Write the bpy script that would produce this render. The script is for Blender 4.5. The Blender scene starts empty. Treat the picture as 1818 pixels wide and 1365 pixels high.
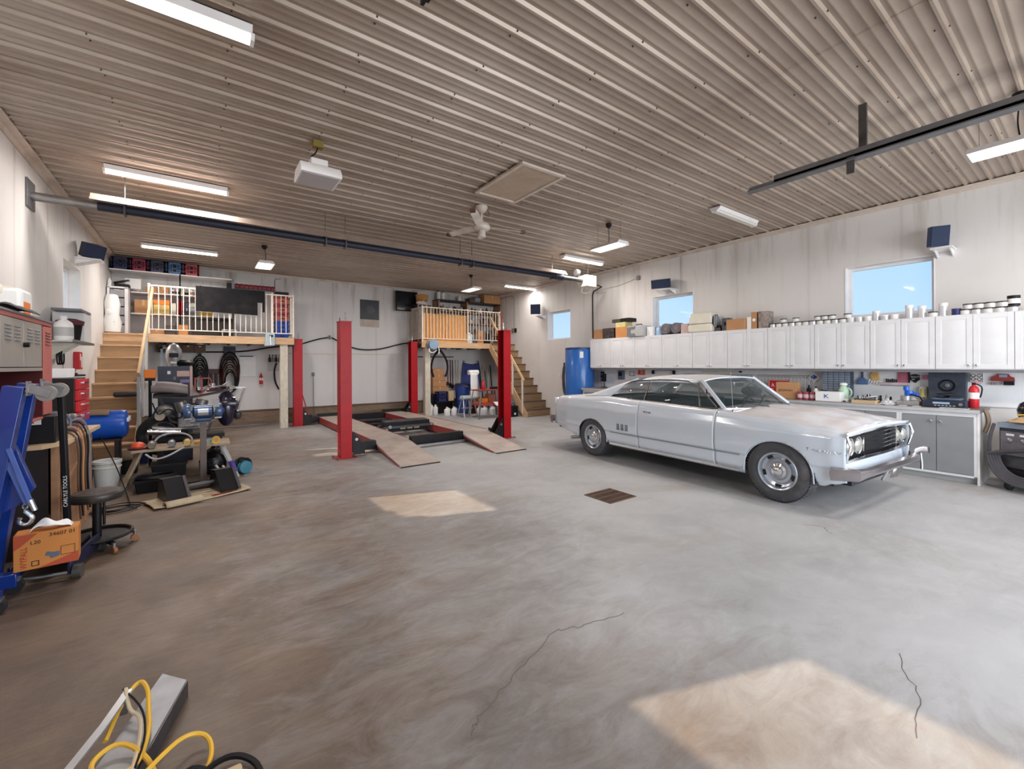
import bpy, bmesh, math, random
from mathutils import Vector, Matrix, Euler
random.seed(7)
C = bpy.context.scene.collection
SC = bpy.context.scene
R_ = math.radians
# ---------------------------------------------------------------- camera
cam = bpy.data.cameras.new('camera'); camo = bpy.data.objects.new('camera', cam); C.objects.link(camo)
cam.sensor_fit = 'HORIZONTAL'; cam.sensor_width = 36.0
cam.lens = 768.0 / 1818 * 36.0
cam.shift_y = -35.5 / 1818
cam.clip_start = 0.05; cam.clip_end = 500
camo.matrix_world = (Matrix.Translation((0, 0, 1.52)) @ Matrix.Rotation(R_(-35.8), 4, 'Z')
                     @ Matrix.Rotation(R_(90), 4, 'X') @ Matrix.Rotation(R_(-0.3), 4, 'Z'))
SC.camera = camo
# ---------------------------------------------------------------- colour
SC.view_settings.view_transform = 'Standard'
SC.view_settings.look = 'None'
SC.view_settings.gamma = 1.0
SC.view_settings.use_curve_mapping = False
SC.view_settings.exposure = 0.0
# ---------------------------------------------------------------- world: clear pale blue day sky
W = bpy.data.worlds.new('sky'); SC.world = W; W.use_nodes = True
nt = W.node_tree; nt.nodes.clear()
wo = nt.nodes.new('ShaderNodeOutputWorld'); bg = nt.nodes.new('ShaderNodeBackground')
tc = nt.nodes.new('ShaderNodeTexCoord'); sp = nt.nodes.new('ShaderNodeSeparateXYZ'); cr = nt.nodes.new('ShaderNodeValToRGB')
nt.links.new(tc.outputs['Generated'], sp.inputs[0]); nt.links.new(sp.outputs['Z'], cr.inputs[0])
cr.color_ramp.elements[0].position = 0.0; cr.color_ramp.elements[0].color = (0.55, 0.78, 1.0, 1)
cr.color_ramp.elements[1].position = 0.6; cr.color_ramp.elements[1].color = (0.27, 0.52, 0.98, 1)
e = cr.color_ramp.elements.new(0.2); e.color = (0.40, 0.68, 1.0, 1)
nt.links.new(cr.outputs[0], bg.inputs[0]); bg.inputs[1].default_value = 1.12
nt.links.new(bg.outputs[0], wo.inputs[0])
# ---------------------------------------------------------------- sun through the left-hand windows
sl = bpy.data.lights.new('sun', 'SUN'); sl.energy = 5.5; sl.angle = R_(0.6); sl.color = (1.0, 0.80, 0.58)
so = bpy.data.objects.new('sun', sl); C.objects.link(so)
so.rotation_euler = Vector((1.0, -0.355, -0.72)).to_track_quat('-Z', 'Y').to_euler()

def area(name, loc, size, energy, color, rot=(0, 0, 0)):
    l = bpy.data.lights.new(name, 'AREA'); l.shape = 'RECTANGLE'; l.size, l.size_y = size; l.energy = energy; l.color = color
    o = bpy.data.objects.new(name, l); C.objects.link(o); o.location = loc; o.rotation_euler = rot
    return o
# light of the ceiling lamps (each just under its fixture)
WARM = (1.0, 0.94, 0.885)
for (x, y) in ((-0.3, 3.6), (-0.3, 7.0), (-0.3, 11.0), (7.0, 7.0), (8.0, 10.55)):
    area('tube_light', (x, y, 3.78), (1.1, .14), 46 if (x, y) != (8.0, 10.55) else 22, WARM)
for (x, y) in ((1.05, 9.84), (5.85, 9.95), (5.65, 5.0), (5.92, .47)):
    area('hanging_tube_light', (x, y, 3.44), (.3, .6), 46, WARM)
# added fill light behind the camera, as if through an open overhead door
area('front_fill_light', (4.6, -3.2, 1.9), (6.2, 3.4), 430, (0.93, 0.96, 1.0), (R_(74), 0, 0))

# ================================================================ helpers
class MB:
    def __init__(s): s.bm = bmesh.new(); s.mi = 0
    def _f(s, vs):
        try:
            f = s.bm.faces.new(vs); f.material_index = s.mi; return f
        except ValueError: return None
    def v(s, p): return s.bm.verts.new(p)
    def hexa(s, P):
        v = [s.v(p) for p in P]
        for q in ((0, 3, 2, 1), (4, 5, 6, 7), (0, 1, 5, 4), (1, 2, 6, 5), (2, 3, 7, 6), (3, 0, 4, 7)): s._f([v[i] for i in q])
        return s
    def box(s, x0, x1, y0, y1, z0, z1):
        return s.hexa([(x0, y0, z0), (x1, y0, z0), (x1, y1, z0), (x0, y1, z0), (x0, y0, z1), (x1, y0, z1), (x1, y1, z1), (x0, y1, z1)])
    def cbox(s, c, d, rot=(0, 0, 0)):
        M = Euler(rot).to_matrix(); c = Vector(c); a, b, h = d[0] / 2, d[1] / 2, d[2] / 2
        return s.hexa([c + M @ Vector(p) for p in ((-a, -b, -h), (a, -b, -h), (a, b, -h), (-a, b, -h), (-a, -b, h), (a, -b, h), (a, b, h), (-a, b, h))])
    def beam(s, p0, p1, w, h, up=(0, 0, 1)):
        p0, p1 = Vector(p0), Vector(p1); d = (p1 - p0).normalized(); u = Vector(up)
        if abs(d.dot(u)) > .99: u = Vector((0, 1, 0))
        a = d.cross(u).normalized() * w / 2; b = a.cross(d).normalized() * h / 2
        return s.hexa([p0 - a - b, p0 + a - b, p1 + a - b, p1 - a - b, p0 - a + b, p0 + a + b, p1 + a + b, p1 - a + b])
    def rings(s, rs, close=True, caps=True):
        V = [[s.v(p) for p in r] for r in rs]; n = len(V[0])
        for a, b in zip(V, V[1:]):
            for i in range(n if close else n - 1):
                j = (i + 1) % n; s._f([a[i], a[j], b[j], b[i]])
        if caps and close: s._f(V[0][::-1]); s._f(V[-1])
        return s
    def cyl(s, p0, p1, r, r2=None, seg=12, caps=True):
        p0, p1 = Vector(p0), Vector(p1); r2 = r if r2 is None else r2; d = (p1 - p0).normalized()
        a = d.orthogonal().normalized(); b = d.cross(a)
        return s.rings([[p + (a * math.cos(2 * math.pi * i / seg) + b * math.sin(2 * math.pi * i / seg)) * q for i in range(seg)] for p, q in ((p0, r), (p1, r2))], True, caps)
    def tube(s, pts, r, seg=6, closed=False, smooth=0):
        P = [Vector(p) for p in pts]
        for _ in range(smooth):
            Q = []
            n = len(P)
            for i in range(n if closed else n - 1):
                a, b = P[i], P[(i + 1) % n]; Q += [a * .75 + b * .25, a * .25 + b * .75]
            if not closed: Q = [P[0]] + Q[1:-1] + [P[-1]]
            P = Q
        rs = []; n = len(P); prev = None
        for i, p in enumerate(P):
            if closed: t = (P[(i + 1) % n] - P[i - 1])
            else: t = P[min(i + 1, n - 1)] - P[max(i - 1, 0)]
            t = t.normalized() if t.length > 1e-9 else Vector((0, 0, 1))
            a = t.orthogonal() if prev is None else prev - t * prev.dot(t)
            a = a.normalized() if a.length > 1e-6 else t.orthogonal().normalized()
            prev = a; b = t.cross(a)
            rs.append([p + (a * math.cos(2 * math.pi * k / seg) + b * math.sin(2 * math.pi * k / seg)) * r for k in range(seg)])
        if closed: rs.append(rs[0])
        return s.rings(rs, True, not closed)
    def lathe(s, prof, c=(0, 0, 0), axis='z', seg=16, caps=True):
        c = Vector(c); rs = []
        for r, z in prof:
            ring = []
            for i in range(seg):
                a = 2 * math.pi * i / seg; x, y = r * math.cos(a), r * math.sin(a)
                ring.append(c + Vector({'z': (x, y, z), 'x': (z, x, y), 'y': (y, z, x)}[axis]))
            rs.append(ring)
        return s.rings(rs, True, caps)
    def prism(s, pts, axis, a, b):
        mk = {'x': lambda u, w, t: (t, u, w), 'y': lambda u, w, t: (u, t, w), 'z': lambda u, w, t: (u, w, t)}[axis]
        return s.rings([[mk(u, w, a) for u, w in pts], [mk(u, w, b) for u, w in pts]])
    def quad(s, *P): s._f([s.v(p) for p in P]); return s
    def grid(s, fn, nu, nv):
        V = [[s.v(fn(i / nu, j / nv)) for j in range(nv + 1)] for i in range(nu + 1)]
        for i in range(nu):
            for j in range(nv): s._f([V[i][j], V[i + 1][j], V[i + 1][j + 1], V[i][j + 1]])
        return s
    def ball(s, c, r, seg=10, sc=(1, 1, 1)):
        c = Vector(c); n = max(4, seg // 2 + 1); rs = []
        for k in range(n + 1):
            t = math.pi * (k + .02) / (n + .04); rs.append([c + Vector((r * sc[0] * math.sin(t) * math.cos(2 * math.pi * i / seg), r * sc[1] * math.sin(t) * math.sin(2 * math.pi * i / seg), -r * sc[2] * math.cos(t))) for i in range(seg)])
        return s.rings(rs)

def obj(name, mb, mats, parent=None, loc=(0, 0, 0), rz=0, bevel=0, flat=False, fix=True, thick=0):
    me = bpy.data.meshes.new(name)
    if fix: bmesh.ops.recalc_face_normals(mb.bm, faces=mb.bm.faces[:])
    mb.bm.to_mesh(me); mb.bm.free()
    for m in (mats if isinstance(mats, (list, tuple)) else [mats]): me.materials.append(m)
    if not flat:
        me.shade_smooth(); me.set_sharp_from_angle(angle=R_(38))
    o = bpy.data.objects.new(name, me); C.objects.link(o); o.location = loc; o.rotation_euler = (0, 0, rz)
    if parent: o.parent = parent
    if thick:
        m = o.modifiers.new('s', 'SOLIDIFY'); m.thickness = thick; m.offset = 0
    if bevel:
        m = o.modifiers.new('b', 'BEVEL'); m.width = bevel; m.segments = 2; m.limit_method = 'ANGLE'; m.angle_limit = R_(50)
    return o
def tag(o, label, cat, group=None):
    o['label'] = label; o['category'] = cat
    if group: o['group'] = group
    return o
def thing(name, label, cat, loc=(0, 0, 0), rz=0, group=None, rot=None):
    o = bpy.data.objects.new(name, None); C.objects.link(o); o.location = loc
    o.rotation_euler = rot if rot else (0, 0, rz); o.empty_display_size = .1
    return tag(o, label, cat, group)
def struct(o): o['kind'] = 'structure'; return o
def dup(root, loc, rz=None, label=None, group=None, mats=None):
    def cp(o, par):
        c = o.copy(); C.objects.link(c)
        if par: c.parent = par
        for ch in o.children: cp(ch, c)
        return c
    r = cp(root, None); r.location = loc
    if rz is not None: r.rotation_euler = (0, 0, rz)
    if label: r['label'] = label
    if group: r['group'] = group
    return r
def text(name, s, size, mat, parent, M, extrude=.0006, align='LEFT', sx=1):
    cu = bpy.data.curves.new(name, 'FONT'); cu.body = s; cu.size = size; cu.extrude = extrude; cu.align_x = align
    cu.materials.append(mat); o = bpy.data.objects.new(name, cu); C.objects.link(o); o.parent = parent
    bpy.context.view_layer.update(); me = bpy.data.meshes.new_from_object(o); bpy.data.objects.remove(o); me.name = name
    me.materials.clear(); me.materials.append(mat)
    o = bpy.data.objects.new(name, me); C.objects.link(o); o.parent = parent; o.matrix_local = M @ Matrix.Diagonal((sx, 1, 1, 1)); return o
def frame(o, x, y, z=None):   # matrix with given origin and in-plane x / y axes
    x = Vector(x).normalized(); y = Vector(y).normalized(); z = x.cross(y)
    M = Matrix((x, y, z)).transposed().to_4x4(); M.translation = Vector(o); return M

# ---------------------------------------------------------------- materials
MATS = {}
def mat(name, col, rough=.5, metal=0, var=.12, scale=6, bump=0, bscale=60, dirt=None, dirt_amt=.5, dscale=2.2, stretch=(1, 1, 1), emit=0, coat=0, alpha=1, trans=0, spec=.5):
    if name in MATS: return MATS[name]
    m = bpy.data.materials.new(name); m.use_nodes = True; n = m.node_tree; b = n.nodes['Principled BSDF']
    tcn = n.nodes.new('ShaderNodeTexCoord'); mp = n.nodes.new('ShaderNodeMapping'); mp.inputs['Scale'].default_value = stretch
    n.links.new(tcn.outputs['Object'], mp.inputs[0])
    ns = n.nodes.new('ShaderNodeTexNoise'); ns.inputs['Scale'].default_value = scale; ns.inputs['Detail'].default_value = 5
    n.links.new(mp.outputs[0], ns.inputs['Vector'])
    rp = n.nodes.new('ShaderNodeValToRGB'); c = Vector(col[:3])
    rp.color_ramp.elements[0].position = .3; rp.color_ramp.elements[1].position = .7
    rp.color_ramp.elements[0].color = (*(c * (1 - var)), 1); rp.color_ramp.elements[1].color = (*[min(1, k * (1 + var)) for k in c], 1)
    n.links.new(ns.outputs['Fac'], rp.inputs[0]); out = rp.outputs[0]
    if dirt:
        nd = n.nodes.new('ShaderNodeTexNoise'); nd.inputs['Scale'].default_value = dscale; nd.inputs['Detail'].default_value = 8; nd.inputs['Roughness'].default_value = .65
        n.links.new(mp.outputs[0], nd.inputs['Vector'])
        rd = n.nodes.new('ShaderNodeValToRGB'); rd.color_ramp.elements[0].position = .48; rd.color_ramp.elements[1].position = .72
        rd.color_ramp.elements[1].color = (dirt_amt,) * 3 + (1,)
        mx = n.nodes.new('ShaderNodeMixRGB'); n.links.new(nd.outputs['Fac'], rd.inputs[0]); n.links.new(rd.outputs[0], mx.inputs[0])
        n.links.new(out, mx.inputs[1]); mx.inputs[2].default_value = (*dirt, 1); out = mx.outputs[0]
    n.links.new(out, b.inputs['Base Color']); b.inputs['Roughness'].default_value = rough; b.inputs['Metallic'].default_value = metal
    b.inputs['Specular IOR Level'].default_value = spec
    if coat: b.inputs['Coat Weight'].default_value = coat; b.inputs['Coat Roughness'].default_value = .08
    if trans: b.inputs['Transmission Weight'].default_value = trans; b.inputs['IOR'].default_value = 1.2
    if alpha < 1: b.inputs['Alpha'].default_value = alpha
    if bump:
        bn = n.nodes.new('ShaderNodeTexNoise'); bn.inputs['Scale'].default_value = bscale; bn.inputs['Detail'].default_value = 3
        n.links.new(mp.outputs[0], bn.inputs['Vector']); bb = n.nodes.new('ShaderNodeBump'); bb.inputs['Strength'].default_value = bump; bb.inputs['Distance'].default_value = .02
        n.links.new(bn.outputs['Fac'], bb.inputs['Height']); n.links.new(bb.outputs[0], b.inputs['Normal'])
    if emit:
        b.inputs['Emission Color'].default_value = (*col[:3], 1); b.inputs['Emission Strength'].default_value = emit
    MATS[name] = m; return m
def hexc(s):
    v = [int(s[i:i + 2], 16) / 255 for i in (0, 2, 4)]
    return tuple(x / 12.92 if x <= .04045 else ((x + .055) / 1.055) ** 2.4 for x in v)
H = hexc
white = mat('white_paint', H('e2dedb'), .45, dirt=H('9d8b7a'), dirt_amt=.25)
trimw = mat('white_trim', H('e9e6e6'), .5, var=.04)
cabw = mat('cabinet_white', H('dcdcde'), .42, var=.03, dirt=H('b3a99e'), dirt_amt=.15)
railp = mat('rail_cream', H('e4dacd'), .45, var=.06, dirt=H('a08468'), dirt_amt=.3, dscale=8)
redp = mat('lift_red', H('ac0a17'), .42, var=.1, dirt=H('5a1a1e'), dirt_amt=.3, dscale=5, spec=.3)
redd = mat('red_dull', H('9c3a38'), .5, var=.12, dirt=H('6a3230'), dirt_amt=.4)
redb = mat('red_bright', H('c4202a'), .4, var=.08)
pinkr = mat('faded_red', H('bf6a62'), .5, var=.1, dirt=H('8e4a44'), dirt_amt=.4, dscale=6)
blk = mat('black_plastic', H('121114'), .5, var=.2, spec=.3)
blkm = mat('black_metal', H('19171a'), .45, metal=.2, var=.25, dirt=H('3a302a'), dirt_amt=.4, dscale=9, spec=.35)
rubber = mat('rubber', H('19191c'), .8, var=.15, dirt=H('5c544e'), dirt_amt=.35, dscale=6)
dkblue = mat('dark_blue_black', H('202436'), .55, var=.15)
blue = mat('crane_blue', H('0f3488'), .3, var=.12, coat=.4, dirt=H('0c2350'), dirt_amt=.3)
blueb = mat('bright_blue', H('1d5fc4'), .35, var=.06, coat=.2)
bluet = mat('tank_blue', H('2a68b8'), .3, var=.05, coat=.3)
navy = mat('navy', H('232a66'), .5, var=.12)
steel = mat('steel', H('a3a3a4'), .35, metal=.85, var=.12, dirt=H('6b5f55'), dirt_amt=.35, dscale=8)
dsteel = mat('dark_steel', H('5c5a5c'), .45, metal=.7, var=.2, dirt=H('3b322c'), dirt_amt=.5, dscale=7)
galv = mat('galvanised', H('7c7d80'), .4, metal=.6, var=.12)
alu = mat('aluminium', H('c6c8cb'), .32, metal=.8, var=.08, dirt=H('8d857c'), dirt_amt=.3)
chrome = mat('chrome', H('e6e7ea'), .1, metal=1, var=.05, dirt=H('9a948e'), dirt_amt=.25, dscale=12)
wood = mat('pine', H('cba680'), .6, var=.12, scale=5, stretch=(1, 6, 6), dirt=H('8d6236'), dirt_amt=.3)
woodx = mat('pine_board', H('a68765'), .65, var=.26, scale=3, stretch=(1.2, 8, 8), dirt=H('7f5834'), dirt_amt=.5, dscale=3)
wood_or = mat('orange_pine', H('d99a52'), .5, var=.14, scale=4, stretch=(5, 5, 1))
wood_w = mat('whitewashed_wood', H('cfc6b6'), .6, var=.08, scale=4, stretch=(6, 6, 1), dirt=H('6c5c48'), dirt_amt=.45, dscale=9)
wood_dk = mat('dark_panel', H('1f1413'), .55, var=.2, stretch=(1, 1, 4))
plywood = mat('plywood', H('a27a5c'), .6, var=.12, scale=3, stretch=(1, 1, 5), dirt=H('7a4f34'), dirt_amt=.4)
card = mat('cardboard', H('b5855c'), .75, var=.07, scale=5)
card2 = mat('cardboard_orange', H('c98a52'), .7, var=.07)
card3 = mat('cardboard_pale', H('c6ab86'), .75, var=.07)
tape = mat('packing_tape', H('c9a779'), .3, var=.03)
grey_d = mat('grey_cabinet', H('868789'), .5, var=.05, dirt=H('6d6660'), dirt_amt=.3, dscale=2.5)
grey_l = mat('light_grey', H('b3b3b2'), .5, var=.06)
grey_m = mat('mid_grey', H('77777c'), .5, var=.1)
grey_b = mat('blue_grey', H('5b6575'), .5, var=.08)
wtop = mat('worktop_grey', H('6f6b6c'), .45, var=.12, scale=14, dirt=H('9b948c'), dirt_amt=.4, dscale=6)
yellow = mat('yellow', H('e0b432'), .5, var=.06)
cordy = mat('yellow_cord', H('e3b13c'), .5, var=.06)
orange = mat('orange', H('ef7f1e'), .45, var=.06)
green_l = mat('pale_green', H('b7d3b8'), .4, var=.06)
pink = mat('pink', H('e884aa'), .5, var=.04)
cloth = mat('cloth', H('cfc0a8'), .85, var=.1, dirt=H('7d6650'), dirt_amt=.5, dscale=9, bump=.2, bscale=30)
paperw = mat('paper_white', H('ecebea'), .6, var=.03)
cream = mat('cream_plastic', H('dcd6c6'), .5, var=.05)
brownm = mat('brown', H('5b4030'), .6, var=.15)
dkred = mat('dark_red', H('4c0d11'), .5, var=.15)
leather = mat('glove_leather', H('b99a72'), .75, var=.12, dirt=H('5d4630'), dirt_amt=.5, dscale=12)
glassm = mat('window_glass', (1, 1, 1), .02, var=0, alpha=.06)
smoke = mat('translucent_grey', H('9a9a9c'), .35, var=.08)
lampm = mat('tube_lamp', (1.0, .95, .88), .5, var=0, emit=5.5)
lamp_off = mat('lamp_lens', H('d9d5cd'), .5, var=.03)
ink = mat('black_ink', H('1d1a1a'), .7, var=0)
ink_r = mat('red_ink', H('b3321e'), .7, var=0)
ink_w = mat('white_ink', H('e8e8e8'), .7, var=0)
ink_b = mat('blue_ink', H('2456b0'), .7, var=0)

def nth(k): return ['first', 'second', 'third', 'fourth', 'fifth', 'sixth', 'seventh', 'eighth', 'ninth', 'tenth', 'eleventh', 'twelfth', 'thirteenth', 'fourteenth', 'fifteenth', 'sixteenth', 'seventeenth', 'eighteenth', 'nineteenth', 'twentieth', 'twenty-first', 'twenty-second', 'twenty-third', 'twenty-fourth', 'twenty-fifth', 'twenty-sixth', 'twenty-seventh', 'twenty-eighth'][k]
# ================================================================ room shell
XL, XR, YB, YF, HC = -1.57, 8.5, 12.85, -3.4, 3.93
def nodes(m): return m.node_tree, m.node_tree.nodes, m.node_tree.links
# painted wall: big soft grime, rusty runs from fasteners, faint sheet joints
def wall_material(name, axis, base, grime_amt):
    m = bpy.data.materials.new(name); m.use_nodes = True; t, n, l = nodes(m); b = n['Principled BSDF']
    g = n.new('ShaderNodeNewGeometry'); s = n.new('ShaderNodeSeparateXYZ'); l.new(g.outputs['Position'], s.inputs[0])
    def M(op, a, b2=None, c=None):
        x = n.new('ShaderNodeMath'); x.operation = op
        for i, k in enumerate((a, b2, c)):
            if k is None: continue
            if isinstance(k, (int, float)): x.inputs[i].default_value = k
            else: l.new(k, x.inputs[i])
        return x.outputs[0]
    h = s.outputs[axis]; z = s.outputs['Z']
    ns = n.new('ShaderNodeTexNoise'); ns.inputs['Scale'].default_value = .9; ns.inputs['Detail'].default_value = 7
    l.new(g.outputs['Position'], ns.inputs['Vector'])
    # joints every 1.22 m, dirt runs widest near the ceiling
    fr = M('PINGPONG', M('ADD', h, 10.37), .61)
    mpn = n.new('ShaderNodeMapping'); mpn.inputs['Scale'].default_value = (9, 9, .9); l.new(g.outputs['Position'], mpn.inputs[0])
    ns2 = n.new('ShaderNodeTexNoise'); ns2.inputs['Scale'].default_value = 1; ns2.inputs['Detail'].default_value = 6; l.new(mpn.outputs[0], ns2.inputs['Vector'])
    line = M('SUBTRACT', 1, M('MULTIPLY', fr, 30)); line = M('MAXIMUM', line, 0)
    runs = M('MULTIPLY', M('MAXIMUM', M('SUBTRACT', ns2.outputs['Fac'], .52), 0), 2.6)
    up = M('MAXIMUM', M('MULTIPLY', M('SUBTRACT', z, 2.6), .75), 0)
    soft = M('MAXIMUM', M('SUBTRACT', 1, M('MULTIPLY', fr, 5.5)), 0)
    d = M('ADD', M('MULTIPLY', runs, M('ADD', up, .12)), M('MULTIPLY', line, .22))
    d = M('ADD', d, M('MULTIPLY', M('MULTIPLY', soft, up), M('MULTIPLY', ns2.outputs['Fac'], .5)))
    d = M('ADD', d, M('MULTIPLY', M('MAXIMUM', M('SUBTRACT', ns.outputs['Fac'], .47), 0), 1.0))
    d = M('MINIMUM', M('MULTIPLY', d, grime_amt), 1)
    mx = n.new('ShaderNodeMixRGB'); l.new(d, mx.inputs[0]); mx.inputs[1].default_value = (*base, 1); mx.inputs[2].default_value = (*H('7d6654'), 1)
    l.new(mx.outputs[0], b.inputs['Base Color']); b.inputs['Roughness'].default_value = .55
    bp = n.new('ShaderNodeBump'); bp.inputs['Strength'].default_value = .25; bp.inputs['Distance'].default_value = .004
    l.new(M('MULTIPLY', line, -1), bp.inputs['Height']); l.new(bp.outputs[0], b.inputs['Normal'])
    return m
wallm_y = wall_material('painted_wall_side', 'Y', H('ddd9d6'), .5)
wallm_x = wall_material('painted_wall_back', 'X', H('d6d3d2'), .8)
# concrete floor: smooth grey slab, brown oily dirt on the left and in patches, fine cracks
fm = bpy.data.materials.new('concrete_floor'); fm.use_nodes = True; t, n, l = nodes(fm); b = n['Principled BSDF']
g = n.new('ShaderNodeNewGeometry'); s = n.new('ShaderNodeSeparateXYZ'); l.new(g.outputs['Position'], s.inputs[0])
def NM(op, a, b2=None):
    x = n.new('ShaderNodeMath'); x.operation = op
    for i, k in enumerate((a, b2)):
        if k is None: continue
        if isinstance(k, (int, float)): x.inputs[i].default_value = k
        else: l.new(k, x.inputs[i])
    return x.outputs[0]
def noise(sc, det=6, rough=.6, stretch=(1, 1, 1), dist=0):
    mp = n.new('ShaderNodeMapping'); mp.inputs['Scale'].default_value = stretch; l.new(g.outputs['Position'], mp.inputs[0])
    q = n.new('ShaderNodeTexNoise'); q.inputs['Scale'].default_value = sc; q.inputs['Detail'].default_value = det
    q.inputs['Roughness'].default_value = rough; q.inputs['Distortion'].default_value = dist; l.new(mp.outputs[0], q.inputs['Vector']); return q.outputs['Fac']
def ramp(v, *st):
    r = n.new('ShaderNodeValToRGB'); l.new(v, r.inputs[0]); els = r.color_ramp.elements
    while len(els) < len(st): els.new(.5)
    for e2, (p, c) in zip(els, st): e2.position = p; e2.color = (*((c,) * 3 if isinstance(c, (int, float)) else c), 1)
    return r.outputs[0]
def mixc(f, a, c, mode='MIX'):
    x = n.new('ShaderNodeMixRGB'); x.blend_type = mode
    if isinstance(f, (int, float)): x.inputs[0].default_value = f
    else: l.new(f, x.inputs[0])
    for i, k in ((1, a), (2, c)):
        if isinstance(k, tuple): x.inputs[i].default_value = (*k, 1)
        else: l.new(k, x.inputs[i])
    return x.outputs[0]
base = ramp(noise(.5, 9, .6), (.3, H('949292')), (.5, H('a9a8a8')), (.7, H('b8b7b7')))
base = mixc(ramp(noise(5, 7, .7, (.6, 1, 1), 1.2), (.45, 0.0), (.8, .4)), base, H('c3c2c1'))
# dirt map: strong for x < 1, fading out to the right, broken up by noise
left = NM('SUBTRACT', 1.0, NM('MULTIPLY', NM('ADD', s.outputs['X'], NM('MULTIPLY', NM('SUBTRACT', noise(.4, 4), .5), 3.0)), .36))
dirtf = NM('MINIMUM', NM('MAXIMUM', NM('ADD', left, NM('MULTIPLY', NM('SUBTRACT', noise(3.6, 10, .75, (.6, 1.3, 1), 1.0), .5), 1.15)), 0), .9)
dirtc = mixc(ramp(noise(1.1, 6, .6), (.35, 0.0), (.7, 1.0)), H('4f3a27'), H('7e634a'))
dirtc = mixc(ramp(noise(13, 8, .75, (.35, 1.6, 1), 1.5), (.4, 0.0), (.75, .7)), dirtc, H('3a2a1e'))
base = mixc(dirtf, base, dirtc)
patch = ramp(noise(.7, 8, .68, (1, 1, 1), .6), (.53, 0.0), (.75, .55))
base = mixc(patch, base, H('8b765f'))
spots = ramp(noise(2.6, 5, .6), (.70, 0.0), (.80, .45)); base = mixc(spots, base, H('6a584c'))
# under the car and along the cabinets the slab is oil darkened
l.new(base, b.inputs['Base Color'])
l.new(ramp(noise(2.5, 6), (.3, .42), (.7, .62)), b.inputs['Roughness'])
bp = n.new('ShaderNodeBump'); bp.inputs['Strength'].default_value = .12; bp.inputs['Distance'].default_value = .01
l.new(noise(25, 6, .7), bp.inputs['Height']); l.new(bp.outputs[0], b.inputs['Normal'])
# ceiling sheet steel: creamy paint, dusty brown bloom
cm = bpy.data.materials.new('ceiling_steel'); cm.use_nodes = True; t, n, l = nodes(cm); b = n['Principled BSDF']
g = n.new('ShaderNodeNewGeometry')
base = ramp(noise(.35, 7, .6), (.32, H('97877a')), (.5, H('ab9b8d')), (.68, H('bfb2a6')))
base = mixc(ramp(noise(1.1, 8, .7, (.45, 2.2, 1)), (.45, 0.0), (.8, .65)), base, H('806a59'))
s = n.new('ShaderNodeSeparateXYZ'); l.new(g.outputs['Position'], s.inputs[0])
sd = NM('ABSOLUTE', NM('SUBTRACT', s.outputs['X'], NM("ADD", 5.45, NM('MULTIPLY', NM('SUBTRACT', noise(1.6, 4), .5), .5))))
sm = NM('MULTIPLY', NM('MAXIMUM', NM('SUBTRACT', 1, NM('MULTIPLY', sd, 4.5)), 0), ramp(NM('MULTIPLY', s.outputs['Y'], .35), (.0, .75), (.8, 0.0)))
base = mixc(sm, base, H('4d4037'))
l.new(base, b.inputs['Base Color']); b.inputs['Roughness'].default_value = .36; b.inputs['Metallic'].default_value = .15

struct(obj('floor', MB().box(XL - .3, XR + .3, YF - 1.5, YB + .3, -.2, 0), fm))
# --- floor cracks: thin recessed-looking dark fills in the slab
crk = mat('crack_fill', H('6b625b'), .9, var=.1)
def crack(P, w):
    mb = MB(); random.seed(int(P[0][0] * 100)); pts = []
    for (a, b2) in zip(P, P[1:]):
        for k in range(8):
            f = k / 8; pts.append((a[0] * (1 - f) + b2[0] * f + random.uniform(-.012, .012), a[1] * (1 - f) + b2[1] * f + random.uniform(-.012, .012)))
    for (p, q) in zip(pts, pts[1:]):
        d = Vector((q[0] - p[0], q[1] - p[1])).normalized(); nx, ny = -d.y * w, d.x * w
        mb.quad((p[0] - nx, p[1] - ny, .0006), (p[0] + nx, p[1] + ny, .0006), (q[0] + nx, q[1] + ny, .0006), (q[0] - nx, q[1] - ny, .0006))
    o = obj('trim_9', mb, crk, flat=True); struct(o)
# ---- walls (boxes around the openings)
def wall_side(name, x0, x1, wins, m):
    mb = MB(); ys = YF
    for (a, b2, z0, z1) in sorted(wins):
        mb.box(x0, x1, ys, a, 0, HC); mb.box(x0, x1, a, b2, 0, z0); mb.box(x0, x1, a, b2, z1, HC); ys = b2
    mb.box(x0, x1, ys, YB, 0, HC)
    return struct(obj(name, mb, m))
WR = [(1.47, 2.53, 2.235, 3.06), (5.19, 6.22, 2.235, 3.06), (8.94, 9.94, 2.235, 3.09)]
WL = [(1.42, 2.5, 2.235, 3.12), (5.2, 6.22, 2.235, 3.12), (8.66, 9.78, 2.235, 3.08)]
wall_side('wall_right', XR, XR + .2, WR, wallm_y)
wall_side('wall_left', XL - .2, XL, WL, wallm_y)
struct(obj('wall_back', MB().box(XL - .2, XR + .2, YB, YB + .2, 0, HC), wallm_x))
mb = MB(); mb.box(XL - .2, -.9, YF - .2, YF, 0, HC); mb.box(7.8, XR + .2, YF - .2, YF, 0, HC); mb.box(-.9, 7.8, YF - .2, YF, 3.5, HC)
struct(obj('wall_front', mb, wallm_x))
wn = 0
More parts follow.
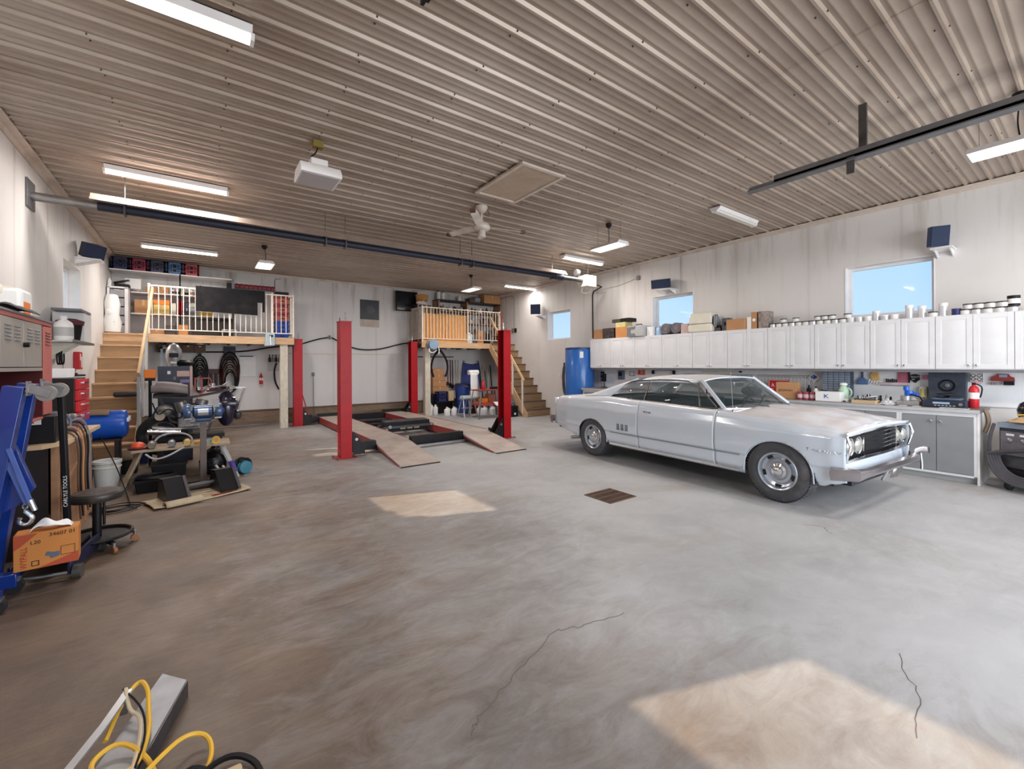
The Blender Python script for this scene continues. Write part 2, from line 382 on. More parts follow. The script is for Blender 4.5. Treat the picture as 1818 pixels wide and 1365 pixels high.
for (ws, xi, xo) in ((WR, XR, XR + .2), (WL, XL, XL - .2)):
    for (a, b2, z0, z1) in ws:
        wn += 1; sg = 1 if xo > xi else -1
        mb = MB(); w = .012
        X0, X1 = sorted((xi - sg * .006, xo))
        mb.box(X0, X1, a, a + w, z0, z1); mb.box(X0, X1, b2 - w, b2, z0, z1); mb.box(X0, X1, a + w, b2 - w, z0, z0 + w); mb.box(X0, X1, a + w, b2 - w, z1 - w, z1)
        o = struct(obj('window_%d' % wn, mb, trimw))
        mb = MB(); fx0, fx1 = sorted((xo - sg * .07, xo - sg * .02)); f = .045
        mb.box(fx0, fx1, a + w, a + w + f, z0 + w, z1 - w); mb.box(fx0, fx1, b2 - w - f, b2 - w, z0 + w, z1 - w)
        mb.box(fx0, fx1, a + w + f, b2 - w - f, z0 + w, z0 + w + f); mb.box(fx0, fx1, a + w + f, b2 - w - f, z1 - w - f, z1 - w)
        obj('window_frame', mb, trimw, o, bevel=.003)
        xm = (fx0 + fx1) / 2; mb = MB(); mb.box(xm - .002, xm + .002, a + w + f, b2 - w - f, z0 + w + f, z1 - w - f); obj('pane', mb, glassm, o)
# ground outside
grass = mat('outdoor_ground', H('8a8a63'), .9, var=.2, scale=.3)
struct(obj('ground', MB().quad((-120, -120, -.25), (120, -120, -.25), (120, 120, -.25), (-120, 120, -.25)), grass, flat=True))
# ---- ceiling: backing + individual ribbed steel sheets (0.914 m cover, ribs every 0.2286 m, lap at x = 3.93)
ceil = struct(obj('ceiling', MB().box(XL - .2, XR + .2, YF - .2, YB + .2, HC + .04, HC + .2), white))
P = .2286
def sheet_mesh(x0, x1):
    mb = MB(); prof = []
    for k in range(4):
        y = k * P
        prof += [(y, 0), (y + .055, 0), (y + .061, -.004), (y + .072, -.004), (y + .078, 0), (y + .138, 0), (y + .144, -.004), (y + .155, -.004), (y + .161, 0), (y + .184, 0), (y + .198, -.021), (y + .216, -.021)]
    prof.append((4 * P, 0))
    for i in range(len(prof) - 1):
        (a, za), (b2, zb) = prof[i], prof[i + 1]
        mb.quad((x0, a, za), (x1, a, za), (x1, b2, zb), (x0, b2, zb))
    bmesh.ops.remove_doubles(mb.bm, verts=mb.bm.verts, dist=1e-5)
    return mb
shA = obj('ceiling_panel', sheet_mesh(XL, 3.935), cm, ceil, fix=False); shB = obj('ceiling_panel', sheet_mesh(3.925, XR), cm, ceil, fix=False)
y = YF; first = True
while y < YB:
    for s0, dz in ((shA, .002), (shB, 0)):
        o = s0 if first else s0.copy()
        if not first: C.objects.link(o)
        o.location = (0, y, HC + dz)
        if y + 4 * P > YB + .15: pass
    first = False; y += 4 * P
# fasteners
mb = MB(); yy = YF; k = 0
scr = mat('screw_head', H('4f4035'), .6, var=.2)
while yy < YB - .1:
    for x in [XL + .1 + .83 * i for i in range(13)]:
        jx = random.uniform(-.02, .02); mb.cbox((x + jx, yy + .03 + .155 * (k % 2), HC - .004), (.009, .009, .010))
    yy += P; k += 1
o = obj('ceiling_screws', mb, scr, ceil, flat=True); o['kind'] = 'stuff'
# trims where walls meet the ceiling
ctrim = mat('cove_trim', H('cdbfb2'), .45, var=.08, dirt=H('6d5646'), dirt_amt=.5, dscale=3)
struct(obj('trim_1', MB().prism([(XR, HC - .075), (XR - .018, HC - .075), (XR - .03, HC - .045), (XR - .085, HC - .03), (XR - .09, HC - .018), (XR, HC - .018)], 'y', YF, YB), ctrim))
struct(obj('trim_2', MB().prism([(XL, HC - .1), (XL + .018, HC - .1), (XL + .03, HC - .05), (XL + .085, HC - .035), (XL + .09, HC - .018), (XL, HC - .018)], 'y', YF, YB), ctrim))
struct(obj('trim_3', MB().prism([(YB, HC - .07), (YB - .02, HC - .07), (YB - .035, HC - .02), (YB, HC - .02)], 'x', XL, XR), ctrim))
# back wall: horizontal seam strip and rough timber base board
struct(obj('trim_4', MB().box(1.9, 5.1, YB - .012, YB, 1.83, 1.86), ctrim))
bb = struct(obj('baseboard_back', MB().box(XL, XR, YB - .03, YB, .02, .40), mat('dirty_timber', H('86705d'), .7, var=.2, stretch=(1, 1, 7), dirt=H('41332a'), dirt_amt=.7, dscale=1.6)))
kb = MB(); kb.box(XL, 7.4, YB - .045, YB - .03, .36, .385); obj('ledge', kb, brownm, bb)
# attic hatch with frame
hm = mat('hatch_board', H('b5a28e'), .6, var=.08, dirt=H('8a6a50'), dirt_amt=.4)
h = struct(thing('ceiling_hatch', 'flat plywood attic hatch framed in thin trim in the ceiling', 'hatch', (3.42, 4.58, HC - .022)))
obj('hatch_panel', MB().box(-.3, .3, -.5, .5, -.012, 0), hm, h)
for a in (-1, 1):
    obj('hatch_trim', MB().box(a * .32 - .022, a * .32 + .022, -.545, .545, -.028, 0), ctrim, h)
    obj('hatch_trim', MB().box(-.298, .298, a * .523 - .022, a * .523 + .022, -.028, 0), ctrim, h)
crack([(.9, 1.55), (.97, 1.61), (1.28, 1.73), (1.63, 1.86), (1.81, 1.80), (2.14, 1.73)], .0022)
crack([(4.6, 1.7), (4.68, 1.58), (4.53, 1.44)], .003)
crack([(2.95, .66), (2.64, .51), (2.3, .46)], .002)
# floor drain
d = thing('floor_drain', 'rusty slotted square steel floor drain grate in the slab beside the silver car', 'drain', (3.83, 3.39, 0.0))
dr = mat('rusty_grate', H('5b4436'), .7, metal=.3, var=.3)
mb = MB()
for a in (-1, 1): mb.box(a * .21 - .01, a * .21 + .01, -.2, .2, 0.0005, .006); mb.box(-.2, .2, a * .19 - .01, a * .19 + .01, 0.0005, .0065)
for a in (-.12, 0, .12): mb.box(-.2, .2, a - .012, a + .012, 0.0005, .005)
obj('drain_frame', mb, dr, d)
obj('drain_pit', MB().box(-.2, .2, -.18, .18, .0003, .001), blk, d)
for k in range(24): obj('grate_bar', MB().box(-.19 + k * .0165 - .004, -.19 + k * .0165 + .004, -.18, .18, .001, .0045), dr, d)

# ================================================================ lamps and ceiling equipment
def tube_fixture(label, x, y, on=True):
    t = thing('ceiling_light', label, 'ceiling light', (x, y, HC - .022), 0, 'surface-mounted tube lights on the ceiling')
    obj('housing', MB().prism([(-.09, 0), (.09, 0), (.06, -.045), (-.06, -.045)], 'x', -.61, .61), trimw, t)
    obj('diffuser', MB().prism([(-.045, -.045), (.045, -.045), (.035, -.075), (-.035, -.075)], 'x', -.6, .6), lampm if on else lamp_off, t)
    for a in (-1, 1): obj('end_cap', MB().prism([(-.06, -.04), (.06, -.04), (.04, -.08), (-.04, -.08)], 'x', a * .6, a * .625), trimw, t)
    return t
tube_fixture('lit tube light cut by the top edge of the photo, near the left', -.3, 3.6)
tube_fixture('lit tube light in front of the radiant heater beam, left of the white flood fixture', -.3, 7.0)
tube_fixture('lit tube light over the left storage loft', -.3, 11.0)
tube_fixture('lit tube light just in front of the white heater burner box', 7.04, 7.0)
tube_fixture('unlit white tube light nearest the right wall', 7.0, 3.54, False)
tube_fixture('lit tube light in the far right corner over the right loft', 7.95, 10.55)
def hanging(label, x, y, z, on=True, ang=R_(90)):
    t = thing('hanging_light', label, 'hanging light', (x, y, HC - .022), 0, 'lamps hung under the ceiling')
    obj('outlet_box', MB().lathe([(.05, 0), (.05, -.05), (.03, -.06), (.03, -.075)], seg=10), blkm, t)
    dz = z - (HC - .022)
    sh = obj('shade', MB().prism([(-.15, dz - .005), (-.11, dz + .05), (.11, dz + .05), (.15, dz - .005), (.143, dz - .005), (.105, dz + .042), (-.105, dz + .042), (-.143, dz - .005)], 'x', -.31, .31), trimw, t); sh.rotation_euler = (0, 0, ang)
    for a in (-1, 1): obj('shade_end', MB().prism([(-.15, dz - .005), (-.11, dz + .05), (.11, dz + .05), (.15, dz - .005)], 'x', a * .31, a * .315), trimw, t).rotation_euler = (0, 0, ang)
    for a in (-.065, .065):
        q = obj('lamp_tube', MB().cyl((-.29, a, dz + .012), (.29, a, dz + .012), .017, seg=8), lampm if on else lamp_off, t); q.rotation_euler = (0, 0, ang)
    obj('cord', MB().tube([(0, 0, -.07), (.03, .02, dz * .5), (0, 0, dz + .06)], .006, 5, smooth=2), blk, t)
    for a in (-1, 1):
        w = obj('hanger_wire', MB().tube([(a * .25, 0, 0), (a * .25, 0, dz + .05)], .002, 4), dsteel, t); w.rotation_euler = (0, 0, ang)
    return t
hanging('lit twin tube lamp hanging over the left loft by a cord', 1.05, 9.84, 3.5)
hanging('lit twin tube lamp hanging in front of the right loft', 5.85, 9.95, 3.5)
hanging('lit twin tube lamp hanging right of the ceiling fan', 5.65, 5.0, 3.5)
hanging('large lit twin tube lamp at the right edge above the door track', 5.92, .47, 3.45)
# unlit white flood fixture
t = thing('flood_fixture', 'unlit square white high-bay fixture with a grey lens, hung left of centre', 'ceiling light', (1.03, 4.95, HC - .022))
obj('outlet_box', MB().box(-.05, .05, -.04, .04, -.07, 0), mat('brass_box', H('8d7a3c'), .5, metal=.4), t)
obj('cord', MB().tube([(0, 0, -.06), (-.03, -.04, -.15), (-.08, -.05, -.2)], .007, 5, smooth=2), blk, t)
obj('ballast_box', MB().cbox((0, 0, -.26), (.17, .17, .1)), trimw, t, bevel=.01)
obj('reflector_housing', MB().prism([(-.14, -.3), (.14, -.3), (.2, -.38), (.2, -.42), (-.2, -.42), (-.2, -.38)], 'x', -.2, .2), trimw, t, bevel=.008)
obj('lens', MB().box(-.175, .175, -.175, .175, -.426, -.421), mat('grey_lens', H('b4b2b4'), .3, var=.05), t)
# ceiling fan
t = thing('ceiling_fan', 'dusty white three-blade ceiling fan with a stubby light beneath', 'ceiling fan', (3.46, 5.56, HC - .022))
obj('canopy', MB().lathe([(.09, 0), (.09, -.03), (.05, -.09), (.03, -.1)], seg=12), mat('dusty_white', H('cfc5bb'), .5, dirt=H('8f7660'), dirt_amt=.5), t)
dw = MATS['dusty_white']
obj('down_rod', MB().cyl((0, 0, -.1), (0, 0, -.26), .014), dw, t)
obj('motor', MB().lathe([(.05, -.25), (.11, -.27), (.13, -.31), (.12, -.35), (.07, -.37)], seg=16), dw, t)
obj('light_cup', MB().lathe([(.05, -.37), (.055, -.4), (.06, -.46), (.058, -.47), (.05, -.46)], seg=12), dw, t)
obj('wire_loop', MB().tube([(.07, 0, -.02), (.16, .03, -.05), (.15, .03, -.13), (.06, 0, -.1)], .004, 4, smooth=2), blk, t)
for a in (-12, 108, 228):
    b2 = obj('fan_blade', MB().rings([[(x, -w, -.305 - .02), (x, w, -.305 + .02), (x, w, -.298 + .02), (x, -w, -.298 - .02)] for x, w in ((.11, .04), (.2, .06), (.6, .045), (.71, .03))]), dw, t)
    b2.rotation_euler = (0, 0, R_(a))
    ti = obj('blade_tip', MB().box(.66, .715, -.036, .036, -.325, -.285), brownm, t); ti.rotation_euler = (0, 0, R_(a))
# radiant tube heater: dark pipe under a reflector, exhaust pipe through the left wall, burner box at the right
t = thing('radiant_tube_heater', 'long black radiant heater pipe with reflector spanning the room under the ceiling', 'heater', (0, 7.2, 3.47))
refl = mat('heater_reflector', H('a8978c'), .6, metal=.1, var=.1, dirt=H('70584a'), dirt_amt=.4)
obj('heater_pipe', MB().cyl((-1.0, 0, 0), (6.35, 0, 0), .052, seg=12), dkblue, t)
obj('pipe_coupling', MB().cyl((6.35, 0, 0), (6.6, 0, 0), .066), dkblue, t)
obj('burner_pipe', MB().cyl((6.6, 0, 0), (7.22, 0, 0), .05), dsteel, t)
obj('reflector', MB().prism([(-.17, .03), (-.1, .12), (.1, .12), (.17, .03), (.165, .025), (.097, .113), (-.097, .113), (-.165, .025)], 'x', -1.05, 6.6), refl, t)
obj('exhaust_pipe', MB().cyl((-1.56, 0, 0), (-1.0, 0, 0), .05), steel, t)
obj('wall_plate', MB().box(-1.569, -1.55, -.14, .14, -.15, .17), galv, t, bevel=.003)
for x in (-.75, 1.6, 1.9, 4.0, 4.25, 6.3):
    obj('hanger_chain', MB().tube([(x, 0, .12), (x, 0, .436)], .006, 4), dsteel, t); obj('hanger_bracket', MB().box(x - .01, x + .01, -.06, .06, -.07, -.055).box(x - .01, x + .01, -.075, -.06, -.07, .12).box(x - .01, x + .01, .06, .075, -.07, .12), dsteel, t)
obj('burner_box', MB().cbox((7.38, 0, -.02), (.34, .28, .26)), cream, t, bevel=.01)
obj('blower', MB().lathe([(.075, -.05), (.085, -.02), (.085, .03), (.04, .06)], (7.05, 0, .15), 'x'), steel, t)
obj('gas_hose', MB().tube([(7.5, 0, -.1), (7.6, .1, -.25), (7.25, .1, -.28), (7.25, 0, -.14)], .012, 6, smooth=2), cream, t)
obj('hanger_chain', MB().tube([(7.4, 0, .1), (7.4, 0, .43)], .004, 4), dsteel, t)
tag(obj('gas_pipe', MB().tube([(7.58, 7.25, 3.46), (8.2, 7.5, 3.46), (8.44, 8.0, 3.44), (8.46, 8.06, 3.35), (8.46, 8.05, 2.2)], .018, 7), blkm), 'black pipe from the heater burner running down the right wall to the cabinets', 'pipe')
# overhead door track and its strut
t = thing('door_track', 'long grey steel overhead door track hanging near the top right', 'door track', (0, 0, 0))
obj('angle_track', MB().prism([(4.85, 3.4), (4.9, 3.4), (4.9, 3.406), (4.856, 3.406), (4.856, 3.47), (4.85, 3.47)], 'y', -2.9, 2.05), galv, t)
obj('roller_track', MB().prism([(4.8, 3.37), (4.85, 3.35), (4.86, 3.37), (4.86, 3.42), (4.85, 3.425), (4.85, 3.375), (4.81, 3.385)], 'y', -2.9, 2.3), galv, t)
obj('hanger_bracket', MB().box(4.87, 5.0, 1.32, 1.36, 3.43, 3.47).box(4.97, 5.0, 1.31, 1.37, 3.43, HC - .02).box(4.82, 4.84, 1.36, 1.42, 3.25, 3.4), dsteel, t)
obj('hanger_strap', MB().box(4.88, 4.91, .1, .13, 3.44, HC - .02), galv, t)
tag(obj('track_end', MB().box(1.0, 1.05, 2.0, 2.24, 3.47, 3.5).box(1.0, 1.02, 2.0, 2.24, 3.44, 3.5), blkm), 'dark end of a second door track just entering at the top edge', 'door track')
C.objects['track_end'].location = (0, 0, .08)
# ---- loudspeakers
def speaker(label, loc, size, yaw, tilt, col, onwall=1):
    t = thing('loudspeaker', label, 'loudspeaker', loc, 0, 'wall loudspeakers'); t.rotation_euler = Euler((tilt, 0, yaw)); w, d2, h2 = size
    obj('speaker_cabinet', MB().prism([(-w / 2, 0), (w / 2, 0), (w * .38, d2), (-w * .38, d2)], 'z', -h2 / 2, h2 / 2), col, t, bevel=.006)
    obj('grille', MB().box(-w / 2 + .008, w / 2 - .008, -.008, 0, -h2 / 2 + .008, h2 / 2 - .008), mat('speaker_grille', H('26324e'), .8, var=.12, scale=120), t)
    return t
def bracket(label, loc, w, d2, side):
    t = thing('speaker_shelf', label, 'wall bracket', loc, 0, 'white shelves under the loudspeakers')
    obj('shelf_board', MB().box(-d2 if side > 0 else 0, 0 if side > 0 else d2, -w / 2, w / 2, -.012, .004), trimw, t)
    s2 = -side
    for a in (-1, 1): obj('gusset', MB().prism([(0, -.012), (s2 * d2 * .8, -.012), (0, -.1)], 'y', a * w * .35 - .006, a * w * .35 + .006), trimw, t)
sb = mat('speaker_blue', H('1f3d63'), .6, var=.06); sg2 = mat('speaker_slate', H('3a3f55'), .6, var=.08)
speaker('dark blue loudspeaker nearest the camera on the right wall, right of the large window', (8.18, 1.36, 3.24), (.2, .2, .27), R_(-62), R_(10), sb)
bracket('small white shelf under the nearest right loudspeaker', (8.5, 1.36, 3.09), .22, .3, 1)
speaker('slate loudspeaker lying sideways above the middle right window', (8.2, 5.78, 3.27), (.42, .2, .19), R_(-70), R_(12), sg2)
bracket('white shelf under the sideways loudspeaker above the middle window', (8.5, 5.74, 3.15), .36, .28, 1)
speaker('slate loudspeaker farthest down the right wall, above the small window', (8.2, 10.15, 3.18), (.3, .22, .3), R_(-45), R_(8), sg2)
bracket('white bracket under the farthest right loudspeaker', (8.5, 10.1, 2.98), .2, .3, 1)
speaker('slate loudspeaker high on the left wall beyond the window', (-1.36, 9.55, 3.36), (.30, .16, .22), R_(40), R_(20), sg2)
bracket('white shelf under the left wall loudspeaker', (-1.57, 9.55, 3.225), .32, .3, -1)
# ================================================================ silver hardtop coupe
paint = mat('silver_blue_paint', H('d6dfe9'), .2, metal=.08, var=.03, coat=.9, dirt=H('a39c98'), dirt_amt=.1, dscale=1.5)
# settled dust on faces that look up (fender tops, bonnet, roof, boot): a real coat of dust over the paint
def dusty():
    m = bpy.data.materials.new('dusty_silver_paint'); m.use_nodes = True; t2, n2, l2 = nodes(m); b2 = n2['Principled BSDF']
    g2 = n2.new('ShaderNodeNewGeometry'); s2 = n2.new('ShaderNodeSeparateXYZ'); l2.new(g2.outputs['Normal'], s2.inputs[0])
    r2 = n2.new('ShaderNodeValToRGB'); l2.new(s2.outputs['Z'], r2.inputs[0])
    r2.color_ramp.elements[0].position = .55; r2.color_ramp.elements[1].position = .95
    ns = n2.new('ShaderNodeTexNoise'); ns.inputs['Scale'].default_value = 5; ns.inputs['Detail'].default_value = 6
    tc2 = n2.new('ShaderNodeTexCoord'); l2.new(tc2.outputs['Object'], ns.inputs['Vector'])
    mu = n2.new('ShaderNodeMath'); mu.operation = 'MULTIPLY'; l2.new(r2.outputs[0], mu.inputs[0])
    r3 = n2.new('ShaderNodeValToRGB'); l2.new(ns.outputs['Fac'], r3.inputs[0]); r3.color_ramp.elements[0].position = .25; r3.color_ramp.elements[0].color = (.35,) * 3 + (1,)
    r3.color_ramp.elements[1].position = .6; r3.color_ramp.elements[1].color = (.95,) * 3 + (1,)
    l2.new(r3.outputs[0], mu.inputs[1])
    mx = n2.new('ShaderNodeMixRGB'); l2.new(mu.outputs[0], mx.inputs[0]); mx.inputs[1].default_value = (*H('d6dfe9'), 1); mx.inputs[2].default_value = (*H('beb4b1'), 1)
    l2.new(mx.outputs[0], b2.inputs['Base Color'])
    def lerp(a, c):
        q = n2.new('ShaderNodeMapRange'); l2.new(mu.outputs[0], q.inputs[0]); q.inputs[3].default_value = a; q.inputs[4].default_value = c; return q.outputs[0]
    l2.new(lerp(.2, .55), b2.inputs['Roughness']); l2.new(lerp(.08, .02), b2.inputs['Metallic']); l2.new(lerp(.9, .1), b2.inputs['Coat Weight']); b2.inputs['Coat Roughness'].default_value = .05
    return m
paint = dusty()
carglass = mat('car_glass', H('39484c'), .03, var=0, alpha=.28, spec=.7)
hd = math.atan2(-2.91, -.17)          # heading of the car in plan
CX, CY = 5.12 + .93 * math.sin(hd - math.pi) * -1, 2.15
axis_r = Vector((math.sin(hd), -math.cos(hd)))      # towards the car's own right side
org = Vector((5.12, 2.15)) - axis_r * .90           # front axle centre: right tyre face is at the measured contact point
car = thing('car', 'silver-blue two-door hardtop coupe with rally wheels, parked beside the grey base cabinets', 'car', (org.x, org.y, 0), hd)
# local frame: +x forward, +y left; the side towards the camera is -y
def lerpt(T, x):
    if x <= T[0][0]: return T[0][1]
    for (a, va), (b2, vb) in zip(T, T[1:]):
        if x <= b2:
            f = (x - a) / (b2 - a); f = f * f * (3 - 2 * f) if True else f
            return va + (vb - va) * f
    return T[-1][1]
XR0, XF = -4.02, .63
HW = [(-4.02, .80), (-3.9, .86), (-3.5, .915), (-2.9, .93), (-1.5, .935), (-.5, .93), (.2, .925), (.5, .905), (.63, .88)]
ZT = [(-4.02, .885), (-3.85, .93), (-3.3, .955), (-2.6, .985), (-2.0, .965), (-.75, .935), (0, .90), (.42, .855), (.63, .825)]   # fender / quarter top line
ZC = [(-4.02, .90), (-3.85, .935), (-3.3, .985), (-2.75, 1.01), (-.55, .965), (0, .955), (.42, .90), (.63, .855)]
ARCH = ((0, .365, .33), (-2.917, .35, .30))
def sill(x):
    z = lerpt([(-4.02, .42), (-3.5, .34), (-3.3, .27), (-2.4, .235), (-.5, .235), (.42, .27), (.52, .31), (.63, .34)], x)
    for (c, r, zc) in ARCH:
        if abs(x - c) < r:
            k = math.sqrt(1 - ((x - c) / r) ** 2); z = max(z, .28 + (r + .02 if c == 0 else r - .01) * k ** .85)
    return z
def side_pt(x, t, sgn):
    """outer skin from rocker (t=0) to fender top (t=1)"""
    w, zt, zb = lerpt(HW, x), lerpt(ZT, x), sill(x)
    zs = [.235, .33, .455, .475, .56, .68, .78, zt - .05, zt - .012, zt + .002]
    ws = [w - .075, w - .03, w - .022, w - .008, w, w - .002, w - .012, w - .045, w - .075, w - .115]
    # clip from below at zb
    k = t * 9; i = min(int(k), 8); f = k - i
    z = zs[i] + (zs[i + 1] - zs[i]) * f; y = ws[i] + (ws[i + 1] - ws[i]) * f
    if z < zb:
        z = zb
        for j in range(9):
            if zs[j] <= zb <= zs[j + 1] and zs[j + 1] > zs[j]:
                f2 = (zb - zs[j]) / (zs[j + 1] - zs[j]); y = ws[j] + (ws[j + 1] - ws[j]) * f2; break
    return (x, sgn * y, z)
def side_panel(name, x0, x1, sgn, label=None, slant=0):
    mb = MB(); nx = max(6, int((x1 - x0) / .025))
    def fn(u, v):
        x = x0 + (x1 - x0) * u
        return side_pt(x, v, sgn)
    mb.grid(fn, nx, 36)
    bmesh.ops.remove_doubles(mb.bm, verts=mb.bm.verts, dist=1e-5); bmesh.ops.dissolve_degenerate(mb.bm, edges=mb.bm.edges, dist=1e-5)
    mb.bm.normal_update()
    if sgn < 0: pass
    o = obj(name, mb, paint, car, thick=.012)
    o.data.set_sharp_from_angle(angle=R_(60)); return o
for sg in (-1, 1):
    side_panel('front_fender', -.72, XF, sg)
    dpan = side_panel('door', -1.93, -.728, sg)
    hb = MB().cyl((-1.8, sg * .94, .83), (-1.68, sg * .94, .825), .008).box(-1.8, -1.78, sg * .93 - .02, sg * .93 + .02, .82, .84).box(-1.70, -1.68, sg * .93 - .02, sg * .93 + .02, .815, .835)
    obj('door_handle', hb, chrome, dpan)
    qp = side_panel('quarter_panel', XR0, -1.938, sg)
    for k in range(3):
        vb = MB()
        for j in range(2):
            xx = -2.33 + k * .085 + j * .03
            vb.box(xx, xx + .02, sg * .938 - .004, sg * .938 + .004, .505, .60)
        obj('vent_louver', vb, mat('vent_grey', H('7c8794'), .4, metal=.3), qp)
    obj('rocker_trim', MB().beam((-2.5, sg * .913, .272), (-.42, sg * .913, .272), .01, .03), chrome, car)
    obj('crease_trim', MB().beam((-2.48, sg * .932, .452), (-.40, sg * .932, .452), .006, .008), mat('crease', H('6f7885'), .4), car)
    # arch lips and inner liner
    for (c, r, zc) in ARCH:
        pts = [(c + r * math.cos(a) * .995, sg * (lerpt(HW, c) - .02), .28 + (r + .02 if c == 0 else r - .01) * max(0, math.sin(a)) ** .85) for a in [math.pi * k / 20 for k in range(21)]]
        obj('arch_lip', MB().tube(pts, .008, 5), paint, car)
        lb = MB(); rr = r + .02
        R0 = [[(c + rr * math.cos(a), sg * yy, .26 + rr * math.sin(a)) for a in [math.pi * k / 16 for k in range(17)]] for yy in (.88, .5)]
        for i in range(16): lb.quad(R0[0][i], R0[0][i + 1], R0[1][i + 1], R0[1][i])
        lb.quad((c - rr, sg * .5, .2), (c + rr, sg * .5, .2), (c + rr, sg * .5, .8), (c - rr, sg * .5, .8))
        obj('wheel_well', lb, mat('well_dark', H('2a2a2e'), .8), car)
# bonnet, boot and cowl skins
def top_skin(name, x0, x1, inset=.115, nx=30, crown=True):
    mb = MB()
    def fn(u, v):
        x = x0 + (x1 - x0) * u; w = lerpt(HW, x) - inset; k = 2 * v - 1
        zt, zc = lerpt(ZT, x), lerpt(ZC, x); z = zt + .002 + (zc - zt) * (1 - abs(k) ** 2.2)
        if name == 'hood' : z += .012 * math.exp(-((abs(k) - .42) / .05) ** 2) + (.014 if abs(k) < .12 else 0)
        return (x, k * w, z)
    mb.grid(fn, nx, 40); o = obj(name, mb, paint, car, thick=.012); return o
top_skin('hood', -.52, XF)
top_skin('cowl', -.80, -.526, nx=6)
top_skin('trunk_lid', XR0, -2.9)
# side top deck between belt and greenhouse
for sg in (-1, 1):
    mb = MB()
    mb.grid(lambda u, v: (-2.93 + u * 2.2, sg * (lerpt(HW, -2.93 + u * 2.2) - .115 - v * .09), lerpt(ZT, -2.93 + u * 2.2) + .002 + .004 * v), 20, 2)
    obj('belt_ledge', mb, paint, car, thick=.008)
# greenhouse
def roofz(x, k): return 1.345 - .028 * ((x + 1.55) / .55) ** 2 - .055 * abs(k) ** 3
RW = lambda x: .635 - .02 * abs(x + 1.5)
mb = MB(); mb.grid(lambda u, v: (-2.18 + u * 1.12 - .06 * (2 * v - 1) ** 2 * (u - .5) * 2, (2 * v - 1) * RW(-2.18 + u * 1.12), roofz(-2.18 + u * 1.12, 2 * v - 1)), 24, 24)
obj('roof', mb, paint, car, thick=.02)
for sg in (-1, 1):
    # roof rail down to the glass line
    mb = MB(); mb.grid(lambda u, v: (-2.25 + u * 1.14, sg * (RW(-2.25 + u * 1.14) + .028 * v), roofz(-2.22 + u * 1.12, 1) - .045 * v), 20, 3); obj('roof_rail', mb, paint, car, thick=.01)
    obj('drip_moulding', MB().tube([(-2.62, sg * .755, 1.03), (-2.3, sg * .675, 1.235), (-2.15, sg * .668, 1.262), (-1.6, sg * .672, 1.29), (-1.15, sg * .668, 1.275), (-.78, sg * .775, .965)], .009, 5, smooth=1), chrome, car)
    # C pillar: sail panel
    mb = MB(); A = [(-2.62, sg * .79, .985), (-2.36, sg * .69, 1.20), (-2.18, sg * .64, 1.262), (-2.15, sg * .62, 1.30)]; B2 = [(-3.2, sg * .80, .965), (-2.82, sg * .71, 1.09), (-2.5, sg * .63, 1.20), (-2.2, sg * .6, 1.29)]
    def cp(u, v):
        k = v * 3; i = min(int(k), 2); f = k - i; a = Vector(A[i]).lerp(Vector(A[i + 1]), f); b2 = Vector(B2[i]).lerp(Vector(B2[i + 1]), f); p = a.lerp(b2, u); p.y += sg * .018 * math.sin(math.pi * u); return p
    mb.grid(cp, 8, 12); obj('rear_pillar', mb, paint, car, thick=.012)
    # A pillar
    obj('windshield_pillar', MB().beam((-.66, sg * .775, .94), (-1.09, sg * .625, 1.305), .05, .045, (1, 0, 0)), paint, car, bevel=.008)
    # side glass, vent window, posts
    for nm, P4 in (('door_window', [(-1.02, .775, .965), (-1.90, .785, .97), (-1.87, .672, 1.26), (-1.10, .668, 1.262)]),
                   ('quarter_window', [(-1.93, .785, .97), (-2.56, .775, .985), (-2.24, .675, 1.245), (-1.90, .672, 1.26)]),
                   ('vent_window', [(-.76, .775, .955), (-1.0, .775, .96), (-1.09, .668, 1.262), (-1.12, .668, 1.262)])):
        mb = MB(); mb.quad(*[(x, sg * y, z) for x, y, z in P4]); o = obj(nm, mb, carglass, car, thick=.004)
        q = [(x, sg * (y + .003), z) for x, y, z in P4]
        if nm == 'door_window': obj('window_trim', MB().tube([q[0], q[3]], .009, 5), chrome, o)
        if nm == 'quarter_window': obj('window_trim', MB().tube([q[0], q[3]], .012, 5), chrome, o)
    obj('belt_moulding', MB().tube([(-2.62, sg * .787, .985), (-1.93, sg * .79, .968), (-.74, sg * .785, .952)], .007, 5), chrome, car)
# windshield and rear glass
mb = MB(); mb.grid(lambda u, v: (-.44 - .27 * abs(2 * v - 1) ** 2.4 - u * (.60 - .23 * abs(2 * v - 1) ** 2.4), (2 * v - 1) * (.765 - .13 * u), .955 + u * .365 - .01 * abs(2 * v - 1) - .03 * u * abs(2 * v - 1) ** 3), 10, 20)
obj('windshield', mb, carglass, car, thick=.005)
wsm = MB().tube([(-.44 - .27 * abs(k) ** 2.4, k * .775, .957) for k in [i / 10 - 1 for i in range(21)]], .008, 5)
obj('windshield_trim', wsm, chrome, car)
obj('windshield_header', MB().tube([(-1.045, k * .632, 1.322 - .035 * abs(k) ** 3) for k in [i / 10 - 1 for i in range(21)]], .012, 5), paint, car)
mb = MB(); mb.grid(lambda u, v: (-3.05 - .1 * (1 - (2 * v - 1) ** 2) + u * .82, (2 * v - 1) * (.74 - .14 * u), 1.0 + u * .305), 8, 16)
obj('rear_window', mb, carglass, car, thick=.005)
for sg, x0 in ((-1, -.15), (1, .25)):
    obj('wiper', MB().tube([(-.40, -.25 + (sg > 0) * .5, .975), (-.56, x0 - .42 + (sg > 0) * .15, 1.035)], .006, 4).tube([(-.5, x0 - .55, .99), (-.66, x0 - .1, 1.10)], .005, 4), blkm, car)
obj('rearview_mirror', MB().box(-.95, -.93, -.12, .12, 1.2, 1.26), chrome, car, bevel=.005)
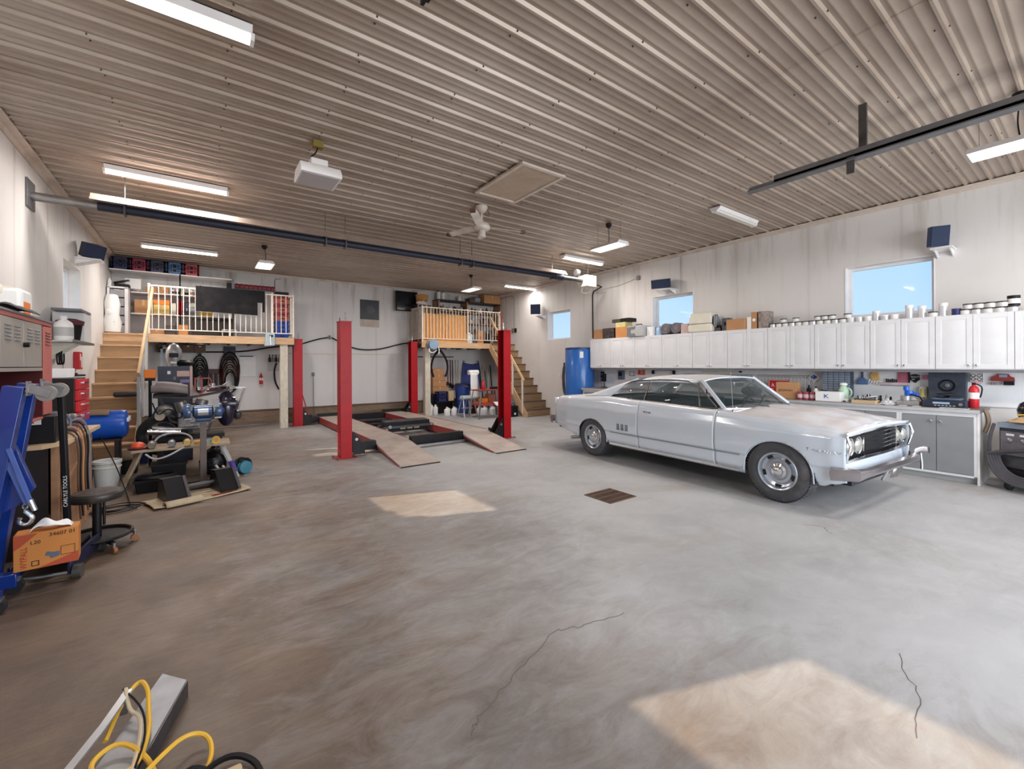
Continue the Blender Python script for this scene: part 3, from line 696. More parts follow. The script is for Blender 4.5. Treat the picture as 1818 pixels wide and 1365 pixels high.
obj('aerial', MB().cyl((-.55, -.80, .93), (-.58, -.80, 1.42), .0035, .002, 5).lathe([(.02, .92), (.014, .945), (.005, .96)], (-.55, -.80, 0), seg=8), chrome, car)
# interior
inter = mat('interior_black', H('25272d'), .6, var=.15)
obj('dashboard', MB().prism([(-.60, .93), (-.84, .92), (-.86, .80), (-.74, .70), (-.55, .70)], 'y', -.73, .73), mat('dash_blue', H('4b5a6a'), .5), car, bevel=.01)
obj('instrument_panel', MB().box(-.87, -.855, .1, .62, .79, .9), chrome, car)
obj('steering_wheel', MB().tube([(-.98 + .04 * math.sin(a) * -1, .36 + .19 * math.cos(a), .86 + .17 * math.sin(a)) for a in [2 * math.pi * k / 16 for k in range(16)]], .012, 5, closed=True).tube([(-.98, .36, .86), (-.84, .36, .78)], .02, 6).beam((-.98, .18, .86), (-.98, .54, .86), .02, .02), inter, car)
for x0, nm in ((-1.55, 'front_seat'), (-2.38, 'rear_seat')):
    st = obj(nm, MB().box(x0, x0 + .5, -.66, .66, .38, .58), inter, car, bevel=.03)
    obj('seat_back', MB().prism([(x0 - .02, .5), (x0 + .14, .5), (x0 + .02, 1.0), (x0 - .12, 1.0)], 'y', -.64, .64), inter, st, bevel=.03)
for sg in (-1, 1): obj('door_panel_inner', MB().box(-2.6, -.75, sg * .79 - .01, sg * .79 + .01, .35, .95), inter, car)
obj('parcel_shelf', MB().box(-3.05, -2.45, -.72, .72, .93, .97), inter, car)
obj('floor_pan', MB().box(-3.9, .55, -.52, .52, .24, .3).box(-2.45, -.5, -.82, .82, .24, .3).box(-3.95, -2.62, -.55, .55, .3, .8).box(-.48, .5, -.5, .5, .3, .78).box(-3.9, -3.35, -.8, .8, .36, .7), inter, car)
# front face
dark = mat('grille_black', H('17181c'), .5, var=.1)
obj('grille_recess', MB().prism([(.60, .42), (.66, .47), (.66, .79), (.60, .80)], 'y', -.83, .83), dark, car, loc=(-.11, 0, 0))
gs = obj('grille_surround', MB().tube([(.745, -.86, .80), (.76, -.5, .815), (.765, 0, .825), (.76, .5, .815), (.745, .86, .80)], .012, 6).tube([(.735, -.85, .545), (.75, -.45, .55), (.77, 0, .555), (.75, .45, .55), (.735, .85, .545)], .016, 6)
         .tube([(.745, -.865, .80), (.775, -.87, .70), (.735, -.855, .545)], .012, 6).tube([(.745, .865, .80), (.775, .87, .70), (.735, .855, .545)], .012, 6), chrome, car, loc=(-.11, 0, 0))
for k in range(5):
    z = .60 + .043 * k; obj('grille_bar', MB().tube([(.715, -.42, z), (.745, 0, z + .004), (.715, .42, z)], .006, 4), chrome, gs)
for sg in (-1, 1):
    obj('grille_end', MB().box(.70, .745, sg * .44 - .012, sg * .44 + .012, .555, .81), chrome, gs)
    for yy in (.74, .545):
        hl = obj('headlamp', MB().lathe([(.085, .66), (.092, .72), (.09, .73), (.075, .725)], (0, sg * yy, .68), 'x', 18, caps=False), chrome, car, loc=(-.11, 0, 0))
        obj('headlamp_lens', MB().lathe([(.075, .715), (.06, .735), (.03, .745), (.001, .747)], (0, sg * yy, .68), 'x', 18), mat('lamp_glass', H('a9a89c'), .12, metal=.3, var=.25, scale=30), hl)
obj('front_valance', MB().grid(lambda u, v: (.70 + .05 * math.sin(math.pi * v) - .02 * u, (2 * v - 1) * .87, .37 + u * .17), 4, 16), paint, car, loc=(-.11, 0, 0), thick=.01)
obj('grille_header', MB().grid(lambda u, v: (.745 + .01 * math.sin(math.pi * v), (2 * v - 1) * .86, .80 + .025 * math.sin(math.pi * v) + u * (.03 + .012 * math.sin(math.pi * v))), 2, 16), paint, car, loc=(-.115, 0, 0), thick=.01)
# bumpers (front one dented and drooping at the left end)
bumperm = mat('bumper_chrome', H('b9b4b6'), .22, metal=.9, var=.12, scale=4, dirt=H('85706a'), dirt_amt=.35)
def bumper(xc, sgx, z0, nm):
    mb = MB(); n2 = 28; rs = []
    for i in range(n2 + 1):
        k = 2 * i / n2 - 1; a = abs(k)
        x = xc + sgx * (.10 - .02 * a ** 2) if a < .93 else xc + sgx * (.08 - .17 * (a - .93) / .07)
        y = k * .90 if a < .93 else math.copysign(.85 + .085 * min(1, (a - .93) / .04), k)
        hgt = .045 + .022 * max(0, (a - .72) / .28)
        droop = (-.02 * max(0, k) if nm == 'front_bumper' else 0)
        rs.append([(x - sgx * .02, y, z0 - hgt + droop), (x + sgx * .012, y, z0 - hgt * .85 + droop), (x + sgx * .028, y, z0 - .01 + droop), (x + sgx * .02, y, z0 + hgt * .75 + droop), (x - sgx * .02, y, z0 + hgt + droop), (x - sgx * .03, y, z0 + droop)])
    mb.rings(rs); return obj(nm, mb, bumperm, car)
fb = bumper(.63, 1, .425, 'front_bumper'); rbm = bumper(-4.05, -1, .50, 'rear_bumper')
obj('plate_bracket', MB().quad((.82, .12, .38), (.84, .30, .36), (.80, .26, .26), (.79, .10, .27)), steel, fb, loc=(-.11, 0, 0), thick=.004)
obj('bracket_strut', MB().tube([(.82, -.02, .40), (.78, -.1, .27)], .014, 5), steel, fb, loc=(-.11, 0, 0))
obj('bent_bumper_end', MB().grid(lambda u, v: (.80 + .10 * u, .80 + .16 * u, .50 + .03 * math.sin(3 * u) - .07 * v + .02 * u), 6, 3), bumperm, fb, loc=(-.11, 0, 0), thick=.006)
obj('hanging_bracket', MB().tube([(.84, .88, .46), (.85, .885, .33), (.85, .88, .27)], .014, 6, smooth=1), steel, fb, loc=(-.11, 0, 0))
obj('tail_panel', MB().grid(lambda u, v: (-4.03 - .01 * math.sin(math.pi * v), (2 * v - 1) * .80, .42 + u * .475), 3, 10), paint, car, thick=.01)
for sg in (-1, 1): obj('tail_lamp', MB().box(-4.055, -4.03, sg * .62 - .14, sg * .62 + .14, .64, .74), mat('tail_red', H('8e1518'), .2, coat=.5), car, bevel=.01)
obj('tailpipe', MB().cyl((-3.1, -.72, .27), (-3.45, -.90, .235), .024, .026, 10), steel, car)
# fender badges
text('badge', 'BEAUMONT', .045, dsteel, car, frame((.08, -.928, .625), (1, 0, -.04), (0, 0, 1)), sx=1.0)
obj('badge_script', MB().tube([(.36 + .22 * k / 24, -.924 + .018 * k / 24, .632 + .012 * math.sin(k * 1.35) - .004) for k in range(25)], .0028, 4).tube([(.585, -.905, .62), (.6, -.9, .636), (.588, -.905, .645)], .003, 4), chrome, car)
# wheels
tyrem = mat('tyre', H('4a4a4e'), .75, var=.1, dirt=H('8b8680'), dirt_amt=.4, dscale=5)
rimm = mat('rally_rim', H('c3cad3'), .25, metal=.75, var=.06)
def wheel(x, sg, R, rr, wdt):
    w = thing_part('wheel', car, (x, sg * .80, R))
    hw = wdt / 2
    prof = [(rr, -hw * .9), (rr + .035, -hw), (R - .05, -hw * 1.04), (R - .012, -hw * .86), (R, -hw * .6), (R, hw * .6), (R - .012, hw * .86), (R - .05, hw * 1.04), (rr + .035, hw), (rr, hw * .9)]
    obj('tyre', MB().lathe(prof, (0, 0, 0), 'y', 48, caps=False), tyrem, w)
    tb = MB()
    for k in range(60):
        a = 2 * math.pi * k / 60
        for yy, da in ((-hw * .68, 0), (-hw * .25, .05), (hw * .25, 0), (hw * .68, .05)):
            tb.cbox(((R + .001) * math.cos(a + da), yy, (R + .001) * math.sin(a + da)), (.006, hw * .34, .022), (0, -a - da, 0))
    o = obj('tread_blocks', tb, tyrem, w, flat=True); o['kind'] = 'stuff'
    S = sg
    rp2 = [(rr + .004, S * hw * .92), (rr - .004, S * hw * .98), (rr - .018, S * hw * .92), (rr - .03, S * hw * .55), (rr * .70, S * hw * .42), (rr * .64, S * hw * .62), (rr * .50, S * hw * .66), (rr * .42, S * hw * .5), (.001, S * hw * .5)]
    obj('rim', MB().lathe(rp2, (0, 0, 0), 'y', 36, caps=False), rimm, w)
    obj('hub_cap', MB().lathe([(rr * .40, S * hw * .48), (rr * .39, S * hw * .62), (rr * .27, S * hw * .72), (rr * .25, S * hw * .88), (rr * .16, S * hw * 1.0), (.001, S * hw * 1.03)], (0, 0, 0), 'y', 24), chrome, w)
    for k in range(5):
        a = 2 * math.pi * k / 5 + .9; c = (rr * .78 * math.cos(a), S * hw * .49, rr * .78 * math.sin(a))
        obj('vent_slot', MB().cbox(c, (.026, .02, .06), (0, -a, 0)), dark, w)
    obj('brake_drum', MB().cyl((0, -S * .06, 0), (0, S * .02, 0), .13, seg=16), dsteel, w)
    return w
def thing_part(name, parent, loc):
    o = bpy.data.objects.new(name, None); C.objects.link(o); o.parent = parent; o.location = loc; o.empty_display_size = .1; return o
for (x, R, rr, wd) in ((0, .335, .205, .22), (-2.917, .315, .195, .20)):
    for sg in (-1, 1): wheel(x, sg, R, rr, wd)
# ================================================================ right wall: cabinets, worktop and what stands on them
UC = [7.74, 7.07, 6.35, 5.64, 4.93, 4.22, 3.51, 2.80, 2.09, 1.39, .69, -.01]
XCF = 8.03
names = ['farthest, half hidden by the blue tank', 'second from the far end', 'third from the far end, under the carrying case', 'fourth from the far end, under the middle window', 'fifth from the far end, under the pale plastic kennel', 'sixth from the far end, under the tall cartons', 'seventh from the far end, above the ring spanners', 'eighth from the far end, above the grey drawer rack', 'ninth from the far end, above the dustpan', 'tenth from the far end, above the black square speaker', 'nearest the camera, cut by the right edge']
def door_mb(y0, y1, z0, z1, x):      # raised-panel door facing -x
    mb = MB(); mb.box(x, x + .018, y0, y1, z0, z1); w = .055
    mb.box(x - .004, x, y0, y0 + w, z0, z1); mb.box(x - .004, x, y1 - w, y1, z0, z1); mb.box(x - .004, x, y0 + w, y1 - w, z0, z0 + w); mb.box(x - .004, x, y0 + w, y1 - w, z1 - w, z1)
    mb.rings([[(x, y0 + w + .012, z0 + w + .012), (x, y1 - w - .012, z0 + w + .012), (x, y1 - w - .012, z1 - w - .012), (x, y0 + w + .012, z1 - w - .012)],
              [(x - .005, y0 + w + .035, z0 + w + .035), (x - .005, y1 - w - .035, z0 + w + .035), (x - .005, y1 - w - .035, z1 - w - .035), (x - .005, y0 + w + .035, z1 - w - .035)]])
    return mb
for i in range(11):
    y1, y0 = UC[i], UC[i + 1]
    t = thing('wall_cabinet', 'white two-door wall cabinet, ' + names[i], 'cabinet', (XCF, (y0 + y1) / 2, 1.42), 0, 'row of white wall cabinets'); w = (y1 - y0) / 2
    obj('cabinet_body', MB().box(.02, .468, -w + .0005, w - .0005, 0, .72), cabw, t)
    for s2 in (-1, 1):
        a, b2 = sorted((s2 * .002, s2 * (w - .003)))
        dd = obj('door', door_mb(a, b2, .012, .712, 0), cabw, t, bevel=.0015)
        obj('knob', MB().lathe([(.005, .0), (.006, -.014), (.014, -.018), (.013, -.026), (.005, -.03)], (-.003, s2 * .035, .06), 'x', 10), chrome, dd)
tag(obj('lamp_valance', MB().box(8.06, 8.09, -.01, 7.74, 1.385, 1.419), grey_m), 'grey strip along the underside of the white wall cabinets', 'valance')
# base cabinets
XB = 7.75
BC = [7.72, 6.7, 5.7, 4.7, 3.9, 3.19, 2.45, 1.70, .97]
bn = ['far end beside the blue tank', 'behind the car boot', 'behind the car rear window', 'behind the car roof', 'behind the windscreen', 'behind the bonnet top', 'behind the front of the bonnet', 'nearest one, right of the car']
for i in range(8):
    y1, y0 = BC[i], BC[i + 1]; w = (y1 - y0) / 2
    t = thing('base_cabinet', 'grey two-door base cabinet with pale frame, ' + bn[i], 'cabinet', (XB, (y0 + y1) / 2, 0), 0, 'row of grey base cabinets')
    fr = MB(); fr.box(0, .02, -w + .0005, -w + .03, .1, .885); fr.box(0, .02, w - .03, w - .0005, .1, .885); fr.box(0, .02, -w + .03, w - .03, .835, .885); fr.box(0, .02, -w + .03, w - .03, .08, .11)
    obj('face_frame', fr, cabw, t)
    obj('carcass', MB().box(.02, .74, -w + .001, w - .001, .08, .885).box(.07, .7, -w + .001, w - .001, 0, .08), grey_l, t)
    if i == 7: obj('end_panel', MB().box(-.004, .74, -w - .02, -w, 0, .885), white, t)
    for s2 in (-1, 1):
        a, b2 = sorted((s2 * .003, s2 * (w - .032)))
        dd = obj('door', MB().box(-.008, .012, a, b2, .115, .83), grey_d, t, bevel=.002)
        obj('knob', MB().lathe([(.006, .0), (.006, -.018), (.017, -.022), (.015, -.03), (.005, -.033)], (-.006, s2 * .045, .76), 'x', 12), chrome, dd)
ct = thing('worktop', 'long dark grey laminate worktop with pale front edge over the base cabinets', 'worktop', (XB - .025, 0, .886))
obj('worktop_slab', MB().box(0, .77, .945, 7.75, 0, .042), wtop, ct, bevel=.004)
obj('front_edge', MB().box(-.006, 0, .945, 7.75, .0, .04), grey_l, ct)
obj('backsplash_board', MB().box(.758, .772, .6, 7.75, .0415, .49), mat('pegboard_white', H('f2f3f4'), .5, var=.03), ct)
ZW = .929
def P_(x, y, z=ZW): return (x, y, z)
def carton(label, x, y, z, dx, dy, dz, m=card, rz=0, mark=None, mk=ink, group=None, tape_on=True, cat='box', name='cardboard_box'):
    t = thing(name, label, cat, (x, y, z), rz, group)
    obj('box_body', MB().box(-dx / 2, dx / 2, -dy / 2, dy / 2, 0, dz - .004), m, t, bevel=min(.003, dz * .06))
    for s2 in (-1, 1):
        a, b2 = sorted((s2 * .0015, s2 * (dx / 2 - .001)))
        obj('flap', MB().box(a, b2, -dy / 2 + .001, dy / 2 - .001, dz - .004, dz), m, t)
    if tape_on:
        obj('tape_strip', MB().box(-.02, .02, -dy / 2 - .001, -dy / 2, dz * .6, dz).box(-.02, .02, -dy / 2 - .001, dy / 2 + .001, dz, dz + .0008), tape, t)
    if mark:
        s3, size, face = mark
        if face == 'x': text('printing', s3, size, mk, t, frame((-dx / 2 - .001, dy * .38, dz * .45), (0, -1, 0), (0, 0, 1)))
        else: text('printing', s3, size, mk, t, frame((-dx * .38, -dy / 2 - .001, dz * .45), (1, 0, 0), (0, 0, 1)))
    return t
def bottle(label, x, y, z, r, h, m, capm=trimw, group=None, name='bottle', cat='bottle', lab=None, handle=False):
    t = thing(name, label, cat, (x, y, z), 0, group)
    obj('bottle_body', MB().lathe([(r * .92, 0), (r, .01), (r, h * .62), (r * .85, h * .74), (r * .35, h * .86), (r * .33, h * .9)], seg=14), m, t)
    obj('cap', MB().lathe([(r * .4, h * .89), (r * .4, h), (r * .3, h)], seg=10), capm, t)
    if lab: obj('label_band', MB().lathe([(r + .001, h * .2), (r + .001, h * .55)], seg=14, caps=False), lab, t)
    if handle: obj('handle', MB().tube([(r * .3, 0, h * .86), (r * 1.1, 0, h * .8), (r * 1.15, 0, h * .6), (r * .95, 0, h * .5)], .012, 5, smooth=1), m, t)
    return t
def tin(label, x, y, z, r, h, m, lidm, group, name='tin'):
    t = thing(name, label, 'tin', (x, y, z), 0, group)
    obj('tin_body', MB().lathe([(r, 0), (r, h * .8)], seg=14), m, t); obj('lid', MB().lathe([(r * 1.04, h * .78), (r * 1.04, h), (r * .9, h)], seg=14), lidm, t); return t
ZT2 = 2.1405
XT = 8.2
# --- on top of the wall cabinets, far to near
carton('open brown carton at the far end of the cabinet tops', XT, 7.55, ZT2, .22, .26, .24, card, .2)
t = carton('dark patterned carton second from the far end of the cabinet tops', XT, 7.16, ZT2, .3, .34, .25, mat('dark_print', H('3c3434'), .5, var=.9, scale=18))
carton('orange-brown carton under the black flat boxes', XT, 6.76, ZT2, .3, .34, .25, card2)
carton('small pale yellow carton with black end on the orange carton', XT, 6.80, ZT2 + .253, .26, .28, .11, mat('pale_yellow', H('cfc489'), .6))
carton('flat black box on top of the pale yellow carton, far side', XT, 6.93, ZT2 + .367, .26, .25, .08, mat('olive_black', H('3b3a30'), .5), tape_on=False)
carton('flat black box on top of the pale yellow carton, near side', XT, 6.66, ZT2 + .367, .26, .25, .085, blk, tape_on=False)
t = thing('carrying_case', 'light grey case with big dark C-shaped stripe on the cabinet tops', 'case', (XT - .05, 6.32, ZT2))
obj('case_body', MB().box(-.16, .16, -.22, .22, 0, .24), grey_l, t, bevel=.012)
obj('stripe', MB().prism([(.21, .02), (.21, .22), (-.02, .23), (-.0, .17), (.12, .17), (.12, .07), (-.0, .07), (-.02, .01)], 'x', -.168, -.1605), grey_m, t)
obj('handle', MB().tube([(0, -.08, .24), (0, -.07, .285), (0, .07, .285), (0, .08, .24)], .01, 5), blk, t)
carton('small white printed carton beside the grey striped case', XT, 6.0, ZT2, .2, .16, .2, paperw)
bottle('clear blue plastic jug in front of the middle window jamb', XT, 5.82, ZT2, .07, .22, mat('clear_blue', H('a9c9e6'), .2), trimw, handle=True)
for k, yy in enumerate((5.61, 5.36)):
    t = thing('round_fan', ('left' if k == 0 else 'right') + ' of two dark round-grilled blowers standing in front of the middle window', 'fan', (XT, yy, ZT2), 0, 'blowers before the middle window')
    obj('fan_drum', MB().cyl((-.08, 0, .13), (.1, 0, .13), .115, seg=18), mat('brown_grey', H('8d7f80'), .5), t)
    for rr in (.11, .08, .05): obj('guard_ring', MB().tube([(-.09, rr * math.cos(a), .13 + rr * math.sin(a)) for a in [2 * math.pi * q / 16 for q in range(16)]], .004, 4, True), grey_b, t)
    obj('foot', MB().box(-.08, .1, -.08, .08, 0, .03), blk, t)
carton('pale pinkish carton right of the two blowers', XT, 5.15, ZT2, .2, .16, .2, mat('pinkish_card', H('c9aeac'), .7))
t = thing('pet_kennel', 'pale plastic pet kennel with dark round wire door on the cabinet tops', 'pet carrier', (XT, 4.80, ZT2))
obj('lower_shell', MB().box(-.17, .17, -.27, .24, 0, .16), cream, t, bevel=.03)
obj('upper_shell', MB().prism([(-.27, .165), (.24, .165), (.18, .39), (-.24, .39)], 'x', -.16, .16), cream, t, bevel=.03)
obj('wire_door', MB().lathe([(.14, -.005), (.14, .005)], (0, -.275, .2), 'y', 16), blk, t)
for q in range(5): obj('door_wire', MB().cyl((-.1 + q * .05, -.284, .08), (-.1 + q * .05, -.284, .32), .004, seg=5), steel, t)
for k, (yy, h2) in enumerate(((4.46, .12), (4.33, .17))):
    t = thing('engine_part', ('low' if k == 0 else 'taller') + ' dark metal engine part beside the pet kennel', 'engine part', (XT, yy, ZT2), 0, 'engine parts by the kennel')
    obj('casting', MB().box(-.07, .07, -.05, .05, 0, h2 * .6), dsteel, t, bevel=.008); obj('port', MB().cyl((0, 0, h2 * .6), (0, 0, h2), .035), blkm, t)
carton('small dark blue box stacked behind the engine parts', 8.33, 4.38, ZT2, .12, .14, .26, grey_b)
carton('wide brown carton right of the pet kennel', XT, 4.08, ZT2, .3, .34, .2, card)
carton('white and red narrow box between the brown cartons', XT, 3.86, ZT2, .2, .08, .22, paperw)
carton('tall brown carton with round white sticker on the cabinet tops', XT, 3.77, ZT2 + 0, .2, .1, .3, card)
obj('sticker', MB().lathe([(.028, -.101), (.028, -.102)], (0, 0, .16), 'x', 12), paperw, t := C.objects[-1] if False else bpy.data.objects[[o.name for o in bpy.data.objects if o.name.startswith('cardboard_box') and o.get('label', '').startswith('tall brown')][0]])
carton('tall carton with brown lid and printed sides, last carton towards the tins', XT, 3.61, ZT2, .22, .16, .3, mat('print_mix', H('8b7f78'), .5, var=.5, scale=14), tape_on=False)
# tins in rows
sil = mat('tin_silver', H('d5d5d8'), .3, metal=.4, var=.05); lb = mat('tin_white', H('e0dedb'), .5, var=.06); kb2 = mat('black_lid', H('2a282a'), .5)
# the rims and two sizes: lower row pale tins with black lids, some doubled
random.seed(11); yy = 3.47; n = 0; c9 = 0
while yy > .66:
    skip = any(abs(yy - q) < .075 for q in (2.05, 1.68, 1.545, 1.335, 1.205))
    if not skip:
        tin('squat pale tin, %s of the bottom row counting from the brown cartons' % nth(c9), XT - .06, yy, ZT2, .048, .072, lb if n % 3 else sil, kb2 if not (1.7 < yy < 2.4) else trimw, 'squat tins, bottom row'); c9 += 1
    n += 1; yy -= .102
for k, yy in enumerate((3.31, 3.12, 2.80, 2.70, 2.60, 2.40, 1.10, 1.0, .90, .80)):
    tin('squat pale tin stacked on top, %s of the upper row from the brown cartons' % nth(k), XT - .03, yy, ZT2 + .0725, .048, .07, lb, kb2, 'squat tins, upper row')
for yy, h2, k in ((2.05, .145, 'leftmost'), (1.68, .19, 'second from the left'), (1.545, .165, 'third from the left'), (1.335, .18, 'rightmost')):
    t = tin('tall silver tin standing in front of the large window, %s of four' % k, XT - .02, yy, ZT2, .045, h2, sil, trimw, 'tall silver tins before the window')
tin('dark blue small tin among the pale tins right of the large window', XT - .05, 1.205, ZT2, .046, .09, navy, navy, None)
t = tin('black tin with white label stacked near the right edge on the cabinet tops', XT, .71, ZT2 + .0725, .055, .13, blk, blk, None)
obj('label_band', MB().lathe([(.056, .03), (.056, .09)], seg=14, caps=False), paperw, t)
# --- counter
# far end small things
t = thing('task_lamp', 'small dark desk lamp at the far end of the worktop', 'lamp', (8.28, 7.5, ZW)); obj('lamp_base', MB().lathe([(.07, 0), (.07, .015), (.01, .02), (.01, .15)], seg=12), blk, t); obj('lamp_head', MB().box(-.03, .03, -.05, .05, .15, .35), blk, t, bevel=.01)
def wall_item(name, label, cat, y, z, loc_x=8.452, group=None): return thing(name, label, cat, (loc_x + .02, y, z), 0, group)
t = wall_item('wall_phone', 'dark grey upright box on the backsplash between the tank and the car roof', 'charger', 7.09, 1.22); obj('shell', MB().box(-.07, .01, -.08, .08, -.08, .14), grey_b, t, bevel=.01); obj('panel', MB().box(-.073, -.07, -.05, .05, 0, .1), blk, t)
t = wall_item('switch_box', 'black narrow plate with sockets on the backsplash near the blue tank', 'socket', 7.72, 1.2); obj('plate', MB().box(-.03, .01, -.05, .05, -.12, .12), blk, t, bevel=.005)
for q in (-.06, .06): obj('socket', MB().cyl((-.04, 0, q), (-.03, 0, q), .03), steel, t)
t = wall_item('wall_caddy', 'grey wire caddy on the backsplash left of the red bracket', 'caddy', 6.76, 1.29); obj('frame', MB().box(-.05, .01, -.07, .07, -.06, -.05).box(-.05, -.04, -.07, .07, .04, .05).box(-.05, -.04, -.07, -.06, -.05, .04).box(-.05, -.04, .06, .07, -.05, .04), grey_m, t)
t = wall_item('red_bracket', 'orange-red framed bracket under the wall cabinets above the car roof', 'bracket', 6.5, 1.33); obj('frame', MB().box(-.04, .01, -.09, .09, -.07, -.045).box(-.04, .01, -.08, -.05, -.045, .07).box(-.04, .01, .05, .08, -.045, .07).box(-.04, .01, -.05, .05, .05, .07), mat('orange_red', H('d4452e'), .4), t)
t = wall_item('tube_lamp_bar', 'long under-cabinet bar lamp above the car roof', 'lamp', 5.9, 1.335); obj('bar', MB().box(-.05, .0, -.28, .28, .03, .07), grey_m, t)
for q in (-.27, .27): obj('end_bracket', MB().prism([(-.02, -.05), (.03, -.05), (.015, .03), (-.005, .03)], 'x', -.05, 0).bm and MB().box(-.05, 0, q - .02, q + .02, -.05, .03), blkm, t)
# wrenches: two racks
def wrench(label, y, z, L, grp, flip=False):
    t = thing('wrench', label, 'wrench', (8.458, y, z), 0, grp)
    r = .012 + L * .03
    obj('shaft', MB().box(-.006, .0, -.004, .004, -L + r * 2, -r), alu, t)
    obj('ring_end', MB().tube([(-.003, r * math.cos(a), -.0 + r * math.sin(a)) for a in [2 * math.pi * q / 10 for q in range(10)]], .004, 4, True), alu, t)
    obj('open_end', MB().prism([(-r * .5, -L + r * 2), (r * .5, -L + r * 2), (r, -L + r), (r * .9, -L), (r * .35, -L), (r * .3, -L + r * .9), (-r * .3, -L + r * .9), (-r * .35, -L), (-r * .9, -L), (-r, -L + r)], 'x', -.006, 0), alu, t)
for k in range(17): wrench('small chrome spanner above the car windscreen, %s from the left in its rack' % nth(k), 5.35 - k * .085, 1.29, .09 + .004 * k, 'small spanners in the left rack')
for k in range(16): wrench('chrome ring spanner, %s from the left in the right-hand rack' % nth(k), 3.86 - k * .058, 1.285, .12 + .0135 * k, 'ring spanners in the right rack')
for k in range(7): wrench('short chrome spanner below the ring spanners, %s from the left' % nth(k), 3.86 - k * .07, 1.12, .10 + .006 * k, 'short spanners in the lower rack')
tag(obj('rack_rail', MB().box(8.468, 8.483, 3.95, 5.4, 1.295, 1.3), galv), 'thin rail holding the left rack of small spanners', 'rail')
tag(obj('rack_rail', MB().box(8.468, 8.483, 2.95, 3.9, 1.30, 1.305), galv), 'thin rail holding the right rack of ring spanners', 'rail')
t = wall_item('long_level', 'long pale yellow strip with black end hanging above the small spanners', 'level', 4.62, 1.35); obj('blade', MB().box(-.012, -.004, -.4, .35, -.012, .012), mat('pale_strip', H('ddd7b5'), .5), t); obj('tip', MB().box(-.014, -.002, -.45, -.4, -.01, .02), blk, t)
# cardboard box + red sign, dark bag, filters
t = thing('red_sign', 'red sign with white marks leaning behind the brown counter carton', 'sign', (8.33, 3.45, ZW)); o = obj('sign_panel', MB().box(-.006, .006, -.17, .17, 0, .30), redb, t, bevel=.003); o2 = obj('border', MB().box(-.0075, -.006, -.16, .16, .285, .292).box(-.0075, -.006, .15, .157, .01, .285), paperw, t)
text('lettering', 'A\nF', .09, ink_w, t, frame((-.0085, .12, .17), (0, -1, 0), (0, 0, 1))); t.location.x = 8.3
carton('brown counter carton with dark printing beside the red sign', 8.04, 3.19, ZW, .24, .30, .27, card, .12, ('JEGSWAY', .05, 'x'))
t = thing('tool_bag', 'black tool bag on the worktop behind the windscreen corner', 'bag', (8.1, 3.82, ZW)); obj('bag_body', MB().ball((0, 0, .09), .1, 12, (1.1, 1.9, .9)), blk, t); obj('handle', MB().tube([(0, -.1, .15), (0, 0, .24), (0, .1, .15)], .01, 5, smooth=1), blk, t); C.objects[o.name]
for k in range(3):
    t = thing('oil_filter', ['left', 'middle', 'right'][k] + ' dark red and white oil filter beside the brown counter carton', 'oil filter', (7.90, 2.96 - k * .088, ZW), 0, 'row of three oil filters')
    obj('can', MB().lathe([(.038, 0), (.038, .12), (.03, .13)], seg=14), mat('maroon', H('8c2b3c'), .35), t); obj('label_band', MB().lathe([(.039, .03), (.039, .09)], seg=14, caps=False), mat('pinkish', H('d9b4bc'), .5), t)
bottle('small white bottle with black cap behind the oil filters', 8.25, 2.86, ZW, .035, .2, paperw, blk)
bottle('small black spray bottle behind the oil filters', 8.3, 2.98, ZW, .03, .22, blk, blk)
t = thing('jar_stack', 'white canister with black lid left of the drawer rack', 'jar', (8.1, 2.70, ZW)); obj('jar_body', MB().lathe([(.04, 0), (.04, .13)], seg=12), paperw, t); obj('lid', MB().lathe([(.042, .13), (.042, .16)], seg=12), blk, t)
# small parts drawer rack
t = thing('drawer_rack', 'tall blue-grey small-parts drawer rack against the backsplash', 'drawer unit', (8.46, 2.60, ZW + .05))
obj('rack_case', MB().box(-.14, .0, -.19, .19, 0, .42), mat('rack_grey', H('3f4a5c'), .5, var=.06), t)
dmm = mat('drawer_clear', H('8f9bab'), .25, var=.1); dp = None
for r2 in range(11):
    for c2 in range(5):
        loc = (-.141, .15 - c2 * .075, .02 + r2 * .0365)
        if dp is None: dp = obj('drawer', MB().box(-.012, 0, -.034, .034, 0, .030).box(-.02, -.012, -.01, .01, .004, .012), dmm, t, loc)
        else:
            q = dp.copy(); C.objects.link(q); q.location = loc
# diamond sign and tags
t = wall_item('diamond_sign', 'white diamond-shaped sign with blue print left of the drawer rack', 'sign', 2.96, 1.27); o = obj('plate', MB().prism([(0, -.1), (.1, 0), (0, .1), (-.1, 0)], 'x', -.012, -.006), paperw, t); obj('print', MB().prism([(0, -.03), (.05, .01), (0, .05), (-.05, .01)], 'x', -.0135, -.012), ink_b, t)
carton('white box with blue letter K on the worktop', 7.92, 2.56, ZW, .2, .32, .145, paperw, 0, tape_on=False)
bx = [o for o in bpy.data.objects if o.get('label', '').startswith('white box with blue')][0]
text('letter', 'K', .085, ink_b, bx, frame((-.102, .05, .05), (0, -1, 0), (0, 0, 1)), .001, sx=1.3)
t = thing('cleaner_jug', 'pale green squeeze jug with white cap behind the K box', 'jug', (8.18, 2.46, ZW)); obj('jug_body', MB().lathe([(.06, 0), (.065, .01), (.065, .17), (.04, .22), (.035, .24)], seg=14), green_l, t, bevel=.004); obj('cap', MB().lathe([(.05, .24), (.05, .265), (.03, .28)], seg=12), paperw, t); obj('handle', MB().tube([(0, -.05, .2), (0, -.1, .17), (0, -.1, .09), (0, -.06, .05)], .012, 5, smooth=1), green_l, t)
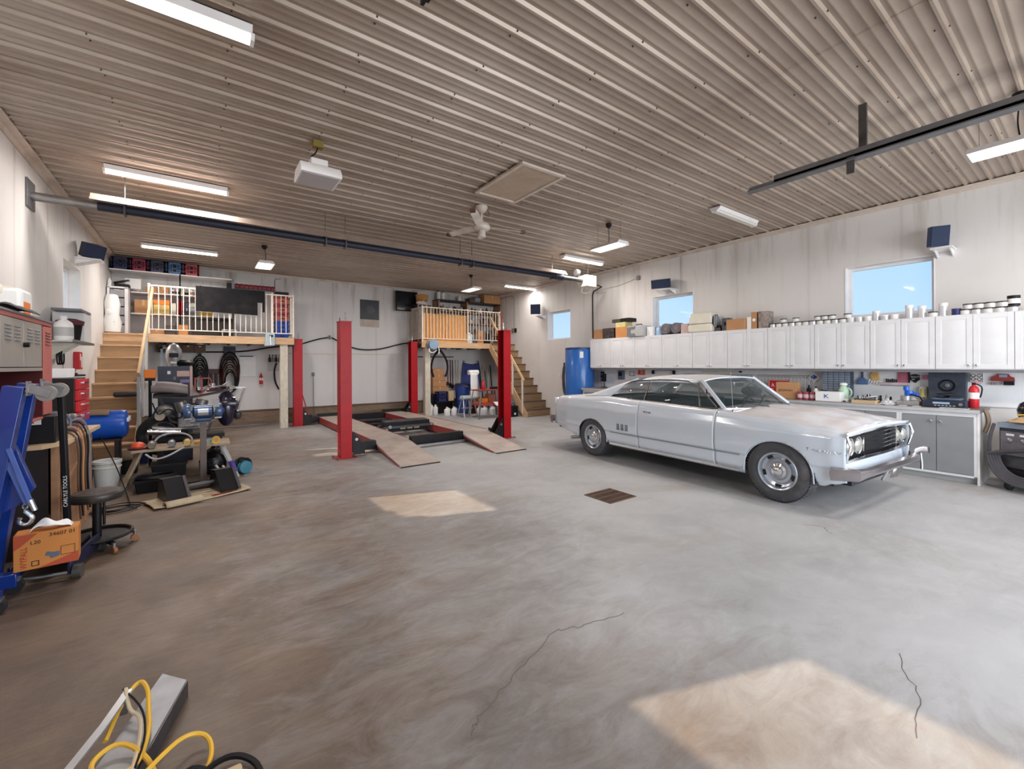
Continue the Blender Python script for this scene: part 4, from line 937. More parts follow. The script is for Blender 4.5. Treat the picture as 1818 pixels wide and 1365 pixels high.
t = wall_item('dustpan', 'blue-grey dustpan hanging by its handle under the wall cabinets', 'dustpan', 2.30, 1.25); obj('pan', MB().prism([(-.075, -.07), (.075, -.07), (.065, -.01), (.02, .04), (-.02, .04), (-.065, -.01)], 'x', -.03, -.006), mat('dustpan_blue', H('54709e'), .5), t, bevel=.006); obj('handle', MB().box(-.02, -.008, -.014, .014, .04, .14), mat('dustpan_dark', H('3e5274'), .5), t, bevel=.004)
t = wall_item('work_gloves', 'orange-tan fabric piece with white fingers pinned beside the dustpan', 'glove', 2.14, 1.3); obj('palm', MB().prism([(-.06, -.05), (.02, -.07), (.07, .02), (.03, .09), (-.04, .08)], 'x', -.03, -.006), mat('glove_tan', H('dbb070'), .8), t, bevel=.008)
for k in range(5): obj('finger', MB().beam((-.02, .055 - k * .03, -.03 - k * .012), (-.02, .075 - k * .03, -.08 - k * .012), .013, .016), paperw, t)
t = wall_item('red_tool_rack', 'red and white wall rack with pegs and a dark tool set', 'tool rack', 1.86, 1.27)
rp3 = mat('rack_pink', H('c7607c'), .5)
obj('rail', MB().box(-.03, -.006, -.12, .22, -.09, -.05), mat('rail_pale', H('dcc6cc'), .5), t); obj('lower_edge', MB().box(-.032, -.006, -.12, .22, -.095, -.09), dkred, t)
obj('back_plate', MB().box(-.014, -.006, -.12, .01, -.05, .12), rp3, t); obj('side_post', MB().box(-.03, -.006, -.125, -.112, -.05, .125), blk, t)
for k in range(4): obj('hook', MB().box(-.028, -.014, -.10 + k * .0, -.02, .08 - k * .035, .088 - k * .035), steel, t)
for k in range(6): obj('peg_tool', MB().cyl((-.02, .03 + k * .022, -.05), (-.02, .03 + k * .022, -.005 + .006 * (k % 3)), .008, seg=6), blk, t)
t = wall_item('round_decal', 'black and white shield-shaped badge sign on the backsplash', 'sign', 1.68, 1.285); obj('shield', MB().prism([(-.05, .05), (0, .065), (.05, .05), (.055, -.01), (0, -.065), (-.055, -.01)], 'x', -.01, -.006), blk, t)
text('lettering', 'ROUTE\n 66', .033, ink_w, t, frame((-.0115, .045, .012), (0, -1, 0), (0, 0, 1)))
t = wall_item('sticky_note', 'square pink sticky note under the wall cabinets', 'note', 1.575, 1.305); obj('note', MB().box(-.009, -.006, -.03, .03, -.03, .03), pink, t)
t = wall_item('thermostat', 'small beige wall thermostat right of the pink note', 'thermostat', 1.49, 1.30); obj('shell', MB().box(-.03, -.006, -.035, .03, -.035, .04), cream, t, bevel=.004); obj('dial_plate', MB().box(-.033, -.03, -.012, .015, -.01, .02), grey_m, t)
t = wall_item('hand_cleaner', 'yellow bottle in a white wall holder left of the black speaker box', 'bottle', 1.585, 1.07); obj('holder', MB().box(-.06, -.006, -.04, .045, -.06, .10), mat('pale_holder', H('ded9c4'), .5), t, bevel=.005); obj('bottle_body', MB().box(-.075, -.06, -.02, .02, -.05, .07), mat('pale_yel', H('e4d58a'), .4), t, bevel=.005)
t = thing('square_speaker', 'large dark square speaker box with round cone leaning on the backsplash', 'loudspeaker', (8.36, 1.33, ZW)); obj('speaker_cabinet', MB().box(-.02, .09, -.185, .185, .0, .452), mat('speaker_grey', H('3d4552'), .6, var=.15, scale=20), t, bevel=.005)
obj('cone_surround', MB().lathe([(.085, -.02), (.085, -.028), (.07, -.028), (.045, -.006), (.001, -.006)], (0, 0, .27), 'x', 24, caps=False), blk, t); obj('cone_cap', MB().ball((-.018, 0, .27), .032, 12, (.5, 1, 1)), grey_m, t); obj('port', MB().lathe([(.025, -.024), (.001, -.024)], (0, 0, .12), 'x', 12), blk, t)
t = thing('stereo_receiver', 'blue-black stereo receiver on the worktop under the square speaker', 'stereo', (8.02, 1.29, ZW)); obj('receiver_case', MB().box(-.14, .16, -.2, .2, .008, .085), mat('stereo_blue', H('36445a'), .35), t, bevel=.003); obj('front_panel', MB().box(-.146, -.14, -.2, .2, .008, .085), mat('stereo_face', H('232c3c'), .3), t); obj('display', MB().box(-.149, -.146, -.06, .1, .045, .07), mat('display_pale', H('9fb4cc'), .2), t); obj('dial', MB().cyl((-.16, -.16, .05), (-.146, -.16, .05), .02), steel, t)
for k in range(6): obj('button', MB().box(-.15, -.146, -.11 + k * .035, -.09 + k * .035, .02, .03), grey_l, t)
t = thing('turntable_lid', 'dark tray with coiled cable on top of the receiver', 'tray', (8.04, 1.29, ZW + .0875)); obj('tray', MB().box(-.1, .12, -.15, .13, 0, .03), mat('tray_blue', H('4d5a6e'), .4), t, bevel=.01); obj('cable', MB().tube([(-.08 * math.cos(a), .09 * math.sin(a), .035 + .004 * k) for k, a in enumerate([q * .7 for q in range(18)])], .006, 5), blk, t)
t = thing('magazine', 'flat pale magazine on the worktop in front of the receiver', 'magazine', (7.83, 1.18, ZW)); obj('pages', MB().box(-.07, .07, -.13, .13, 0, .006), paperw, t); obj('cover', MB().box(-.07, .07, -.13, .13, .006, .008), grey_m, t)
t = wall_item('gasket_plate', 'white plate with four round holes beside the square speaker', 'gasket', 1.065, 1.315); obj('plate', MB().box(-.012, -.006, -.065, .065, -.065, .065), paperw, t, bevel=.004)
obj('plate_edge', MB().box(-.0135, -.012, -.06, .06, .056, .06).box(-.0135, -.012, -.06, .06, -.06, -.056).box(-.0135, -.012, -.06, -.056, -.056, .056).box(-.0135, -.012, .056, .06, -.056, .056), ink, t)
for a in (-1, 1):
    for b2 in (-1, 1): obj('hole_ring', MB().tube([(-.014, a * .028 + .021 * math.cos(q), b2 * .024 + .018 * math.sin(q)) for q in [2 * math.pi * w / 12 for w in range(12)]], .004, 4, True), ink, t)
# fire extinguisher on the worktop
def extinguisher(label, loc, s2=1.0):
    t = thing('fire_extinguisher', label, 'fire extinguisher', loc); t.scale = (s2,) * 3
    obj('cylinder', MB().lathe([(.05, 0), (.055, .01), (.055, .26), (.04, .3), (.018, .32), (.018, .33)], seg=18), redb, t)
    obj('label_band', MB().lathe([(.056, .13), (.056, .22)], seg=18, caps=False), paperw, t)
    obj('valve', MB().box(-.02, .02, -.02, .02, .33, .36), blkm, t); obj('lever', MB().beam((0, .03, .365), (0, -.08, .385), .015, .006).beam((0, .02, .345), (0, -.075, .35), .015, .006), redb, t)
    obj('hose', MB().tube([(0, -.02, .345), (0, -.085, .31), (0, -.075, .2), (0, -.06, .15)], .009, 6, smooth=2), blk, t); return t
extinguisher('red fire extinguisher with white band standing on the right end of the worktop', (8.12, 1.045, ZW), .9)
t = wall_item('red_car_magnet', 'red and grey toy-car key holder on the wall at the far right', 'key holder', .83, 1.29); obj('car_shape', MB().prism([(.11, -.02), (.10, .03), (.06, .05), (.05, .075), (-.05, .075), (-.07, .04), (-.1, .03), (-.105, -.02)], 'x', -.02, -.006), redd, t); obj('window_shape', MB().box(-.022, -.02, -.04, .03, .03, .065), mat('sky_print', H('8fb0c8'), .4), t); obj('key_box', MB().box(-.04, -.006, -.1, -.01, -.07, -.02), blk, t)
for k in range(4): obj('key', MB().box(-.03, -.02, .02 + k * .025, .034 + k * .025, -.07, -.03), steel, t)
# machine parts on the counter
t = thing('parts_tray', 'shallow wooden tray heaped with bolts and chrome parts', 'tray', (7.86, 2.10, ZW)); obj('tray', MB().box(-.1, .1, -.14, .14, 0, .012).box(-.1, -.09, -.14, .14, .012, .05).box(.09, .1, -.14, .14, .012, .05).box(-.09, .09, -.14, -.13, .012, .05).box(-.09, .09, .13, .14, .012, .05), card3, t)
mb = MB(); random.seed(5)
for k in range(70): mb.cyl((random.uniform(-.08, .08), random.uniform(-.12, .12), .02 + random.random() * .07), (random.uniform(-.08, .08), random.uniform(-.12, .12), .03 + random.random() * .08), .006, seg=5)
o = obj('bolts', mb, steel, t, flat=True); o['kind'] = 'stuff'
for k in range(9):
    t = thing('socket_stack', 'small socket behind the wooden tray, %s from the white block' % nth(k), 'socket', (8.12 + .05 * (k % 3), 2.26 - k * .045, ZW), 0, 'chrome sockets behind the tray')
    obj('socket', MB().lathe([(.018, 0), (.018, .05), (.013, .055), (.013, .09 + .01 * (k % 4))], seg=8), chrome if k % 2 else blkm, t)
t = thing('magnetic_holder', 'white low block with dark slot beside the K box', 'holder', (7.9, 2.36, ZW)); obj('block', MB().box(-.03, .03, -.04, .04, 0, .05), paperw, t, bevel=.003); obj('slot', MB().box(-.032, -.03, -.02, .02, .005, .02), blk, t)
t = thing('clear_bag', 'crumpled clear plastic bag of parts on the worktop', 'bag', (7.9, 1.865, ZW)); obj('bag_film', MB().grid(lambda u, v: ((u - .5) * .2, (v - .5) * .18, .005 + .075 * math.sin(math.pi * u) * math.sin(math.pi * v) * (.7 + .5 * math.sin(19 * u + 7 * v) * math.cos(23 * v))), 18, 18), mat('film', H('c6c6cc'), .15, var=.3, scale=30), t)
t = thing('carburetor', 'grey metal carburetor casting with a blue rag-like cap on the worktop', 'carburetor', (8.0, 1.65, ZW)); obj('casting', MB().box(-.08, .1, -.12, .12, 0, .06).cyl((-.03, .03, .06), (-.03, .03, .13), .055), mat('cast_alu', H('a7a5a5'), .4, metal=.5, var=.25, scale=25), t, bevel=.006)
obj('blue_cap', MB().cyl((0, 0, .13), (0, 0, .2), .05).cyl((0, .03, .2), (0, .03, .26), .032).box(-.04, .05, -.1, .0, .13, .17), blueb, t, bevel=.006)
obj('linkage', MB().tube([(-.05, -.02, .15), (-.06, -.12, .12), (-.04, -.16, .03)], .01, 5), blkm, t)
t = thing('spray_trigger', 'red trigger sprayer lying beside the blue capped casting', 'sprayer', (8.15, 1.5, ZW)); obj('sprayer_body', MB().cyl((0, -.03, .03), (0, .1, .03), .028), redb, t); obj('trigger_head', MB().beam((0, .1, .03), (-.0, .14, .09), .02, .03), paperw, t)
for k in range(4): tag(obj('loose_paper', MB().box(7.79, 7.86, 1.50 + k * .14, 1.58 + k * .14, ZW, ZW + .004), paperw), 'small flat white paper on the worktop edge, %s from the right end' % nth(k), 'paper', 'papers along the worktop edge')
# ---- tall blue tank, cords
t = thing('water_tank', 'tall blue round tank with a white label at the far end of the cabinets', 'tank', (8.08, 8.17, 0))
obj('tank_shell', MB().lathe([(.36, 0), (.375, .03), (.375, 1.88), (.36, 1.91), (.3, 1.925)], seg=40), bluet, t); obj('rim_ring', MB().lathe([(.372, 1.895), (.376, 1.9), (.376, 1.94), (.35, 1.95), (.34, 1.93)], seg=40, caps=False), mat('tank_lid_blue', H('243f78'), .4), t)
a = R_(233)
obj('label', MB().grid(lambda u, v: (.3775 * math.cos(a - .12 + .24 * u), .3775 * math.sin(a - .12 + .24 * u), 1.68 + .16 * v), 4, 2), paperw, t)
for k in range(10): obj('lid_bolt', MB().cyl((.3 * math.cos(k * .63), .3 * math.sin(k * .63), 1.925), (.3 * math.cos(k * .63), .3 * math.sin(k * .63), 1.955), .015, seg=6), navy, t)
t = thing('hose_coil', 'black cables coiled on a wall bracket left of the blue tank', 'cable coil', (8.44, 9.02, 1.0)); obj('bracket', MB().box(-.06, .06, -.1, .1, .5, .56), blkm, t)
for k in range(6): obj('cable_loop', MB().tube([(-.05 - .012 * (k % 3), (.07 + .012 * k) * math.cos(q), .1 + (.36 + .02 * k) * math.sin(q)) for q in [2 * math.pi * w / 18 for w in range(18)]], .012, 5, True), blk if k % 2 else grey_m, t)
# thin white conduit, small outlets on right wall
tag(obj('conduit', MB().tube([(8.49, 12.6, 3.8), (8.49, 11.75, 3.82), (8.49, 11.64, 3.74), (8.49, 11.63, 2.7)], .009, 5), grey_m), 'thin grey conduit dropping to a double outlet on the right wall by the loft', 'conduit')
for k, yy in enumerate((11.7, 11.55)): tag(obj('wall_outlet', MB().box(8.46, 8.499, yy - .045, yy + .045, 2.58, 2.72), blkm if k else grey_m, bevel=.005), ('dark' if k else 'grey') + ' outlet box of the pair on the right wall beside the loft stairs', 'outlet')
tag(obj('switch_plate', MB().box(8.485, 8.499, 9.35, 9.42, 1.14, 1.26).box(8.478, 8.485, 9.375, 9.395, 1.17, 1.22), trimw, bevel=.002), 'small wall switch left of the cable coil', 'switch')
tag(obj('thin_wire', MB().tube([(8.49, 8.0, 3.45), (8.49, 7.2, 3.47), (8.49, 6.62, 3.57)], .004, 4), grey_m), 'thin wire sagging along the right wall from the heater to a small junction box', 'wire')
tag(obj('junction_box', MB().box(8.45, 8.499, 6.55, 6.63, 3.52, 3.62), grey_m, bevel=.004), 'small grey junction box high on the right wall', 'junction box')
# ---- welder at the right edge
wm = mat('welder_panel', H('6f6a70'), .45, var=.25, scale=12, dirt=H('3f3a3c'), dirt_amt=.4); wd = mat('welder_dark', H('3a3d45'), .5, var=.2)
t = thing('welding_machine', 'dark wheeled welding machine with thick hanging cables at the right edge', 'welder', (7.97, .42, 0), R_(-24))
obj('case', MB().box(-.32, .45, -.36, .27, .26, .80), wd, t, bevel=.012)
obj('front_panel', MB().box(-.335, -.32, -.30, .25, .42, .70), wm, t, bevel=.003)
obj('top_trim', MB().box(-.345, -.32, -.34, .27, .74, .80), mat('welder_trim', H('8b97a8'), .4), t); obj('lower_panel', MB().box(-.33, -.32, -.34, .27, .28, .40), dsteel, t)
for a in (.16, .04):
    obj('knob', MB().lathe([(.028, -.335), (.026, -.35), (.012, -.36)], (0, a, .60), 'x', 14), steel, t); obj('dial_label', MB().box(-.338, -.335, a - .035, a + .035, .65, .675), paperw, t)
obj('cable_socket', MB().lathe([(.04, -.335), (.04, -.35), (.03, -.352)], (0, -.12, .53), 'x', 14), blk, t)
obj('side_box', MB().box(-.36, -.32, -.34, -.26, .5, .72), mat('teal_grey', H('5d6d78'), .5), t)
for k in range(5):
    r = .22 + .02 * k; obj('welding_cable', MB().tube([(-.38 - .012 * k, .02 + r * 1.0 * math.cos(q), .42 + r * 1.1 * math.sin(q)) for q in [math.pi * (.62 + 1.4 * w / 18) for w in range(19)]] + [(-.35, -.12, .53)] , .017, 7, smooth=1), mat('cable_grey', H('4a474c'), .6, var=.15), t)
obj('cable_drop', MB().tube([(-.34, .30, .78), (-.37, .33, .6), (-.37, .33, .35), (-.38, .22, .12), (-.40, 0, .06), (-.38, -.25, .18)], .017, 7, smooth=2), MATS['cable_grey'], t)
obj('undercarriage', MB().box(-.34, .45, -.34, .25, .12, .26), blkm, t)
for (a, b2) in ((-.28, .2), (-.28, -.3), (.38, .2), (.38, -.3)):
    c = obj('caster', MB().cyl((a, b2 - .02, .055), (a, b2 + .02, .055), .055, seg=14), rubber, t); obj('caster_fork', MB().box(a - .03, a + .03, b2 - .035, b2 - .025, .05, .13).box(a - .03, a + .03, b2 + .025, b2 + .035, .05, .13), steel, c)
t = thing('leather_gloves', 'tan leather gloves and rag heaped on top of the welding machine', 'gloves', (7.9, .45, .802), R_(-24))
for k, (a, b2, q) in enumerate(((-.2, .08, .2), (-.14, -.1, .9), (-.12, -.02, -.5))):
    obj('glove', MB().grid(lambda u, v: (a + (u - .5) * .3 * math.cos(q) - (v - .5) * .16 * math.sin(q), b2 + (u - .5) * .3 * math.sin(q) + (v - .5) * .16 * math.cos(q), .02 + .02 * k + .05 * math.sin(math.pi * u) * math.sin(math.pi * v) + .008 * math.sin(25 * u)), 14, 8), leather, t, thick=.012)
obj('yellow_wire', MB().tube([(-.25, .1, .1), (-.1, 0, .11), (.05, -.2, .09)], .006, 5, smooth=1), cordy, t)
t = thing('welding_helmet', 'glossy black welding helmet resting behind the gloves on the welder', 'helmet', (8.04, .56, .802)); t.scale = (.8, .8, .8)
obj('helmet_shell', MB().lathe([(.11, .02), (.14, .08), (.15, .18), (.12, .27), (.05, .32), (.01, .33)], seg=20), mat('gloss_black', H('1b1d22'), .15, coat=.5, var=.2), t); obj('visor', MB().box(-.16, -.12, -.06, .06, .14, .24), mat('visor', H('2f3a45'), .1), t, bevel=.01); obj('strap_knob', MB().cyl((0, .0, .33), (0, 0, .37), .02), cream, t)
t = thing('brown_rag', 'brown rag hanging over the right end corner of the worktop', 'rag', (7.78, .93, .93)); obj('cloth', MB().grid(lambda u, v: (.1 * v + .02 * math.sin(6 * v), -.012 - .03 * math.sin(math.pi * u) - .02 * math.sin(9 * v), .0 - .28 * u + .02 * v), 10, 8), mat('rag_brown', H('7b6a5a'), .9), t, thick=.006)
# ================================================================ four-post lift
L_ = thing('car_lift', 'red four-post car lift with pale runways lying lowered on the floor', 'car lift', (0, 0, 0))
def post(x, y, sg, H2, side):
    """C-shaped post, open side towards the lift centre"""
    p = bpy.data.objects.new('post', None); C.objects.link(p); p.parent = L_; p.location = (x, y, 0)
    mb = MB(); w, d2, th = (.088 if y < 9 else .1), .11, .008
    mb.prism([(-w, -d2), (w, -d2), (w, -d2 + th), (-w + th, -d2 + th), (-w + th, d2 - th), (w, d2 - th), (w, d2), (-w, d2)] if sg > 0 else [(w, -d2), (-w, -d2), (-w, -d2 + th), (w - th, -d2 + th), (w - th, d2 - th), (-w, d2 - th), (-w, d2), (w, d2)], 'z', .012, H2)
    obj('post_column', mb, redp, p)
    obj('cap_plate', MB().box(-w - .01, w + .01, -d2 - .01, d2 + .01, H2, H2 + .012), redp, p)
    obj('lock_ladder', MB().box(-w * .2, w * .2, -.02, .02, .05, H2 - .05), dkred, p)
    obj('base_plate', MB().box(-.17, .17, -.16, .16, .0, .012), redd, p)
    for a in (-.15, .15):
        for b2 in (-.14, .14): obj('anchor_bolt', MB().cyl((a, b2, .012), (a, b2, .03), .01, seg=6), dsteel, p)
    obj('lock_rod', MB().cyl((sg * .02, 0, H2), (sg * .02, 0, H2 + .17), .01, seg=6).cyl((sg * .02, 0, H2 + .05), (sg * .02, 0, H2 + .085), .02, seg=6), steel, p)
    obj('cable_stud', MB().cyl((-sg * .07, 0, H2), (-sg * .07, 0, H2 + .07), .008, seg=6), dsteel, p)
    # carriage end plate
    obj('carriage_plate', MB().prism([(sg * .10, .05), (sg * .30, .05), (sg * .30, .16), (sg * .13, .42), (sg * .10, .42)], 'y', -.1, -.09).prism([(sg * .10, .05), (sg * .30, .05), (sg * .30, .16), (sg * .13, .42), (sg * .10, .42)], 'y', .09, .1), blkm, p)
    obj('carriage_roller', MB().cyl((sg * .16, -.1, .30), (sg * .16, -.115, .30), .025, seg=10), steel, p)
    return p
post(1.93, 7.40, 1, 2.23, 'l'); post(5.14, 7.40, -1, 2.22, 'r'); post(2.0, 12.05, 1, 2.18, 'l'); post(5.09, 12.05, -1, 2.2, 'r')
runm = mat('runway_top', H('b7a9a0'), .55, var=.1, scale=4, dirt=H('8c5f55'), dirt_amt=.45, dscale=3); dusty_deck = runm
def runway(x0, x1):
    o = obj('runway', MB().box(x0, x1, 7.75, 12.35, .135, .16), runm, L_, bevel=.003)
    obj('side_rail', MB().box(x0 - .012, x0, 7.75, 12.35, .03, .175), redd, o); obj('side_rail', MB().box(x1, x1 + .012, 7.75, 12.35, .03, .165), redd, o)
    obj('wheel_stop', MB().box(x0, x1, 12.3, 12.35, .16, .24), blkm, o)
runway(2.52, 3.14); runway(4.26, 4.90)
def rampf(name_, a):
    (x0, x1, X0, X1) = a
    mb = MB(); mb.hexa([(x0, 6.15, .002), (x1, 6.15, .002), (X1, 7.74, .12), (X0, 7.74, .12), (x0, 6.15, .012), (x1, 6.15, .012), (X1, 7.74, .158), (X0, 7.74, .158)])
    o = obj('ramp', mb, runm, L_)
    obj('ramp_lip', MB().box(x0, x1, 6.12, 6.15, .001, .012), blkm, o)
    obj('ramp_rib', MB().beam((x0 + .01, 6.25, .012), (X0 + .01, 7.7, .08), .02, .02).beam((x1 - .01, 6.25, .012), (X1 - .01, 7.7, .08), .02, .02), redd, o)
rampf('ramp', (2.40, 3.03, 2.52, 3.14)); rampf('ramp', (4.09, 4.72, 4.26, 4.90))
for yy in (7.62, 12.1):
    obj('crossbeam', MB().box(2.18, 2.5, yy - .07, yy + .07, .055, .2).box(3.16, 4.24, yy - .07, yy + .07, .055, .2).box(4.92, 4.9 + .03, yy - .07, yy + .07, .055, .2).box(2.5, 4.93, yy - .05, yy + .05, .03, .12), blkm, L_)
obj('cable_guard', MB().box(3.2, 4.2, 7.42, 7.44, .02, .06), steel, L_)
# rolling jack bridge between the runways
t = thing('bridge_jack', 'black rolling bridge jack with steel rollers resting between the lift runways', 'jack', (3.72, 9.2, 0.0))
obj('main_beam', MB().box(-.50, .50, -.14, .12, .18, .29), blkm, t, bevel=.006); obj('side_plate', MB().box(-.46, .46, -.16, -.14, .08, .24), blkm, t)
for k in range(3): obj('decal', MB().box(-.2 + k * .16, -.08 + k * .16, -.163, -.16, .13, .19), mat('yellow_decal', H('d8c890'), .5), t)
obj('top_plate', MB().box(-.52, .44, -.12, .1, .29, .315), dsteel, t)
obj('upper_track', MB().box(-.58, .56, .14, .2, .165, .21).box(-.58, .56, -.22, -.16, .165, .21), dsteel, t)
for a in (-.45, .5): obj('roller', MB().cyl((a, -.24, .2), (a, -.18, .2), .035, seg=12), steel, t)
obj('handle', MB().tube([(-.2, -.2, .1), (.0, -.5, .06), (.1, -.6, .05)], .012, 5), steel, t)
tag(obj('scissor_base', MB().box(3.28, 4.1, 10.3, 11.9, 0, .03).box(3.35, 4.05, 10.5, 10.6, .03, .09).box(3.35, 4.05, 11.2, 11.3, .03, .09), blkm), 'dark flat steel drip frame on the floor between the runways at the back', 'frame')

# ================================================================ storage lofts
def loft(x0, x1, label, post_x, stair=None):
    t = thing('storage_loft', label, 'loft', (0, 0, 0)); y0 = 11.75
    obj('front_beam', MB().box(x0, x1, y0, y0 + .045, 2.03, 2.2), wood, t, bevel=.003)
    obj('deck', MB().box(x0, x1, y0 + .045, YB - .001, 2.16, 2.2), plywood, t)
    k = x0 + .1
    while k < x1:
        obj('joist', MB().box(k - .02, k + .02, y0 + .05, YB - .01, 2.03, 2.16), wood_dk, t); k += .41
    obj('end_beam', MB().box(x1 - .045, x1, y0 + .046, YB - .01, 2.03, 2.16), wood, t)
    obj('support_post', MB().box(post_x - .085, post_x + .085, y0 + .05, y0 + .2, 0, 2.03), wood_w, t, bevel=.004)
    return t
LL = loft(XL + .004, 1.88, 'pine-fronted storage loft on the left, above the motorcycle corner', 1.66)
LR = loft(5.24, XR - .005, 'pine-fronted storage loft on the right with diagonal stairs beside it', 5.45)
def railing(parent_label, pts, z0, n, posts, lab, gap=None):
    t = thing('guard_railing', lab, 'railing', (0, 0, 0))
    (a, b2) = pts; a, b2 = Vector(a), Vector(b2); d = (b2 - a)
    obj('top_rail', MB().beam((a.x, a.y, z0 + 1.02), (b2.x, b2.y, z0 + 1.02), .03, .03), railp, t)
    obj('bottom_rail', MB().beam((a.x, a.y, z0 + .1), (b2.x, b2.y, z0 + .1), .022, .022), railp, t)
    for k in range(n):
        p = a + d * ((k + .5) / n); obj('baluster', MB().box(p.x - .008, p.x + .008, p.y - .008, p.y + .008, z0 + .11, z0 + 1.005), railp, t)
    for f in posts:
        p = a + d * f; obj('rail_post', MB().box(p.x - .018, p.x + .018, p.y - .018, p.y + .018, z0, z0 + 1.06), railp, t)
    return t
railing('L', ((-.86, 11.76), (1.86, 11.76)), 2.2, 26, (0, .52, .835, 1), 'cream steel railing across the left loft')
railing('R', ((5.27, 11.78), (8.0, 11.78)), 2.2, 26, (0, .56, 1), 'cream steel railing across the right loft, past the orange panels')
railing('Rs', ((5.27, 11.8), (5.27, 12.8)), 2.2, 13, (1,), 'cream side railing of the right loft running back to the wall')
railing('Ls', ((1.86, 11.8), (1.86, 12.8)), 2.2, 13, (1,), 'cream side railing of the left loft beside the crate stack')
# blackboard over left rail, two sheets
t = thing('black_board', 'dusty black sheet hung over the left loft railing', 'board', (0, 11.70, 0)); bbm = mat('chalky_black', H('141216'), .7, var=.3, dirt=H('37322f'), dirt_amt=.4, dscale=3, spec=.2)
obj('main_sheet', MB().prism([(-.07, 3.28), (1.25, 3.28), (1.25, 2.78), (1.20, 2.78), (1.20, 3.0), (1.10, 3.0), (1.10, 2.70), (-.07, 2.73)], 'y', 0, .01), bbm, t)
obj('top_hook', MB().box(.0, .03, -.004, .07, 3.27, 3.29).box(1.1, 1.13, -.004, .07, 3.27, 3.29), blkm, t)
# orange panels behind right rail
t = thing('plank_fence', 'row of orange pine boards standing behind the right loft railing', 'panel', (0, 11.84, 0))
for k in range(12):
    a = 5.30 + k * .124; obj('board', MB().box(a, a + .119, 0, .018 + .002 * (k % 2), 2.27 - .003 * k, 3.05 + .002 * (k % 3)), wood_or, t, bevel=.002)
obj('sill_board', MB().box(5.29, 6.80, -.02, .05, 2.2, 2.265), wood_or, t)
# left loft shelving
def shelf_unit(label, x0, x1, zs, y0=12.35, m=trimw, up=None, ztop=None):
    t = thing('shelving', label, 'shelf', (0, 0, 0))
    for z in zs: obj('shelf_board', MB().box(x0, x1, y0, YB - .02, z - .022, z), m, t)
    for x in (up or (x0 + .01, x1 - .01)): obj('upright', MB().box(x - .012, x + .012, y0 - .005, y0 + .02, 2.2, ztop or max(zs)), grey_m, t)
    return t
shelf_unit('white shelf boards on grey uprights along the back of the left loft', -1.2, .66, (2.68, 3.14), up=(-.36, .64), ztop=3.6)
shelf_unit('high shelf near the ceiling carrying the plastic crates', -1.55, .68, (3.60,), up=(-.36, .66), ztop=3.6)
# crates near ceiling
def crate(label, x, y, z, w, d2, h2, m, group, cat='crate'):
    t = thing('plastic_crate', label, cat, (x, y, z), 0, group); fr = MB(); th = .012
    fr.box(-w / 2, w / 2, -d2 / 2, d2 / 2, 0, .01)
    for s2 in (-1, 1):
        for (z0, z1) in ((.01, h2 * .2), (h2 * .42, h2 * .52), (h2 * .85, h2)):
            fr.box(-w / 2, w / 2, s2 * (d2 / 2 - th / 2) - th / 2, s2 * (d2 / 2 - th / 2) + th / 2, z0, z1)
            fr.box(s2 * (w / 2 - th / 2) - th / 2, s2 * (w / 2 - th / 2) + th / 2, -d2 / 2 + th, d2 / 2 - th, z0, z1)
        for q in range(7):
            if q in (3,) : continue
            xx = -w / 2 + w * (q + .5) / 7; fr.box(xx - w * .035, xx + w * .035, s2 * (d2 / 2 - th / 2) - th / 2, s2 * (d2 / 2 - th / 2) + th / 2, h2 * .2, h2 * .85)
        fr.box(s2 * (w / 2 - .02) - .02, s2 * (w / 2 - .02) + .02, -d2 / 2, -d2 / 2 + th, 0, h2)
    obj('crate_body', fr, m, t); obj('liner', MB().box(-w / 2 + .014, w / 2 - .014, -d2 / 2 + .014, d2 / 2 - .014, .012, h2 * .75), blk, t); return t
for k, (m, nm) in enumerate(((mat('crate_navy', H('2b2f58'), .5), 'dark navy crate in the corner, leftmost on the high shelf'), (mat('crate_crimson', H('8c2344'), .5), 'crimson crate between the two dark crates on the high shelf'), (mat('crate_slate', H('35355a'), .5), 'slate purple crate, third on the high shelf'), (mat('crate_sky', H('3f6a9c'), .5), 'sky blue crate on the high shelf'), (mat('crate_red', H('b03a4a'), .5), 'bright red crate, rightmost on the high shelf'))):
    crate(nm, -1.37 + k * .305, 12.53, 3.602, .29, .3, .26, m, 'crates on the high shelf')
# drawer tower and white sack
t = thing('drawer_tower', 'white plastic drawer tower with smoky grey drawers at the stair top', 'drawer unit', (-1.34, 12.28, 2.2))
obj('tower_frame', MB().box(-.21, -.17, -.18, .2, 0, .98).box(.06, .12, -.18, .2, 0, .98).box(-.21, .12, .16, .2, 0, .98).box(-.21, .12, -.18, .2, .955, .99).box(-.17, .06, -.18, .16, 0, .02), trimw, t, bevel=.004)
for k in range(5): dd = obj('drawer', MB().box(-.165, .055, -.17, .12, .03 + k * .185, .19 + k * .185), smoke, t, bevel=.006); obj('drawer_handle', MB().box(-.10, -.02, -.185, -.17, .17 + k * .185, .185 + k * .185), trimw, dd)
t = thing('white_sack', 'slumped white plastic sack leaning on the drawer tower', 'sack', (-1.45, 11.93, 2.2)); obj('sack_body', MB().lathe([(.06, 0), (.13, .03), (.15, .2), (.11, .4), (.13, .6), (.09, .78), (.05, .8)], seg=12), paperw, t); obj('side_bulge', MB().ball((-.02, -.04, .42), .11, 10, (.8, .8, 1.2)), paperw, t); obj('print_mark', MB().box(-.03, .05, -.135, -.12, .17, .23), grey_m, t)
def shelf_things(rows):
    for r in rows: r()
carton('white appliance box with small green screen on top of the drawer tower', -1.17, 12.5, 3.205, .26, .2, .22, paperw, tape_on=False)
